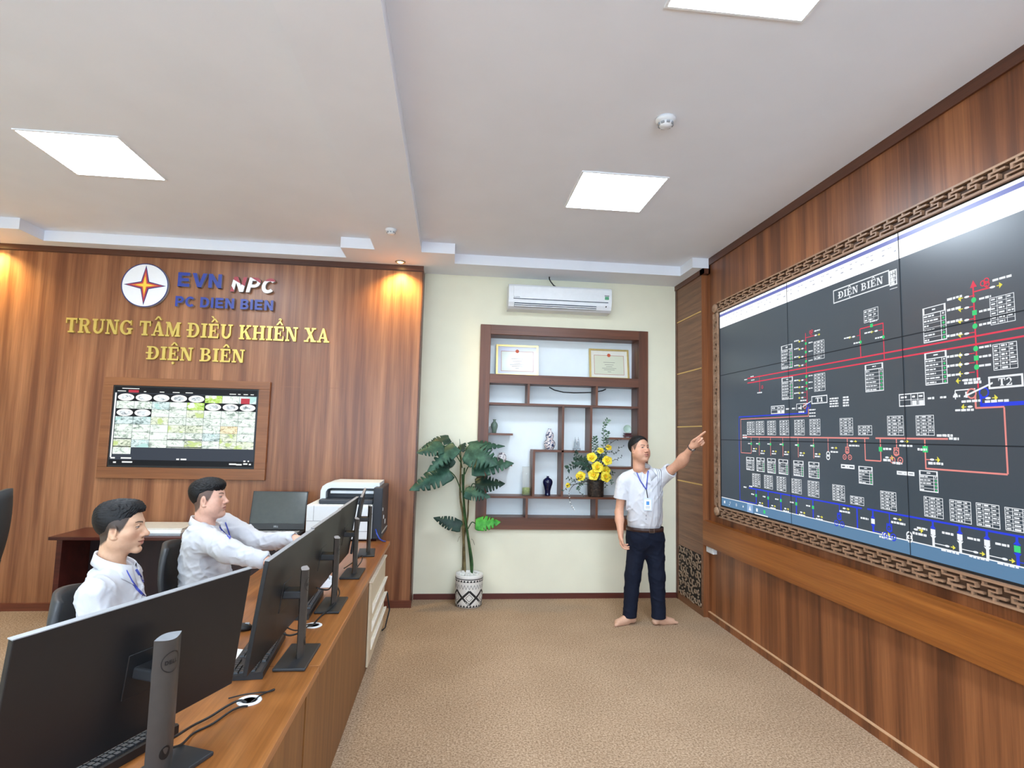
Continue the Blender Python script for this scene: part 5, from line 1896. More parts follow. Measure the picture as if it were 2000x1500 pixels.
def flower(c, r, face):
    c = Vector(c)
    f = Vector(face).normalized()
    a = f.orthogonal().normalized()
    b_ = f.cross(a)
    mb = MB()
    ph = rng.uniform(0, 6)
    for layer, (n, ln, op) in enumerate(((5, 1.0, .75), (4, .72, .35))):
        for k in range(n):
            w = ph + layer * .6 + 2 * PI * k / n
            dr = a * math.cos(w) + b_ * math.sin(w)
            tn = f.cross(dr)
            vs, fs = [], []
            for i in range(6):
                s = i / 5
                wd_ = r * .46 * ln * math.sin(PI * min(1, .12 + s * .9)) ** .7
                for j in (-1, -.5, 0, .5, 1):
                    p = c + dr * (r * ln * s * op) + f * (r * ln * (s * (1.05 - op) - .25 * s * s + .12 * (j * j) * s)) + tn * (wd_ * j)
                    vs.append(p)
            for i in range(5):
                for j in range(4):
                    q = i * 5 + j
                    fs.append((q, q + 1, q + 6, q + 5))
            mb.add(vs, fs, 0, True)
    o = mb.build('blossom', fm.m, t)
    md = o.modifiers.new('thickness', 'SOLIDIFY')
    md.thickness = .001
    MB().ball(c + f * r * .12, (r * .14,) * 3, 0, 8, 6).build('stamen', M_HEART, o)
    MB().tube(spline([c, (c + core) / 2 + Vector((0, 0, -.01)), core - Vector((0, 0, .06))], 5), .003, 6).build('flower_stem', M_GREEN_DK, t)


for x, y, r, d in ((540, 600, .062, -.08), (755, 645, .06, -.07), (620, 735, .068, -.11), (390, 860, .06, -.09), (565, 842, .066, -.12), (735, 868, .064, -.1), (735, 780, .055, -.05),
                   (212, 985, .03, -.08), (660, 505, .042, -.03), (775, 462, .038, -.02)):
    c = F_(x, y, d)
    flower(c, r * 1.25, (Vector(c) - core).normalized() * .6 + Vector((-.25, -1, .25)))


def sprig(pts, leaves, mat, lsize, name='sprig', tips=None, twig=M_TWIG):
    q = spline([F_(x, y, d) for x, y, d in pts], 7)
    o = MB().tube(q, [.0035 - .0022 * i / (len(q) - 1) for i in range(len(q))], 6).build(name, twig, t)
    if leaves:
        mb = MB()
        for k in range(leaves):
            s = .25 + .75 * k / max(1, leaves - 1)
            i = min(len(q) - 2, int(s * (len(q) - 1)))
            p = q[i]
            tg = (q[i + 1] - q[i]).normalized()
            sd = tg.cross(Vector((rng.uniform(-.5, .5), -1, rng.uniform(-.3, .3)))).normalized() * (1 if k % 2 else -1)
            dr = (sd + tg * .5 + Vector((0, -.3, 0))).normalized()
            w = dr.cross(Vector((0, -1, .2))).normalized()
            L = lsize * rng.uniform(.75, 1.25)
            mb.add([p, p + dr * L * .4 + w * L * .26, p + dr * L, p + dr * L * .4 - w * L * .26], [(0, 1, 2, 3)], 0)
        mb.build('sprig_leaves', mat, o)
    if tips:
        mb = MB()
        for k in range(tips):
            i = int((.5 + .5 * k / max(1, tips - 1)) * (len(q) - 1))
            mb.ball(q[i] + Vector((rng.uniform(-.008, .008), 0, rng.uniform(-.008, .008))), rng.uniform(.004, .008), 0, 6, 4)
        mb.build('buds', M_PAPER if twig is M_TWIG and mat is M_PAPER else mat, o)


sprig(((620, 860, -.02), (690, 560, 0), (705, 300, 0), (710, 150, 0), (765, 65, 0)), 26, M_GREEN, .035)
sprig(((640, 860, -.03), (720, 560, -.02), (745, 350, -.02), (762, 230, -.02)), 22, M_GREEN, .032)
sprig(((600, 860, -.03), (620, 560, -.03), (600, 400, -.03), (585, 305, -.03)), 20, M_GREEN, .034)
sprig(((590, 880, -.02), (590, 600, -.02), (565, 440, -.02), (558, 325, -.02)), 18, M_GREEN, .03)
sprig(((600, 870, -.05), (470, 720, -.07), (380, 620, -.07), (300, 540, -.06)), 16, M_GREEN_DK, .045)
sprig(((600, 880, -.05), (460, 740, -.08), (320, 690, -.08), (205, 755, -.08)), 18, M_GREEN_DK, .05)
sprig(((600, 880, -.06), (480, 700, -.1), (400, 640, -.1), (310, 650, -.1)), 18, M_GREEN_DK, .055)
sprig(((600, 880, -.06), (520, 760, -.1), (440, 690, -.1), (420, 600, -.08)), 14, M_GREEN_DK, .06)
sprig(((620, 880, -.06), (700, 700, -.03), (640, 620, -.03), (660, 560, -.03)), 14, M_GREEN_DK, .05)
sprig(((600, 900, -.06), (450, 880, -.1), (340, 910, -.1), (240, 960, -.1), (145, 1070, -.09)), 10, M_GREEN_DK, .03)
sprig(((600, 900, -.06), (430, 930, -.12), (380, 980, -.12), (350, 1040, -.12)), 14, M_GREEN, .03)
sprig(((600, 900, -.08), (400, 960, -.14), (350, 1040, -.14), (390, 1095, -.14), (430, 1140, -.14)), 6, M_GREEN_DK, .02, tips=None)
sprig(((600, 900, -.08), (330, 960, -.15), (235, 1050, -.16), (225, 1130, -.16), (250, 1250, -.16), (290, 1325, -.16)), 0, M_PAPER, .02, tips=7)
sprig(((600, 900, -.06), (360, 900, -.1), (250, 900, -.1), (195, 880, -.1)), 7, M_GREEN_DK, .025)
sprig(((640, 880, -.04), (720, 620, .0), (760, 450, .02), (880, 350, .02), (950, 350, .02)), 5, M_TWIG, .02)
sprig(((660, 880, -.04), (730, 560, -.02), (800, 520, -.02), (880, 540, -.02), (920, 470, -.02), (990, 440, -.02)), 9, M_GREEN_DK, .02)
sprig(((680, 900, -.04), (760, 700, -.03), (830, 640, -.03), (900, 620, -.03), (965, 580, -.03)), 9, M_GREEN_DK, .018)
sprig(((680, 900, -.05), (800, 850, -.08), (850, 800, -.08)), 6, M_GREEN_DK, .03)
sprig(((680, 910, -.06), (790, 900, -.1), (830, 960, -.1)), 8, M_GREEN, .03)
sprig(((680, 910, -.06), (730, 930, -.1), (740, 1010, -.1)), 6, M_GREEN_DK, .025)
# ================================================================ people
from mathutils.bvhtree import BVHTree


class Field:
    """signed distance field on a rectilinear grid; smooth unions grow one continuous surface"""

    def __init__(s, xs, ys, zs):
        s.ax = [np.asarray(a, np.float32) for a in (xs, ys, zs)]
        s.D = np.full([len(a) for a in s.ax], 1.0, np.float32)

    def sl(s, lo, hi):
        out = []
        for a, l, h in zip(s.ax, lo, hi):
            out.append(slice(int(np.searchsorted(a, l)), int(np.searchsorted(a, h))))
        return tuple(out)

    def pts(s, sl):
        x, y, z = (a[q] for a, q in zip(s.ax, sl))
        return x[:, None, None], y[None, :, None], z[None, None, :]

    def put(s, sl, d, k, op='add'):
        a = s.D[sl]
        if a.size == 0:
            return
        if op == 'sub':
            d = -d
            h = np.maximum(k - np.abs(a - d), 0) / max(k, 1e-6)
            s.D[sl] = np.maximum(a, d) + h * h * k * .25
        else:
            h = np.maximum(k - np.abs(a - d), 0) / max(k, 1e-6)
            s.D[sl] = np.minimum(a, d) - h * h * k * .25

    def cone(s, a, b, ra, rb, k=.02, op='add', cut=None, flat=None):
        """round cone; cut = (point, direction): flat end; flat = (axis, factor) squashes the section"""
        a, b = np.asarray(a, float), np.asarray(b, float)
        m = max(ra, rb) + k + .02
        sl = s.sl(np.minimum(a, b) - m, np.maximum(a, b) + m)
        x, y, z = s.pts(sl)
        ba = b - a
        L2 = max(1e-9, float(ba @ ba))
        t = np.clip(((x - a[0]) * ba[0] + (y - a[1]) * ba[1] + (z - a[2]) * ba[2]) / L2, 0, 1)
        dx, dy, dz = x - a[0] - t * ba[0], y - a[1] - t * ba[1], z - a[2] - t * ba[2]
        if flat is not None:
            n, f = np.asarray(flat[0], float), flat[1]
            n = n / np.linalg.norm(n)
            q = (dx * n[0] + dy * n[1] + dz * n[2]) * (f - 1)
            dx, dy, dz = dx + q * n[0], dy + q * n[1], dz + q * n[2]
        d = np.sqrt(dx * dx + dy * dy + dz * dz) - (ra + t * (rb - ra))
        if cut is not None:
            p, n = np.asarray(cut[0], float), np.asarray(cut[1], float)
            n = n / np.linalg.norm(n)
            d = np.maximum(d, (x - p[0]) * n[0] + (y - p[1]) * n[1] + (z - p[2]) * n[2])
        s.put(sl, d.astype(np.float32), k, op)

    def ell(s, c, r, R=None, k=.02, op='add'):
        c = np.asarray(c, float)
        m = max(r) + k + .02
        sl = s.sl(c - m, c + m)
        x, y, z = s.pts(sl)
        x, y, z = x - c[0], y - c[1], z - c[2]
        if R is None:
            q = (x + 0 * y + 0 * z, y + 0 * x, z + 0 * x)
        else:
            q = [x * R[0, i] + y * R[1, i] + z * R[2, i] for i in range(3)]
        q0 = np.sqrt((q[0] / r[0]) ** 2 + (q[1] / r[1]) ** 2 + (q[2] / r[2]) ** 2)
        q1 = np.sqrt((q[0] / r[0] ** 2) ** 2 + (q[1] / r[1] ** 2) ** 2 + (q[2] / r[2] ** 2) ** 2)
        d = q0 * (q0 - 1) / np.maximum(q1, 1e-6)
        s.put(sl, d.astype(np.float32), k, op)

    def folds(s, amp, seed, wl=.07, axis=None, near=.04):
        """cloth creases: ridged waves added close to the surface"""
        idx = np.nonzero(np.abs(s.D) < near)
        if len(idx[0]) == 0:
            return
        P = np.stack([a[i] for a, i in zip(s.ax, idx)], 1)
        rg = np.random.RandomState(seed)
        tot = np.zeros(len(P))
        for k in range(6):
            w = rg.normal(size=3)
            if axis is not None:
                w = w / np.linalg.norm(w) * .55 + np.asarray(axis) / np.linalg.norm(axis) * rg.choice([-1, 1])
            w = w / np.linalg.norm(w) * 2 * PI / (wl * rg.uniform(.8, 1.8))
            w2, w3 = rg.normal(size=3) * 2 * PI / .25, rg.normal(size=3) * 2 * PI / .3
            ph, ph2 = rg.uniform(0, 6.28, 2)
            sn = np.sin(.5 * (P @ w) + 1.1 * np.sin(P @ w2 + ph2) + ph)
            env = np.clip(.9 * np.sin(P @ w3 + ph2), 0, 1)
            tot += (1 - np.abs(sn)) ** 1.8 * env
        s.D[idx] -= (amp * (tot - .5)).astype(np.float32)

    def mesh(s):
        D, (xs, ys, zs) = s.D, s.ax
        ins = (D < 0)
        c = np.zeros([n - 1 for n in D.shape], np.uint8)
        for i in (0, 1):
            for j in (0, 1):
                for k in (0, 1):
                    c += ins[i:c.shape[0] + i, j:c.shape[1] + j, k:c.shape[2] + k]
        I, J, K = np.nonzero((c > 0) & (c < 8))
        vm = np.full(c.shape, -1, np.int32)
        vm[I, J, K] = np.arange(len(I))
        acc = np.zeros((len(I), 3))
        cnt = np.zeros(len(I))
        cor = [(i, j, k) for i in (0, 1) for j in (0, 1) for k in (0, 1)]
        for a in cor:
            for b_ in cor:
                if sum(abs(p - q) for p, q in zip(a, b_)) != 1 or a > b_:
                    continue
                da, db = D[I + a[0], J + a[1], K + a[2]], D[I + b_[0], J + b_[1], K + b_[2]]
                m = (da < 0) != (db < 0)
                t = np.where(m, da / np.where(m, da - db, 1), 0)
                for q in range(3):
                    acc[:, q] += np.where(m, a[q] + t * (b_[q] - a[q]), 0)
                cnt += m
        f = acc / cnt[:, None]
        V = np.stack([xs[I] + (xs[I + 1] - xs[I]) * f[:, 0], ys[J] + (ys[J + 1] - ys[J]) * f[:, 1], zs[K] + (zs[K + 1] - zs[K]) * f[:, 2]], 1)
        F = []
        for ax in range(3):
            o = [0, 0, 0]
            o[ax] = 1
            n = D.shape
            A = ins[tuple(slice(0, n[q] - o[q]) for q in range(3))]
            B = ins[tuple(slice(o[q], n[q]) for q in range(3))]
            e = np.nonzero(A != B)
            u, v = [q for q in range(3) if q != ax]
            ok = (e[u] > 0) & (e[v] > 0) & (e[u] < n[u] - 1) & (e[v] < n[v] - 1)
            e = [q[ok] for q in e]
            fl = A[tuple(e)]

            def cell(du, dv):
                q = [w.copy() for w in e]
                q[u] -= du
                q[v] -= dv
                return vm[tuple(q)]
            quad = np.stack([cell(1, 1), cell(0, 1), cell(0, 0), cell(1, 0)], 1)
            if ax == 1:
                fl = ~fl
            quad[~fl] = quad[~fl][:, ::-1]
            F.append(quad)
        return V, np.concatenate(F)


def axis_grid(lo, hi, fine, hf, hc):
    x, out = lo, [lo]
    while x < hi:
        h = hf if any(a - hc < x < b_ + hc for a, b_ in fine) else hc
        x += h
        out.append(x)
    return np.array(out)


def mesh_obj(name, V, F, mats, parent, col=None, relax=0):
    inv = np.array(parent_inv(parent))
    if relax:
        e = np.concatenate([F[:, [i, (i + 1) % 4]] for i in range(4)])
        for _ in range(relax):
            acc, n = np.zeros_like(V), np.zeros(len(V))
            np.add.at(acc, e[:, 0], V[e[:, 1]])
            np.add.at(n, e[:, 0], 1)
            V = V * .5 + .5 * acc / np.maximum(n, 1)[:, None]
    L = V @ inv[:3, :3].T + inv[:3, 3]
    me = bpy.data.meshes.new(name)
    me.vertices.add(len(L))
    me.vertices.foreach_set('co', L.astype(np.float32).ravel())
    me.loops.add(len(F) * 4)
    me.loops.foreach_set('vertex_index', F.astype(np.int32).ravel())
    me.polygons.add(len(F))
    me.polygons.foreach_set('loop_start', np.arange(0, len(F) * 4, 4, dtype=np.int32))
    me.update(calc_edges=True)
    me.validate()
    me.polygons.foreach_set('use_smooth', np.ones(len(me.polygons), bool))
    if col is not None and len(me.vertices) == len(V):
        at_ = me.color_attributes.new('tone', 'FLOAT_COLOR', 'POINT')
        at_.data.foreach_set('color', np.concatenate([col, np.ones((len(V), 1))], 1).astype(np.float32).ravel())
    for m in (mats if isinstance(mats, (list, tuple)) else [mats]):
        me.materials.append(m)
    o = bpy.data.objects.new(name, me)
    COL.objects.link(o)
    o.parent = parent
    return o, V


def tone_mat(name, rough=.5, spec=.4):
    tt = NT(name)
    a = tt.n('ShaderNodeAttribute')
    a.attribute_name = 'tone'
    f = tt.noise(tt.coords(), 60, 3)
    c2 = tt.ramp(f, [(.3, (.95, .94, .93, 1)), (.7, (1.04, 1.03, 1.03, 1))])
    tt.l(tt.mix(1.0, a.outputs['Color'], c2, 'MULTIPLY'), tt.b.inputs['Base Color'])
    tt.b.inputs['Roughness'].default_value = rough
    tt.b.inputs['Specular IOR Level'].default_value = spec
    return tt.m


M_SKIN = tone_mat('skin')


def hair_mat():
    tt = NT('black_hair')
    f = tt.noise(tt.coords((260, 260, 90)), 1, 3, .6)
    tt.l(tt.ramp(f, [(.35, '08080a'), (.6, '121214'), (.78, '222225')]), tt.b.inputs['Base Color'])
    tt.b.inputs['Roughness'].default_value = .55
    tt.b.inputs['Specular IOR Level'].default_value = .3
    return tt.m


M_HAIR = hair_mat()


def cloth(name, color, rough=.75, stripes=None):
    tt = NT(name)
    c = lin(color)
    f = tt.noise(tt.coords(), 500, 2)
    base = tt.ramp(f, [(.3, tuple(x * .94 for x in c[:3]) + (1,)), (.7, c)])
    if stripes:
        tc = tt.n('ShaderNodeTexCoord')
        sx = tt.n('ShaderNodeSeparateXYZ')
        tt.l(tc.outputs['Object'], sx.inputs[0])
        tot = None
        for u in stripes:
            s1 = tt.n('ShaderNodeMath', operation='SUBTRACT')
            tt.l(sx.outputs[0], s1.inputs[0])
            s1.inputs[1].default_value = u
            s2 = tt.n('ShaderNodeMath', operation='ABSOLUTE')
            tt.l(s1.outputs[0], s2.inputs[0])
            s3 = tt.n('ShaderNodeMath', operation='LESS_THAN')
            tt.l(s2.outputs[0], s3.inputs[0])
            s3.inputs[1].default_value = .0022
            if tot is None:
                tot = s3.outputs[0]
            else:
                s4 = tt.n('ShaderNodeMath', operation='MAXIMUM')
                tt.l(tot, s4.inputs[0]), tt.l(s3.outputs[0], s4.inputs[1])
                tot = s4.outputs[0]
        fy_ = tt.n('ShaderNodeMath', operation='GREATER_THAN')
        tt.l(sx.outputs[1], fy_.inputs[0])
        fy_.inputs[1].default_value = 0.0
        mm = tt.n('ShaderNodeMath', operation='MULTIPLY')
        tt.l(tot, mm.inputs[0]), tt.l(fy_.outputs[0], mm.inputs[1])
        base = tt.mix(mm.outputs[0], base, lin('6a6a74'))
    tt.l(base, tt.b.inputs['Base Color'])
    tt.b.inputs['Roughness'].default_value = rough
    tt.b.inputs['Specular IOR Level'].default_value = .15
    return tt.m


M_SHIRT = cloth('white_shirt', 'c9cbd1')
M_SHIRT_ST = cloth('white_shirt_striped', 'd6d7dc', stripes=(-.085, -.1, -.115))
M_NAVY = cloth('navy_trousers', '181d2c', .8)
M_BLACK_TR = cloth('black_trousers', '17181c', .8)
M_LANYARD = plain('blue_lanyard', '3846a0', .6)
M_LEATHER = plain('brown_leather', '3a2622', .4)
M_COLLAR = cloth('white_collar', 'd2d4da')


def frame_of(f, up=(0, 0, 1)):
    """columns: x (person's right), y forward, z up"""
    f = np.asarray(f, float) / np.linalg.norm(f)
    x = np.cross(f, up)
    x /= np.linalg.norm(x)
    return np.stack([x, f, np.cross(x, f)], 1)


def head(fd, c, R, s, fat=0.0, jaw=1.0, nose=1.0, smile=0.0):
    """all lengths in the head's own frame: origin between the ears at eye height"""
    P = lambda x, y, z: np.asarray(c) + R @ (np.array([x, y, z]) * s)
    E = lambda p, r, k=.02, op='add', rot=None: fd.ell(P(*p), [q * s for q in r], R if rot is None else R @ rot, k * s, op)
    C = lambda a, b_, ra, rb, k=.015, op='add': fd.cone(P(*a), P(*b_), ra * s, rb * s, k * s, op)
    w = 1 + .09 * fat
    E((0, -.012, .034), (.075 * w, .09, .083), .02)
    E((0, .013, .0), (.069 * w, .071, .085), .03)
    E((0, .02, -.05), (.057 * w * jaw, .062, .06), .03)
    for q in (-1, 1):
        E((q * .047 * w, -.002, -.052), (.02, .03, .028), .03)
        E((q * .043 * w, .045, -.02), (.026, .025, .021), .022)
        if fat:
            E((q * .042, .037, -.055), (.03, .034, .034), .03)
        C((q * .013, .0775, .0245), (q * .043, .061, .0275), .0095, .009, .014)
        E((q * .031, .088, .0065), (.0175, .0165, .0095), .010, 'sub')
        E((q * .031, .0655, .0065), (.0155, .0135, .0105), .003)
        # lids
        C((q * .018, .0765, .0098), (q * .032, .0795, .0138), .003, .0034, .004)
        C((q * .032, .0795, .0138), (q * .046, .0685, .009), .0034, .003, .004)
        C((q * .019, .0765, .0028), (q * .044, .070, .001), .0026, .0026, .004)
        # ear
        rot = np.array(Matrix.Rotation(math.radians(-q * 22), 3, 'Z') @ Matrix.Rotation(math.radians(-12), 3, 'X'))
        E((q * .0765 * w, -.002, -.008), (.0075, .0185, .031), .006, 'add', rot)
        E((q * .0865 * w, .0, -.003), (.0075, .0105, .018), .005, 'sub', rot)
        C((q * .076 * w, .008, -.034), (q * .079 * w, .0, -.035), .0065, .0065, .006)
    C((0, .083, .014), (0, .1015 * nose, -.024), .0065, .0105, .012)
    E((0, .1035 * nose, -.028), (.0125, .0125, .0105), .008)
    for q in (-1, 1):
        E((q * .0135, .0905, -.032), (.0098, .0105, .008), .006)
        E((q * .007, .0985, -.0385), (.0035, .0045, .003), .003, 'sub')
    E((0, .071, -.06), (.026, .018, .02), .02)
    C((-.0215, .079, -.0565 + smile), (0, .088, -.055), .0045, .0058, .006)
    C((.0215, .079, -.0565 + smile), (0, .088, -.055), .0045, .0058, .006)
    C((-.015, .0805, -.067 + smile * .6), (.015, .0805, -.067 + smile * .6), .0055, .0055, .006)
    E((0, .086, -.0675), (.011, .005, .0055), .006)
    for q in (-1, 1):
        C((0, .094, -.0612), (q * .0275, .081, -.0605 + smile * 1.5), .0018, .0014, .003, 'sub')
    E((0, .068, -.097), (.023, .02, .0165), .02)
    E((0, .0825, -.081), (.016, .006, .004), .008, 'sub')
    if fat:
        E((0, .03, -.098), (.045, .042, .022), .03)
    C((0, -.022, -.05), (0, -.034, -.17), .049 * w, .051 * w, .025)
    C((0, .004, -.085), (0, -.022, -.17), .026, .036, .03)
    return P


def paint_head(V, c, R, s, skin, fade=1.0, smile=0.0, gaze=(0., 0.)):
    q = (V - np.asarray(c)) @ R / s
    x, y, z = np.abs(q[:, 0]), q[:, 1], q[:, 2]
    sx = q[:, 0]
    col = np.tile(np.array(lin(skin)[:3]), (len(V), 1))
    near = (np.linalg.norm(q * [1, 1, .8], axis=1) < .17) & (z > -.125)

    def mixc(m, c_, a=1.0):
        a = (np.clip(m, 0, 1) * a * near)[:, None]
        col[:] = col * (1 - a) + np.array(lin(c_)[:3]) * a
    front = (y > .03)
    # cheeks and nose a little redder
    mixc(np.exp(-((x - .042) ** 2 + (z + .03) ** 2) / .0006) * front, 'c4806a', .35)
    mixc(np.exp(-(x ** 2 + (z + .03) ** 2) / .0002) * (y > .083), 'c4806a', .35)
    # beard shade
    mixc(np.exp(-((z + .075) / .03) ** 2) * (y > .02) * (np.exp(-((x - .03) / .03) ** 2)), '8a7668', .22)
    # shaved sides of the hair
    g = np.interp(y, [-.14, -.06, -.028, -.016, .012, .02, .034, .047, .06, .09], [-.085, -.075, -.05, .0, .0, -.018, .0, .03, .07, .085])
    side = np.clip((z - g) / .012, 0, 1) * (y < .062) * (x < .085)
    mixc(side, '2a2422', fade)
    mixc(np.exp(-((y - .0) / .008) ** 2 - ((z + .004) / .013) ** 2) * (x > .07), '8a5244', .5)  # hollow of the ear: shade painted into the skin tone
    # lips
    lx = np.clip(1 - (x / .0275) ** 2, 0, 1)
    zl = smile * 1.2 * (x / .0265) ** 2
    up = (z - zl > -.0612) & (z - zl < -.0612 + .009 * lx) & (y > .07) & (x < .0265)
    dn = (z - zl <= -.0612) & (z - zl > -.0612 - .0115 * lx) & (y > .07) & (x < .0265)
    mixc(up * 1.0, 'a8665e', .8), mixc(dn * 1.0, 'b8766c', .8)
    mixc((np.abs(z - zl + .0612) < .0013) & (y > .07) & (x < .0265), '5a2f2a', .9)
    mixc((x > .003) & (x < .0105) & (np.abs(z + .0385) < .0026) & (y > .088), '4a2a22', .8)
    # eyes
    ex = (x - .031) / .0145
    lid = .0036 * np.clip(1 - ex * ex, 0, 1)
    zc = .0066 + .0012 * ex
    open_ = (np.abs(ex) < 1) & (z > zc - lid) & (z < zc + lid) & (y > .055)
    mixc(open_ * 1.0, 'cac2ba')
    gx = np.where(sx > 0, x - .031 - gaze[0], x - .031 + gaze[0])
    iris = open_ & (gx ** 2 + (z - zc - gaze[1]) ** 2 < .0047 ** 2)
    mixc(iris * 1.0, '1c1210')
    lash = (np.abs(ex) < 1.08) & (z >= zc + lid - .0004) & (z < zc + lid + .0024) & (y > .055)
    mixc(lash * 1.0, '2a1a16', .85)
    low = (np.abs(ex) < 1) & (z <= zc - lid) & (z > zc - lid - .0014) & (y > .055)
    mixc(low * 1.0, '7a5244', .5)
    # brows
    bx = np.clip((x - .011) / .037, 0, 1)
    bz = .0245 + .0055 * np.sin(bx * 2.3)
    bt = .0042 * (1 - .55 * bx)
    mixc((x > .011) & (x < .049) & (np.abs(z - bz) < bt) & (y > .04), '221a17', .85)
    return col


def hair(name, c, R, s, parent, style, seed, w=1.0):
    hf = .0021 * s
    P = np.asarray(c)
    lo, hi = P - .15, P + .16
    fd = Field(np.arange(lo[0], hi[0], hf), np.arange(lo[1], hi[1], hf), np.arange(lo[2] + .03, hi[2], hf))
    x, y, z = fd.pts((slice(None),) * 3)
    x, y, z = x - P[0], y - P[1], z - P[2]
    q = [(x * R[0, i] + y * R[1, i] + z * R[2, i]) / s for i in range(3)]
    el = lambda cx, cy, cz, rx, ry, rz: (np.sqrt(((q[0] - cx) / rx) ** 2 + ((q[1] - cy) / ry) ** 2 + ((q[2] - cz) / rz) ** 2) - 1) * min(rx, ry, rz)
    sm = lambda a, b_, k: np.minimum(a, b_) - (np.maximum(k - np.abs(a - b_), 0) / k) ** 2 * k * .25
    side = .0035 if style != 'side' else .0045
    d = el(0, -.012, .034, (.075 + side) * w, .09 + side, .083 + side)
    if style == 'swept':                      # thick top swept to the front
        d = sm(d, el(0, .004, .078, .066 * w, .086, .05), .015)
        d = sm(d, el(.0, .042, .093, .052 * w, .034, .026), .015)
        d = sm(d, el(0, -.058, .055, .066 * w, .046, .055), .02)
        gy, gz = [-.14, -.08, -.038, -.02, -.01, .012, .02, .03, .043, .056, .075, .13], [-.062, -.055, -.03, .006, .014, .012, .0, .006, .034, .058, .074, .082]
    elif style == 'fringe':                   # bowl like top with a fringe over the forehead
        d = sm(d, el(0, .002, .076, .072 * w, .09, .054), .015)
        d = sm(d, el(0, .05, .076, .06 * w, .042, .034), .015)
        d = sm(d, el(0, -.052, .055, .07 * w, .054, .055), .02)
        gy, gz = [-.14, -.08, -.04, -.022, .008, .026, .042, .06, .085, .13], [-.055, -.045, -.02, .028, .036, .038, .045, .052, .046, .05]
    else:                                     # short with a receding parting
        d = sm(d, el(0, -.008, .072, .068 * w, .084, .052), .015)
        d = sm(d, el(0, -.06, .04, .064 * w, .046, .058), .02)
        gy, gz = [-.14, -.08, -.038, -.018, .01, .02, .034, .048, .06, .074, .1], [-.07, -.06, -.035, .008, .012, .004, .03, .06, .084, .1, .11]
    g = np.interp(q[1], gy, gz) + .004 * np.sin(q[0] * 190 + q[1] * 30) + .003 * np.sin(q[0] * 420 + 1)
    rg = np.random.RandomState(seed)
    tuft = np.zeros_like(d)
    for k in range(8):
        a = rg.uniform(-1, 1)
        fx_, fy_, fz_ = rg.uniform(200, 520), rg.uniform(20, 90) * rg.choice([-1, 1]), rg.uniform(60, 260) * rg.choice([-1, 1])
        tuft += np.abs(np.sin(q[0] * fx_ + q[1] * fy_ * (1 + a) + q[2] * fz_ + rg.uniform(0, 6)))
    top = np.clip((q[2] - .03) / .06, 0.15, 1)
    d = d - (tuft / 8 - .62) * (.0095 if style != 'side' else .005) * top
    d = np.maximum(d, (g - q[2]) * .8)
    tp = np.clip((q[2] - g) / .04, 0, 1)
    d = d + (1 - tp) ** 2 * .0065 * np.clip((.05 - q[1]) / .03, 0, 1)
    # hollow inside so that the shell hugs the skull
    d = np.maximum(d, -(el(0, -.012, .034, .07 * w, .085, .078)))
    fd.D = (d * s).astype(np.float32)
    V, F = fd.mesh()
    return mesh_obj(name, V, F, M_HAIR, parent)


def hand(fd, wr, d, n, side, curls, thumb=(.5, .6, .25), s=1.0, k=.006):
    """d: towards the fingers, n: palm normal, side: +1/-1 picks the thumb's side; curls: bend per finger in degrees"""
    d, n = np.asarray(d, float), np.asarray(n, float)
    d /= np.linalg.norm(d)
    n = n - d * (n @ d)
    n /= np.linalg.norm(n)
    sd = np.cross(d, n) * side
    wr = np.asarray(wr, float)
    R = np.stack([sd, d, n], 1)
    fd.cone(wr - d * .01, wr + d * .03, .027 * s, .03 * s, .012, flat=(n, 1.35))
    fd.ell(wr + d * .052 * s, (.041 * s, .05 * s, .0165 * s), R, .015)
    fd.ell(wr + d * .03 * s + sd * .02 * s + n * .006 * s, (.02 * s, .032 * s, .014 * s), R, .012)
    for i, (o, L, b0) in enumerate(((.029, .078, .092), (.0095, .086, .097), (-.0105, .08, .093), (-.029, .063, .084))):
        p = wr + (d * b0 + sd * o) * s
        cu = curls[i]
        cu = cu if hasattr(cu, '__len__') else (cu, cu, cu * .8)
        a = 0.0
        rr = (.0098, .0092, .0085, .0074)
        fd.cone(p - d * .03 * s, p, .0105 * s, .0102 * s, k)
        for j, fr in enumerate((.45, .3, .25)):
            a += math.radians(cu[j])
            dd = d * math.cos(a) + n * math.sin(a) + sd * (o * .6)
            dd /= np.linalg.norm(dd)
            q = p + dd * L * fr * s
            fd.cone(p, q, rr[j] * s, rr[j + 1] * s, k * .6)
            p = q
    p = wr + (d * .028 + sd * .03 + n * .004) * s
    td = d * thumb[0] + sd * thumb[1] + n * thumb[2]
    td /= np.linalg.norm(td)
    q = p + td * .036 * s
    fd.cone(p - td * .015, q, .013 * s, .0112 * s, .008)
    td2 = td * .75 + d * .45 - sd * .1
    td2 /= np.linalg.norm(td2)
    fd.cone(q, q + td2 * .03 * s, .0108 * s, .009 * s, .004)


def bvh_of(*objs):
    out = []
    for o in objs:
        M = parent_inv(o.parent).inverted() if o.parent else Matrix.Identity(4)
        out.append(BVHTree.FromPolygons([M @ v.co for v in o.data.vertices], [p.vertices[:] for p in o.data.polygons]))
    return out


def hit(trees, px, py, off=.003):
    """place on the figure that the photograph shows at this pixel"""
    o, d = Vector((0, 0, CAM_H)), Vector(ray(px, py)).normalized()
    best = None
    for t_ in trees:
        p, n, i, dist = t_.ray_cast(o, d)
        if p is not None and (best is None or dist < best[1]):
            best = (p, dist)
    return (best[0] - d * off) if best else None


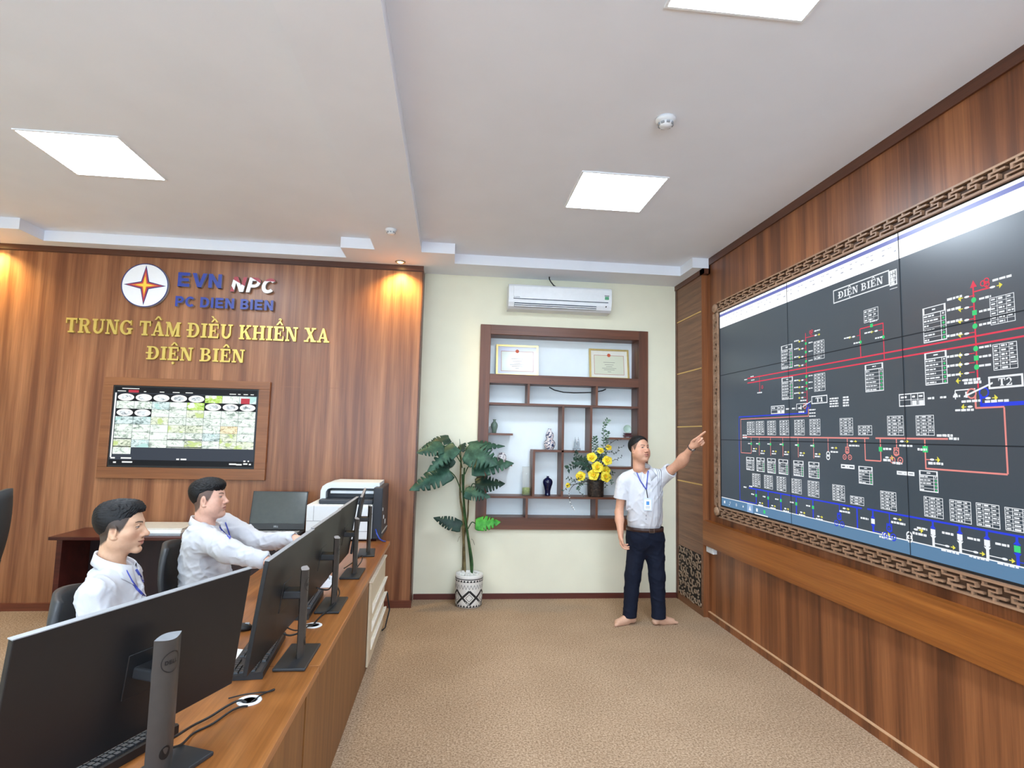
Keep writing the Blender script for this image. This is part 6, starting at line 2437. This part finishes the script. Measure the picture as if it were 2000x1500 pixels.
def ribbon(name, pts, w, mat, parent, thick=.0012):
    """flat band seen from the camera side"""
    pts = [Vector(p) for p in pts]
    vs, fs = [], []
    for i, p in enumerate(pts):
        t_ = (pts[min(i + 1, len(pts) - 1)] - pts[max(i - 1, 0)]).normalized()
        view = (p - Vector((0, 0, CAM_H))).normalized()
        sd = t_.cross(view).normalized() * w / 2
        for e in (0, -thick):
            vs += [p + sd + view * e, p - sd + view * e]
    for i in range(len(pts) - 1):
        a = i * 4
        fs += [(a, a + 1, a + 5, a + 4), (a + 2, a + 6, a + 7, a + 3), (a, a + 4, a + 6, a + 2), (a + 1, a + 3, a + 7, a + 5)]
    return MB().add(vs, fs, 0).build(name, mat, parent)


def collar(parent, N, R, s=1.0, rad=.067, tilt=.028, gap=22, drop=.05, back=.034, trees=()):
    """folded shirt collar round the neck; N at the base of the neck, R columns right/forward/up"""
    rows = []
    n = 40
    for i in range(n + 1):
        f = -1 + 2 * i / n
        a = f * math.radians(180 - gap)                    # 0 at the back
        fr = (1 - math.cos(a)) / 2                         # 0 back .. 1 front
        cx, cy = math.sin(a), -math.cos(a)
        e = max(0, (abs(f) - .62) / .38)
        zt = back * (1 - fr * .75) - tilt * 2 * fr * .5
        rr = rad * (1 + .06 * fr)
        tip = drop * e ** 1.6
        row = [(rr * .93 * cx, rr * .96 * cy, zt - .04), (rr * cx, rr * 1.02 * cy, zt), (rr * 1.06 * cx, rr * 1.08 * cy, zt + .002),
               (rr * (1.12 + .04 * fr) * cx, rr * 1.14 * cy, zt - .02), (rr * (1.2 + .4 * e) * cx, (rr * 1.22 + .014 * e) * cy, zt - .04 - tip)]
        row = [np.asarray(N) + R @ (np.array(p) * s) for p in row]
        for j in (2, 3, 4):                               # the folded part lies on the shirt
            rel = row[j] - np.asarray(N)
            hz = R.T @ rel
            hd = R @ np.array([hz[0], hz[1], 0])
            hd /= np.linalg.norm(hd)
            base_ = np.asarray(N) + R[:, 2] * hz[2]
            for t_ in trees:
                q_, nn, ii, ds = t_.ray_cast(Vector(base_ + hd * .35), Vector(-hd))
                if q_ is not None and j > 2:
                    rr_ = (np.array(q_) - base_) @ hd + .004
                    if math.hypot(hz[0], hz[1]) < rr_ < .1 + .08 * e:
                        row[j] = base_ + hd * rr_
        rows.append(row)
    m = len(rows[0])
    vs = [p for r in rows for p in r]
    fs = [(i * m + j, i * m + j + 1, (i + 1) * m + j + 1, (i + 1) * m + j) for i in range(n) for j in range(m - 1)]
    o = MB().add(vs, fs, 0, True).build('collar', M_COLLAR, parent)
    md = o.modifiers.new('thickness', 'SOLIDIFY')
    md.thickness = .0035
    md.offset = 0
    return o


def torso(fd, N, R, up, g, r, hem=None):
    """chest, belly and shoulders hanging from the neck base N along -up; g grows every radius"""
    dn = -np.asarray(up)
    ax = np.stack([R[:, 0], np.cross(dn * -1, R[:, 0]), -dn], 1)
    f = ax[:, 1]
    sw, ch, be = r['shoulder'], r['chest'], r['belly']
    for q in (-1, 1):
        fd.cone(N + dn * .045 + ax[:, 0] * q * .033 - f * .014, N + dn * .078 + ax[:, 0] * q * sw * .82, .05 + g, .05 + g, .05)
    fd.ell(N + dn * .16 + f * .012, (ch[0] + g, ch[1] + g, .165 + g), ax, .06)
    fd.ell(N + dn * .33 + f * (.018 + r.get('paunch', 0)), (be[0] + g, be[1] + g, .17 + g), ax, .08)
    fd.ell(N + dn * .47 + f * .005, (be[0] * 1.02 + g, be[1] + g, .13 + g), ax, .07)


def seated(name, label, Hc, fd_face, fd_body, pitch, skin, style, J, r, seed, headk, trousers, look=(0, 0)):
    """a seated operator in a white long-sleeved shirt"""
    F = np.array([fd_body[0], fd_body[1], 0]) / np.hypot(*fd_body[:2])
    R = frame_of(F)
    up = np.array([0, 0, 1.0]) * math.cos(r['lean']) + F * math.sin(r['lean'])
    Rh = frame_of([fd_face[0], fd_face[1], pitch])
    hs = headk.get('s', 1.0)
    N = np.asarray(Hc) - up * .165 * hs - F * .02
    hip = N - up * r.get('trunk', .53)
    t = thing(name, label, 'person', (hip[0], hip[1], 0), math.atan2(-F[0], F[1]))
    Sh = {q: np.asarray(J[q][0]) for q in J}
    wr = {q: np.asarray(J[q][2]) for q in J}
    pts = [Hc] + [p for q in J for p in J[q][:3]]
    knee = {q: hip + F * .46 + R[:, 0] * q * .11 + np.array([0, 0, .50 - hip[2]]) for q in (-1, 1)}
    ank = {q: np.array([*(knee[q] + F * .02)[:2], .085]) for q in (-1, 1)}
    lo = np.min(np.array(pts + [hip - .22, hip + F * .5] + list(ank.values())), 0) - .16
    hi = np.max(np.array(pts + [hip + .22, hip + F * .5]), 0) + .2
    lo[2] = -.02
    fine = [[(Hc[i] - .135, Hc[i] + .135)] for i in range(3)]
    fine[2] = [(Hc[2] - .14, Hc[2] + .14)]
    fd = Field(*[axis_grid(lo[i], hi[i], fine[i], .0018, .007) for i in range(3)])
    torso(fd, N, R, up, -.012, r)
    for q in J:
        s_, e_, w_ = [np.asarray(p) for p in J[q][:3]]
        fd.cone(s_, e_, .048, .04, .04)
        fd.cone(e_, w_, .04, .028, .02)
        d = w_ - e_
        hd = np.asarray(J[q][3])
        hand(fd, w_, hd, (0, 0, -1), q, (12, 13, 14, 16))
    for q in (-1, 1):
        hp = hip + R[:, 0] * q * .09
        fd.cone(hp, knee[q], .075, .055, .05)
        fd.cone(knee[q], ank[q], .052, .036, .03)
        fd.cone(ank[q] + np.array([0, 0, -.045]), ank[q] + F * .16 + np.array([0, 0, -.055]), .034, .028, .03)
    head(fd, Hc, Rh, hs, **{k: v for k, v in headk.items() if k not in ('s', 'fade', 'collar')})
    V, Fc = fd.mesh()
    col = paint_head(V, Hc, Rh, hs, skin, headk.get('fade', 1), headk.get('smile', 0), look)
    body, _ = mesh_obj('body', V, Fc, M_SKIN, t, col)
    hair('hair', Hc, Rh, hs, t, style, seed, 1 + .09 * headk.get('fat', 0))
    # shirt
    lo2, hi2 = lo.copy(), hi.copy()
    lo2[2], hi2[2] = hip[2] - .12, N[2] + .1
    fd = Field(*[np.arange(lo2[i], hi2[i], .0048) for i in range(3)])
    torso(fd, N, R, up, .006, r)
    for q in J:
        s_, e_, w_ = [np.asarray(p) for p in J[q][:3]]
        d = (w_ - e_) / np.linalg.norm(w_ - e_)
        fd.cone(s_, e_, .068 + r['slv'], .060 + r['slv'], .05)
        fd.cone(e_, w_ - d * .025, .060 + r['slv'], .045 + r['slv'] * .6, .03)
    fd.folds(.0068, seed, .066, axis=R[:, 2] * .9 + F * .35)
    fd.folds(.0036, seed + 5, .06, axis=R[:, 2] * .5 - F * .6)
    for q in J:
        s_, e_, w_ = [np.asarray(p) for p in J[q][:3]]
        d = (w_ - e_) / np.linalg.norm(w_ - e_)
        fd.cone(w_ - d * .075, w_ - d * .008, .038 + r['slv'] * .5, .038 + r['slv'] * .5, .01, cut=(w_ - d * .008, d))
        fd.cone(w_ - d * .03, w_ + d * .05, .030, .030, .003, 'sub')
    fd.cone(N + F * .045 + R[:, 2] * .03, N + F * .115 - R[:, 2] * .05, .03, .004, .01, 'sub')
    fd.cone(N - R[:, 2] * .02 + F * .012, N + R[:, 2] * .1 + F * .04, .05, .058, .01, 'sub')
    V, Fc = fd.mesh()
    sh, _ = mesh_obj('shirt', V, Fc, M_SHIRT, t, relax=2)
    collar(t, N + R[:, 2] * .022 + F * .006, R, 1.0, headk.get('collar', .068), tilt=.03, drop=.05, back=.04, trees=bvh_of(sh))
    # trousers
    lo3, hi3 = lo.copy(), hi.copy()
    lo3[2], hi3[2] = 0.03, hip[2] + .12
    fd = Field(*[np.arange(lo3[i], hi3[i], .008) for i in range(3)])
    fd.ell(hip, (r['belly'][0] + .008, r['belly'][1] + .01, .1), R, .04)
    for q in (-1, 1):
        fd.cone(hip + R[:, 0] * q * .09, knee[q], .095, .075, .05)
        fd.cone(knee[q], ank[q], .075, .062, .03, cut=(ank[q] + np.array([0, 0, -.01]), (0, 0, -1)))
    V, Fc = fd.mesh()
    mesh_obj('trousers', V, Fc, M_BLACK_TR, t, relax=2)
    for q in (-1, 1):
        a = ank[q]
        mb = MB()
        for i, (u, w, hh) in enumerate(((-.08, .034, .07), (-.03, .04, .085), (.05, .046, .06), (.12, .047, .045), (.17, .03, .035))):
            c_ = a + F * u
            mb.add([tuple(c_ + R[:, 0] * sx_ * w + np.array([0, 0, -a[2] + zz])) for sx_, zz in ((-1, .004), (1, .004), (.9, hh * .7), (.4, hh), (-.4, hh), (-.9, hh * .7))], [])
        fs = [(i * 6 + j, i * 6 + (j + 1) % 6, (i + 1) * 6 + (j + 1) % 6, (i + 1) * 6 + j) for i in range(4) for j in range(6)] + [(5, 4, 3, 2, 1, 0), (24, 25, 26, 27, 28, 29)]
        mb.f, mb.mi, mb.sm = [list(x) for x in fs], [0] * len(fs), [True] * len(fs)
        mb.build('shoe', M_BLACK_PL, t)
    return t, body, sh, N, R, up


# --- man seated nearest the camera
H1 = at(236, 1031, 2.46)
F1 = np.array([.97, .24, 0])
F1 /= np.linalg.norm(F1)
R1 = frame_of(F1)
N1 = H1 - np.array([0, 0, .155]) - F1 * .02
arm1 = {}
for q in (1, -1):
    s0 = N1 + R1[:, 0] * q * .185 - np.array([0, 0, .085])
    e0 = s0 + F1 * .05 + R1[:, 0] * q * .035 - np.array([0, 0, .225])
    w0 = e0 + F1 * .245 - R1[:, 0] * q * .05 + np.array([0, 0, .06])
    arm1[q] = (s0, e0, w0, F1 - R1[:, 0] * q * .2)
BODY1 = dict(shoulder=.18, chest=(.17, .104), belly=(.152, .108), lean=-.02, slv=-.003, paunch=.008)
p1, b1, s1, N1b, R1b, up1 = seated('person', 'man in white shirt with blue lanyard seated nearest the camera', H1, np.array([.98, .15, 0]), F1, .01, 'd3a98b', 'swept', arm1,
                                   BODY1, 3, dict(s=.98, jaw=1.0, smile=.0022, fade=.95, collar=.07), M_BLACK_TR)
tr = bvh_of(s1)


def lanyard(parent, trees, strands, w=.009):
    for st in strands:
        pts = []
        for (xa_, ya_), (xb_, yb_) in zip(st, st[1:]):
            for k in range(7):
                h_ = hit(trees, xa_ + (xb_ - xa_) * k / 6, ya_ + (yb_ - ya_) * k / 6, .007)
                if h_ is not None:
                    pts.append(h_)
        if len(pts) > 3:
            ribbon('lanyard_strap', pts, w, M_LANYARD, parent)


lanyard(p1, tr, (((246, 1114), (256, 1133), (268, 1150), (283, 1165)), ((266, 1112), (276, 1128), (284, 1148), (290, 1160))))

# --- man seated farther away, reaching to the desk
H2 = at(408, 974, 3.48)
F2 = np.array([.985, .10, 0])
F2 /= np.linalg.norm(F2)
arm2 = {1: (at(388, 1046, 3.35), at(449, 1078, 3.22), at(520, 1096, 3.16), np.array([.9, .3, -.1])),
        -1: (at(436, 1022, 3.69), at(503, 1060, 3.67), at(574, 1052, 3.63), np.array([.95, -.05, -.1]))}
BODY2 = dict(shoulder=.185, chest=(.185, .124), belly=(.18, .126), lean=-.02, slv=.006, paunch=.012)
p2, b2, s2, N2b, R2b, up2 = seated('person', 'stout man in white shirt seated farther away, both arms reaching to the desk', H2, F2 * .97 + np.array([0, -.06, 0]), F2, .10, 'e0b09a', 'fringe', arm2,
                                   BODY2, 9, dict(s=1.015, fat=1.0, jaw=1.08, smile=.0, fade=.85, nose=.98, collar=.074), M_BLACK_TR)
lanyard(p2, bvh_of(s2), (((424, 1022), (434, 1036), (444, 1046), (449, 1052)), ((440, 1020), (445, 1034), (450, 1050))), .008)

for ch, N_, F_v, back in ((CHAIR1, N1b, F1, .185), (CHAIR2, N2b, F2, .17)):
    ch.location = (N_[0] + F_v[0] * back, N_[1] + F_v[1] * back, 0)
    ch.rotation_euler = (0, 0, math.atan2(F_v[1], F_v[0]))

# --- standing man pointing at the video wall
v_, r_ = np.array([.33, .944, 0]), np.array([.944, -.33, 0])
ca = lambda a: -v_ * math.cos(math.radians(a)) + r_ * math.sin(math.radians(a))
F3 = ca(14)
R3 = frame_of(F3)
H3 = at(1249, 877.5, 5.13)
Rh3 = frame_of(ca(42) + np.array([0, 0, .14]))
HS3 = .99
N3 = at(1256, 916, 5.16)
hip3 = at(1259.5, 1036, 5.15)
up3 = (N3 - hip3) / np.linalg.norm(N3 - hip3)
shR, elR, wrR = at(1217, 941, 5.12), at(1209, 1001, 5.10), at(1212, 1041, 5.0)
shL, elL, wrL, tipL = at(1294, 931, 5.14), at(1330, 903, 4.98), at(1353, 871, 4.82), at(1378, 851, 4.76)
hipR, hipL = at(1246, 1046, 5.15), at(1277, 1046, 5.15)
anR, anL = on(2, 1230, 1199, .085), on(2, 1286.5, 1201, .085)
knR, knL = at(1236, 1124, 5.13), at(1283, 1126, 5.11)
p3 = thing('person', 'barefoot standing man in short-sleeved white shirt pointing at the video wall', 'person', (hip3[0], hip3[1], 0), math.atan2(-F3[0], F3[1]))
BODY3 = dict(shoulder=.175, chest=(.162, .112), belly=(.15, .118), lean=0, slv=0, paunch=.012)
allp = np.array([H3, shR, elR, wrR, shL, elL, wrL, tipL, anR, anL])
lo, hi = allp.min(0) - .13, allp.max(0) + .17
lo[2] = -.01
fine = [[(H3[i] - .13, H3[i] + .13), (wrL[i] - .03, tipL[i] + .03), (wrR[i] - .05, wrR[i] + .06)] for i in range(3)]
fine[1][1] = (tipL[1] - .04, wrL[1] + .05)
fine[2] = [(H3[2] - .13, H3[2] + .13), (wrL[2] - .06, tipL[2] + .03), (wrR[2] - .16, wrR[2]), (-.01, .04)]
fd = Field(*[axis_grid(lo[i], hi[i], fine[i], .0026, .006) for i in range(3)])
torso(fd, N3, R3, up3, -.012, BODY3)
fd.cone(shR, elR, .043, .036, .04), fd.cone(elR, elR + (wrR - elR) * .35, .037, .038, .02), fd.cone(elR + (wrR - elR) * .35, wrR, .038, .026, .02)
fd.cone(shL, elL, .046, .038, .04), fd.cone(elL, wrL, .04, .025, .05), fd.ell(elL + (wrL - elL) * .25, (.037, .037, .037), None, .05)
dL = (tipL - wrL) / np.linalg.norm(tipL - wrL)
hand(fd, wrL, dL, -v_ * .9 + np.array([0, 0, -.25]), -1, ((4, 4, 4), (62, 70, 45), (70, 80, 50), (62, 62, 40)), thumb=(.75, .25, .6), s=.98)
hand(fd, wrR, np.array([0.06, -.05, -1]), r_ * .9 - v_ * .1, 1, ((28, 35, 20), (32, 38, 24), (36, 40, 26), (38, 42, 28)), thumb=(.85, .35, .35), s=.98)
for hp, kn, an, q, toe in ((hipR, knR, anR, 1, on(2, 1222, 1219, .0)), (hipL, knL, anL, -1, on(2, 1313, 1217, .0))):
    fd.cone(hp, kn, .07, .05, .05)
    fd.cone(kn, an, .048, .034, .03)
    td = np.array([toe[0] - an[0], toe[1] - an[1], 0])
    td = td / np.linalg.norm(td)
    sd = np.array([td[1], -td[0], 0])                 # the foot's right side
    hl_ = np.array([an[0], an[1], 0]) - td * .035
    fd.cone(hl_ + [0, 0, .032], hl_ + td * .06 + [0, 0, .04], .03, .032, .03)
    fd.cone(np.array([an[0], an[1], .07]), hl_ + td * .15 + [0, 0, .024], .034, .022, .03)
    fd.cone(hl_ + td * .08 + [0, 0, .025], hl_ + td * .17 + sd * .016 * q * -1 + [0, 0, .021], .03, .026, .03)
    fd.cone(hl_ + td * .08 + sd * q * .015 + [0, 0, .022], hl_ + td * .155 + sd * .026 * q + [0, 0, .018], .027, .02, .03)
    for i in range(5):
        o_ = (-.031 + .0155 * i) * q
        L_ = (.052, .05, .044, .037, .028)[i]
        b_ = hl_ + td * (.178 - .006 * i - (.004 * i * i if i > 2 else 0)) + sd * o_ + np.array([0, 0, .017])
        rr_ = .0125 if i == 0 else .0085 - .0004 * i
        fd.cone(b_, b_ + td * L_ * .55 + sd * o_ * .1 + np.array([0, 0, -.004]), rr_ * 1.05, rr_, .006)
head(fd, H3, Rh3, HS3, smile=.004, jaw=1.03, fat=.4)
V, Fc = fd.mesh()
col = paint_head(V, H3, Rh3, HS3, 'd4a084', .8, .0035, (.003, .0))
feet = V[:, 2] < .1
col[feet] = np.array(lin('d0a68c')[:3])
body3, _ = mesh_obj('body', V, Fc, M_SKIN, p3, col)
hair('hair', H3, Rh3, HS3, p3, 'side', 4, 1 + .09 * .4)
# shirt
fd = Field(*[np.arange(a, b__, .004) for a, b__ in zip(np.minimum(shR, elR) - [.12, .3, .1], [shL[0] + .22, shL[1] + .3, N3[2] + .1])])
fd.ax[2] = np.arange(hip3[2] - .03, N3[2] + .1, .004).astype(np.float32)
fd.D = np.full([len(a) for a in fd.ax], 1.0, np.float32)
torso(fd, N3, R3, up3, .006, BODY3)
dR = (elR - shR) / np.linalg.norm(elR - shR)
dA = (elL - shL) / np.linalg.norm(elL - shL)
fd.cone(shR, shR + dR * .2, .06, .07, .05), fd.cone(shL, shL + dA * .2, .064, .07, .05)
fd.folds(.005, 17, .08, axis=R3[:, 0] * .7 + np.array([0, 0, .5]))
x, y, z = fd.pts((slice(None),) * 3)
for s_, d_ in ((shR, dR), (shL, dA)):               # sleeves end in a clean cut
    c_ = s_ + d_ * (.155 if s_ is shR else .115)
    side = (x - c_[0]) * d_[0] + (y - c_[1]) * d_[1] + (z - c_[2]) * d_[2]
    lat = np.abs((x - N3[0]) * R3[0, 0] + (y - N3[1]) * R3[1, 0])
    dist = np.sqrt((x - c_[0]) ** 2 + (y - c_[1]) ** 2 + (z - c_[2]) ** 2)
    fd.D = np.where((dist < .2) & (side > -.02) & (lat > .168), np.maximum(fd.D, side), fd.D).astype(np.float32)
    fd.cone(c_ - d_ * .03, c_ + d_ * .1, .05, .052, .003, 'sub')
fd.D = np.maximum(fd.D, (hip3[2] + .012 - z)).astype(np.float32)
fd.cone(N3 + F3 * .04 + [0, 0, .03], N3 + F3 * .11 - np.array([0, 0, .075]), .034, .004, .01, 'sub')
fd.cone(N3 - np.array([0, 0, .03]), N3 + F3 * .03 + [0, 0, .1], .054, .062, .01, 'sub')
V, Fc = fd.mesh()
shirt3, _ = mesh_obj('shirt', V, Fc, M_SHIRT_ST, p3, relax=2)
collar(p3, N3 + np.array([0, 0, .018]) + F3 * .004, R3, 1.0, .066, tilt=.036, drop=.05, back=.036, gap=20, trees=bvh_of(shirt3))
# trousers
fd = Field(np.arange(lo[0], hi[0], .0045), np.arange(lo[1], hi[1], .0045), np.arange(.03, hip3[2] + .06, .0045))
ax3 = np.stack([R3[:, 0], F3, np.array([0, 0, 1.])], 1)
fd.ell(hip3 + [0, 0, .0], (.162, .128, .13), ax3, .05)
fd.ell(hip3 - np.array([0, 0, .075]) - F3 * .012, (.165, .128, .12), ax3, .05)
for hp, kn, an in ((hipR, knR, anR), (hipL, knL, anL)):
    fd.cone(hp - np.array([0, 0, .03]), kn, .094, .072, .04)
    fd.cone(kn, an, .071, .062, .03)
    fd.cone(an + [0, 0, .03], an - np.array([0, 0, .02]), .06, .063, .01)
fd.folds(.004, 31, .11, axis=(0, 0, .5))
x, y, z = fd.pts((slice(None),) * 3)
fd.D = np.maximum(fd.D, np.maximum(.058 - z + 0 * x, z - (hip3[2] + .035))).astype(np.float32)
V, Fc = fd.mesh()
tro3, _ = mesh_obj('trousers', V, Fc, M_NAVY, p3, relax=2)
# belt and buckle
trs = bvh_of(shirt3, tro3)
mb = MB()
n = 48
ring = []
for zz in (.004, .04):
    for k in range(n):
        a = 2 * PI * k / n
        d_ = R3[:, 0] * math.cos(a) + F3 * math.sin(a)
        o_ = Vector(hip3 + np.array([0, 0, zz])) + Vector(d_) * .4
        best = None
        for t_ in trs:
            p_, nn, ii, ds = t_.ray_cast(o_, -Vector(d_))
            if p_ is not None and (best is None or ds < best[1]):
                best = (p_, ds)
        q_ = best[0] if best else Vector(hip3) + Vector(d_) * .15
        ring.append((q_ - Vector(hip3)))
rad = [max(math.hypot(ring[k].x, ring[k].y), math.hypot(ring[n + k].x, ring[n + k].y)) + .003 for k in range(n)]
vs = []
for zz, off in ((.002, 0), (.037, 0), (.037, -.006), (.002, -.006)):
    for k in range(n):
        a = 2 * PI * k / n
        d_ = R3[:, 0] * math.cos(a) + F3 * math.sin(a)
        vs.append(tuple(hip3 + d_ * (rad[k] + off) + np.array([0, 0, zz])))
fs = [(i * n + k, i * n + (k + 1) % n, ((i + 1) % 4) * n + (k + 1) % n, ((i + 1) % 4) * n + k) for i in range(4) for k in range(n)]
belt = MB().add(vs, fs, 0, True).build('belt', M_LEATHER, p3)
h_ = Vector(hip3) + Vector(F3) * (rad[n // 4] + .002) + Vector((0, 0, .02)) - Vector(R3[:, 0]) * .028
rb = Matrix.Rotation(math.atan2(-F3[0], F3[1]), 3, 'Z')
mb = MB()
for a, b__, c_, d_ in ((-.024, .024, .014, .019), (-.024, .024, -.019, -.014), (-.024, -.019, -.019, .019), (.019, .024, -.019, .019), (-.02, .02, -.003, .001)):
    mb.box(a, b__, -.001, .005, c_, d_, 0, rb, h_)
mb.build('buckle', plain('dull_buckle', '6a5648', .35, .6), belt)
# lanyard, badge, watch
trs = bvh_of(shirt3)
lanyard(p3, trs, (((1243, 921), (1250, 938), (1262, 956)), ((1266, 919), (1264, 938), (1262.5, 956))), .010)
c_ = hit(trs, 1265, 985, .008)
bz = MB()
ctr = Vector(c_)
fn = lambda u, v, w: tuple(ctr + Vector(R3[:, 0]) * u + Vector((0, 0, 1)) * v + Vector(F3) * w)
badge = bz.prism(rc(-.037, -.055, .037, .055), fn, .003).build('badge_sleeve', plain('badge_plastic', 'd4dfe8', .25), p3)
bz = MB()
bz.prism(rc(-.029, -.045, .029, .042), fn, .0036, 0)
bz.prism(rc(-.013, -.005, .013, .026), fn, .004, 1)
for v0 in (-.016, -.024, -.032):
    bz.prism(rc(-.02, v0 - .003, .02, v0), fn, .004, 2)
bz.build('badge_card', [M_PAPER, plain('badge_photo', '4a8fd0', .5), plain('badge_print', '8fa0b0', .5)], badge)
tp = hit(trs, 1262.5, 956, .006)
MB().tube([tp, (Vector(tp) + Vector(fn(0, .055, 0))) / 2, Vector(fn(0, .055, .002))], .004, 6).build('badge_clip', M_DARK_PL, p3)
wd_ = (elL - wrL) / np.linalg.norm(elL - wrL)
wc = wrL + wd_ * .022
wa = np.cross(wd_, [0, 0, 1.0])
wa /= np.linalg.norm(wa)
wb = np.cross(wd_, wa)
pts = [wc + wa * .0305 * math.cos(2 * PI * k / 24) + wb * .0305 * math.sin(2 * PI * k / 24) for k in range(24)]
watch = MB().tube(pts, .0065, 6, 0, True).build('watch_strap', M_LEATHER, p3)
k_ = min(range(24), key=lambda k: pts[k][2])
cd = (pts[k_] - wc) / np.linalg.norm(pts[k_] - wc)
mb = MB()
mb.ball(pts[k_] + cd * .002, (.017, .017, .006), 0, 14, 8, Matrix(np.stack([wd_, np.cross(cd, wd_), cd], 1).tolist()))
mb.build('watch_case', M_METAL, watch)
for px0, py0 in ((1262, 1007), (1262, 1014)):
    h_ = hit(trs, px0, py0, .001)
    if h_ is not None:
        MB().ball(h_, (.005, .005, .005), 0, 8, 6).build('button', M_GREY_PL, shirt3)
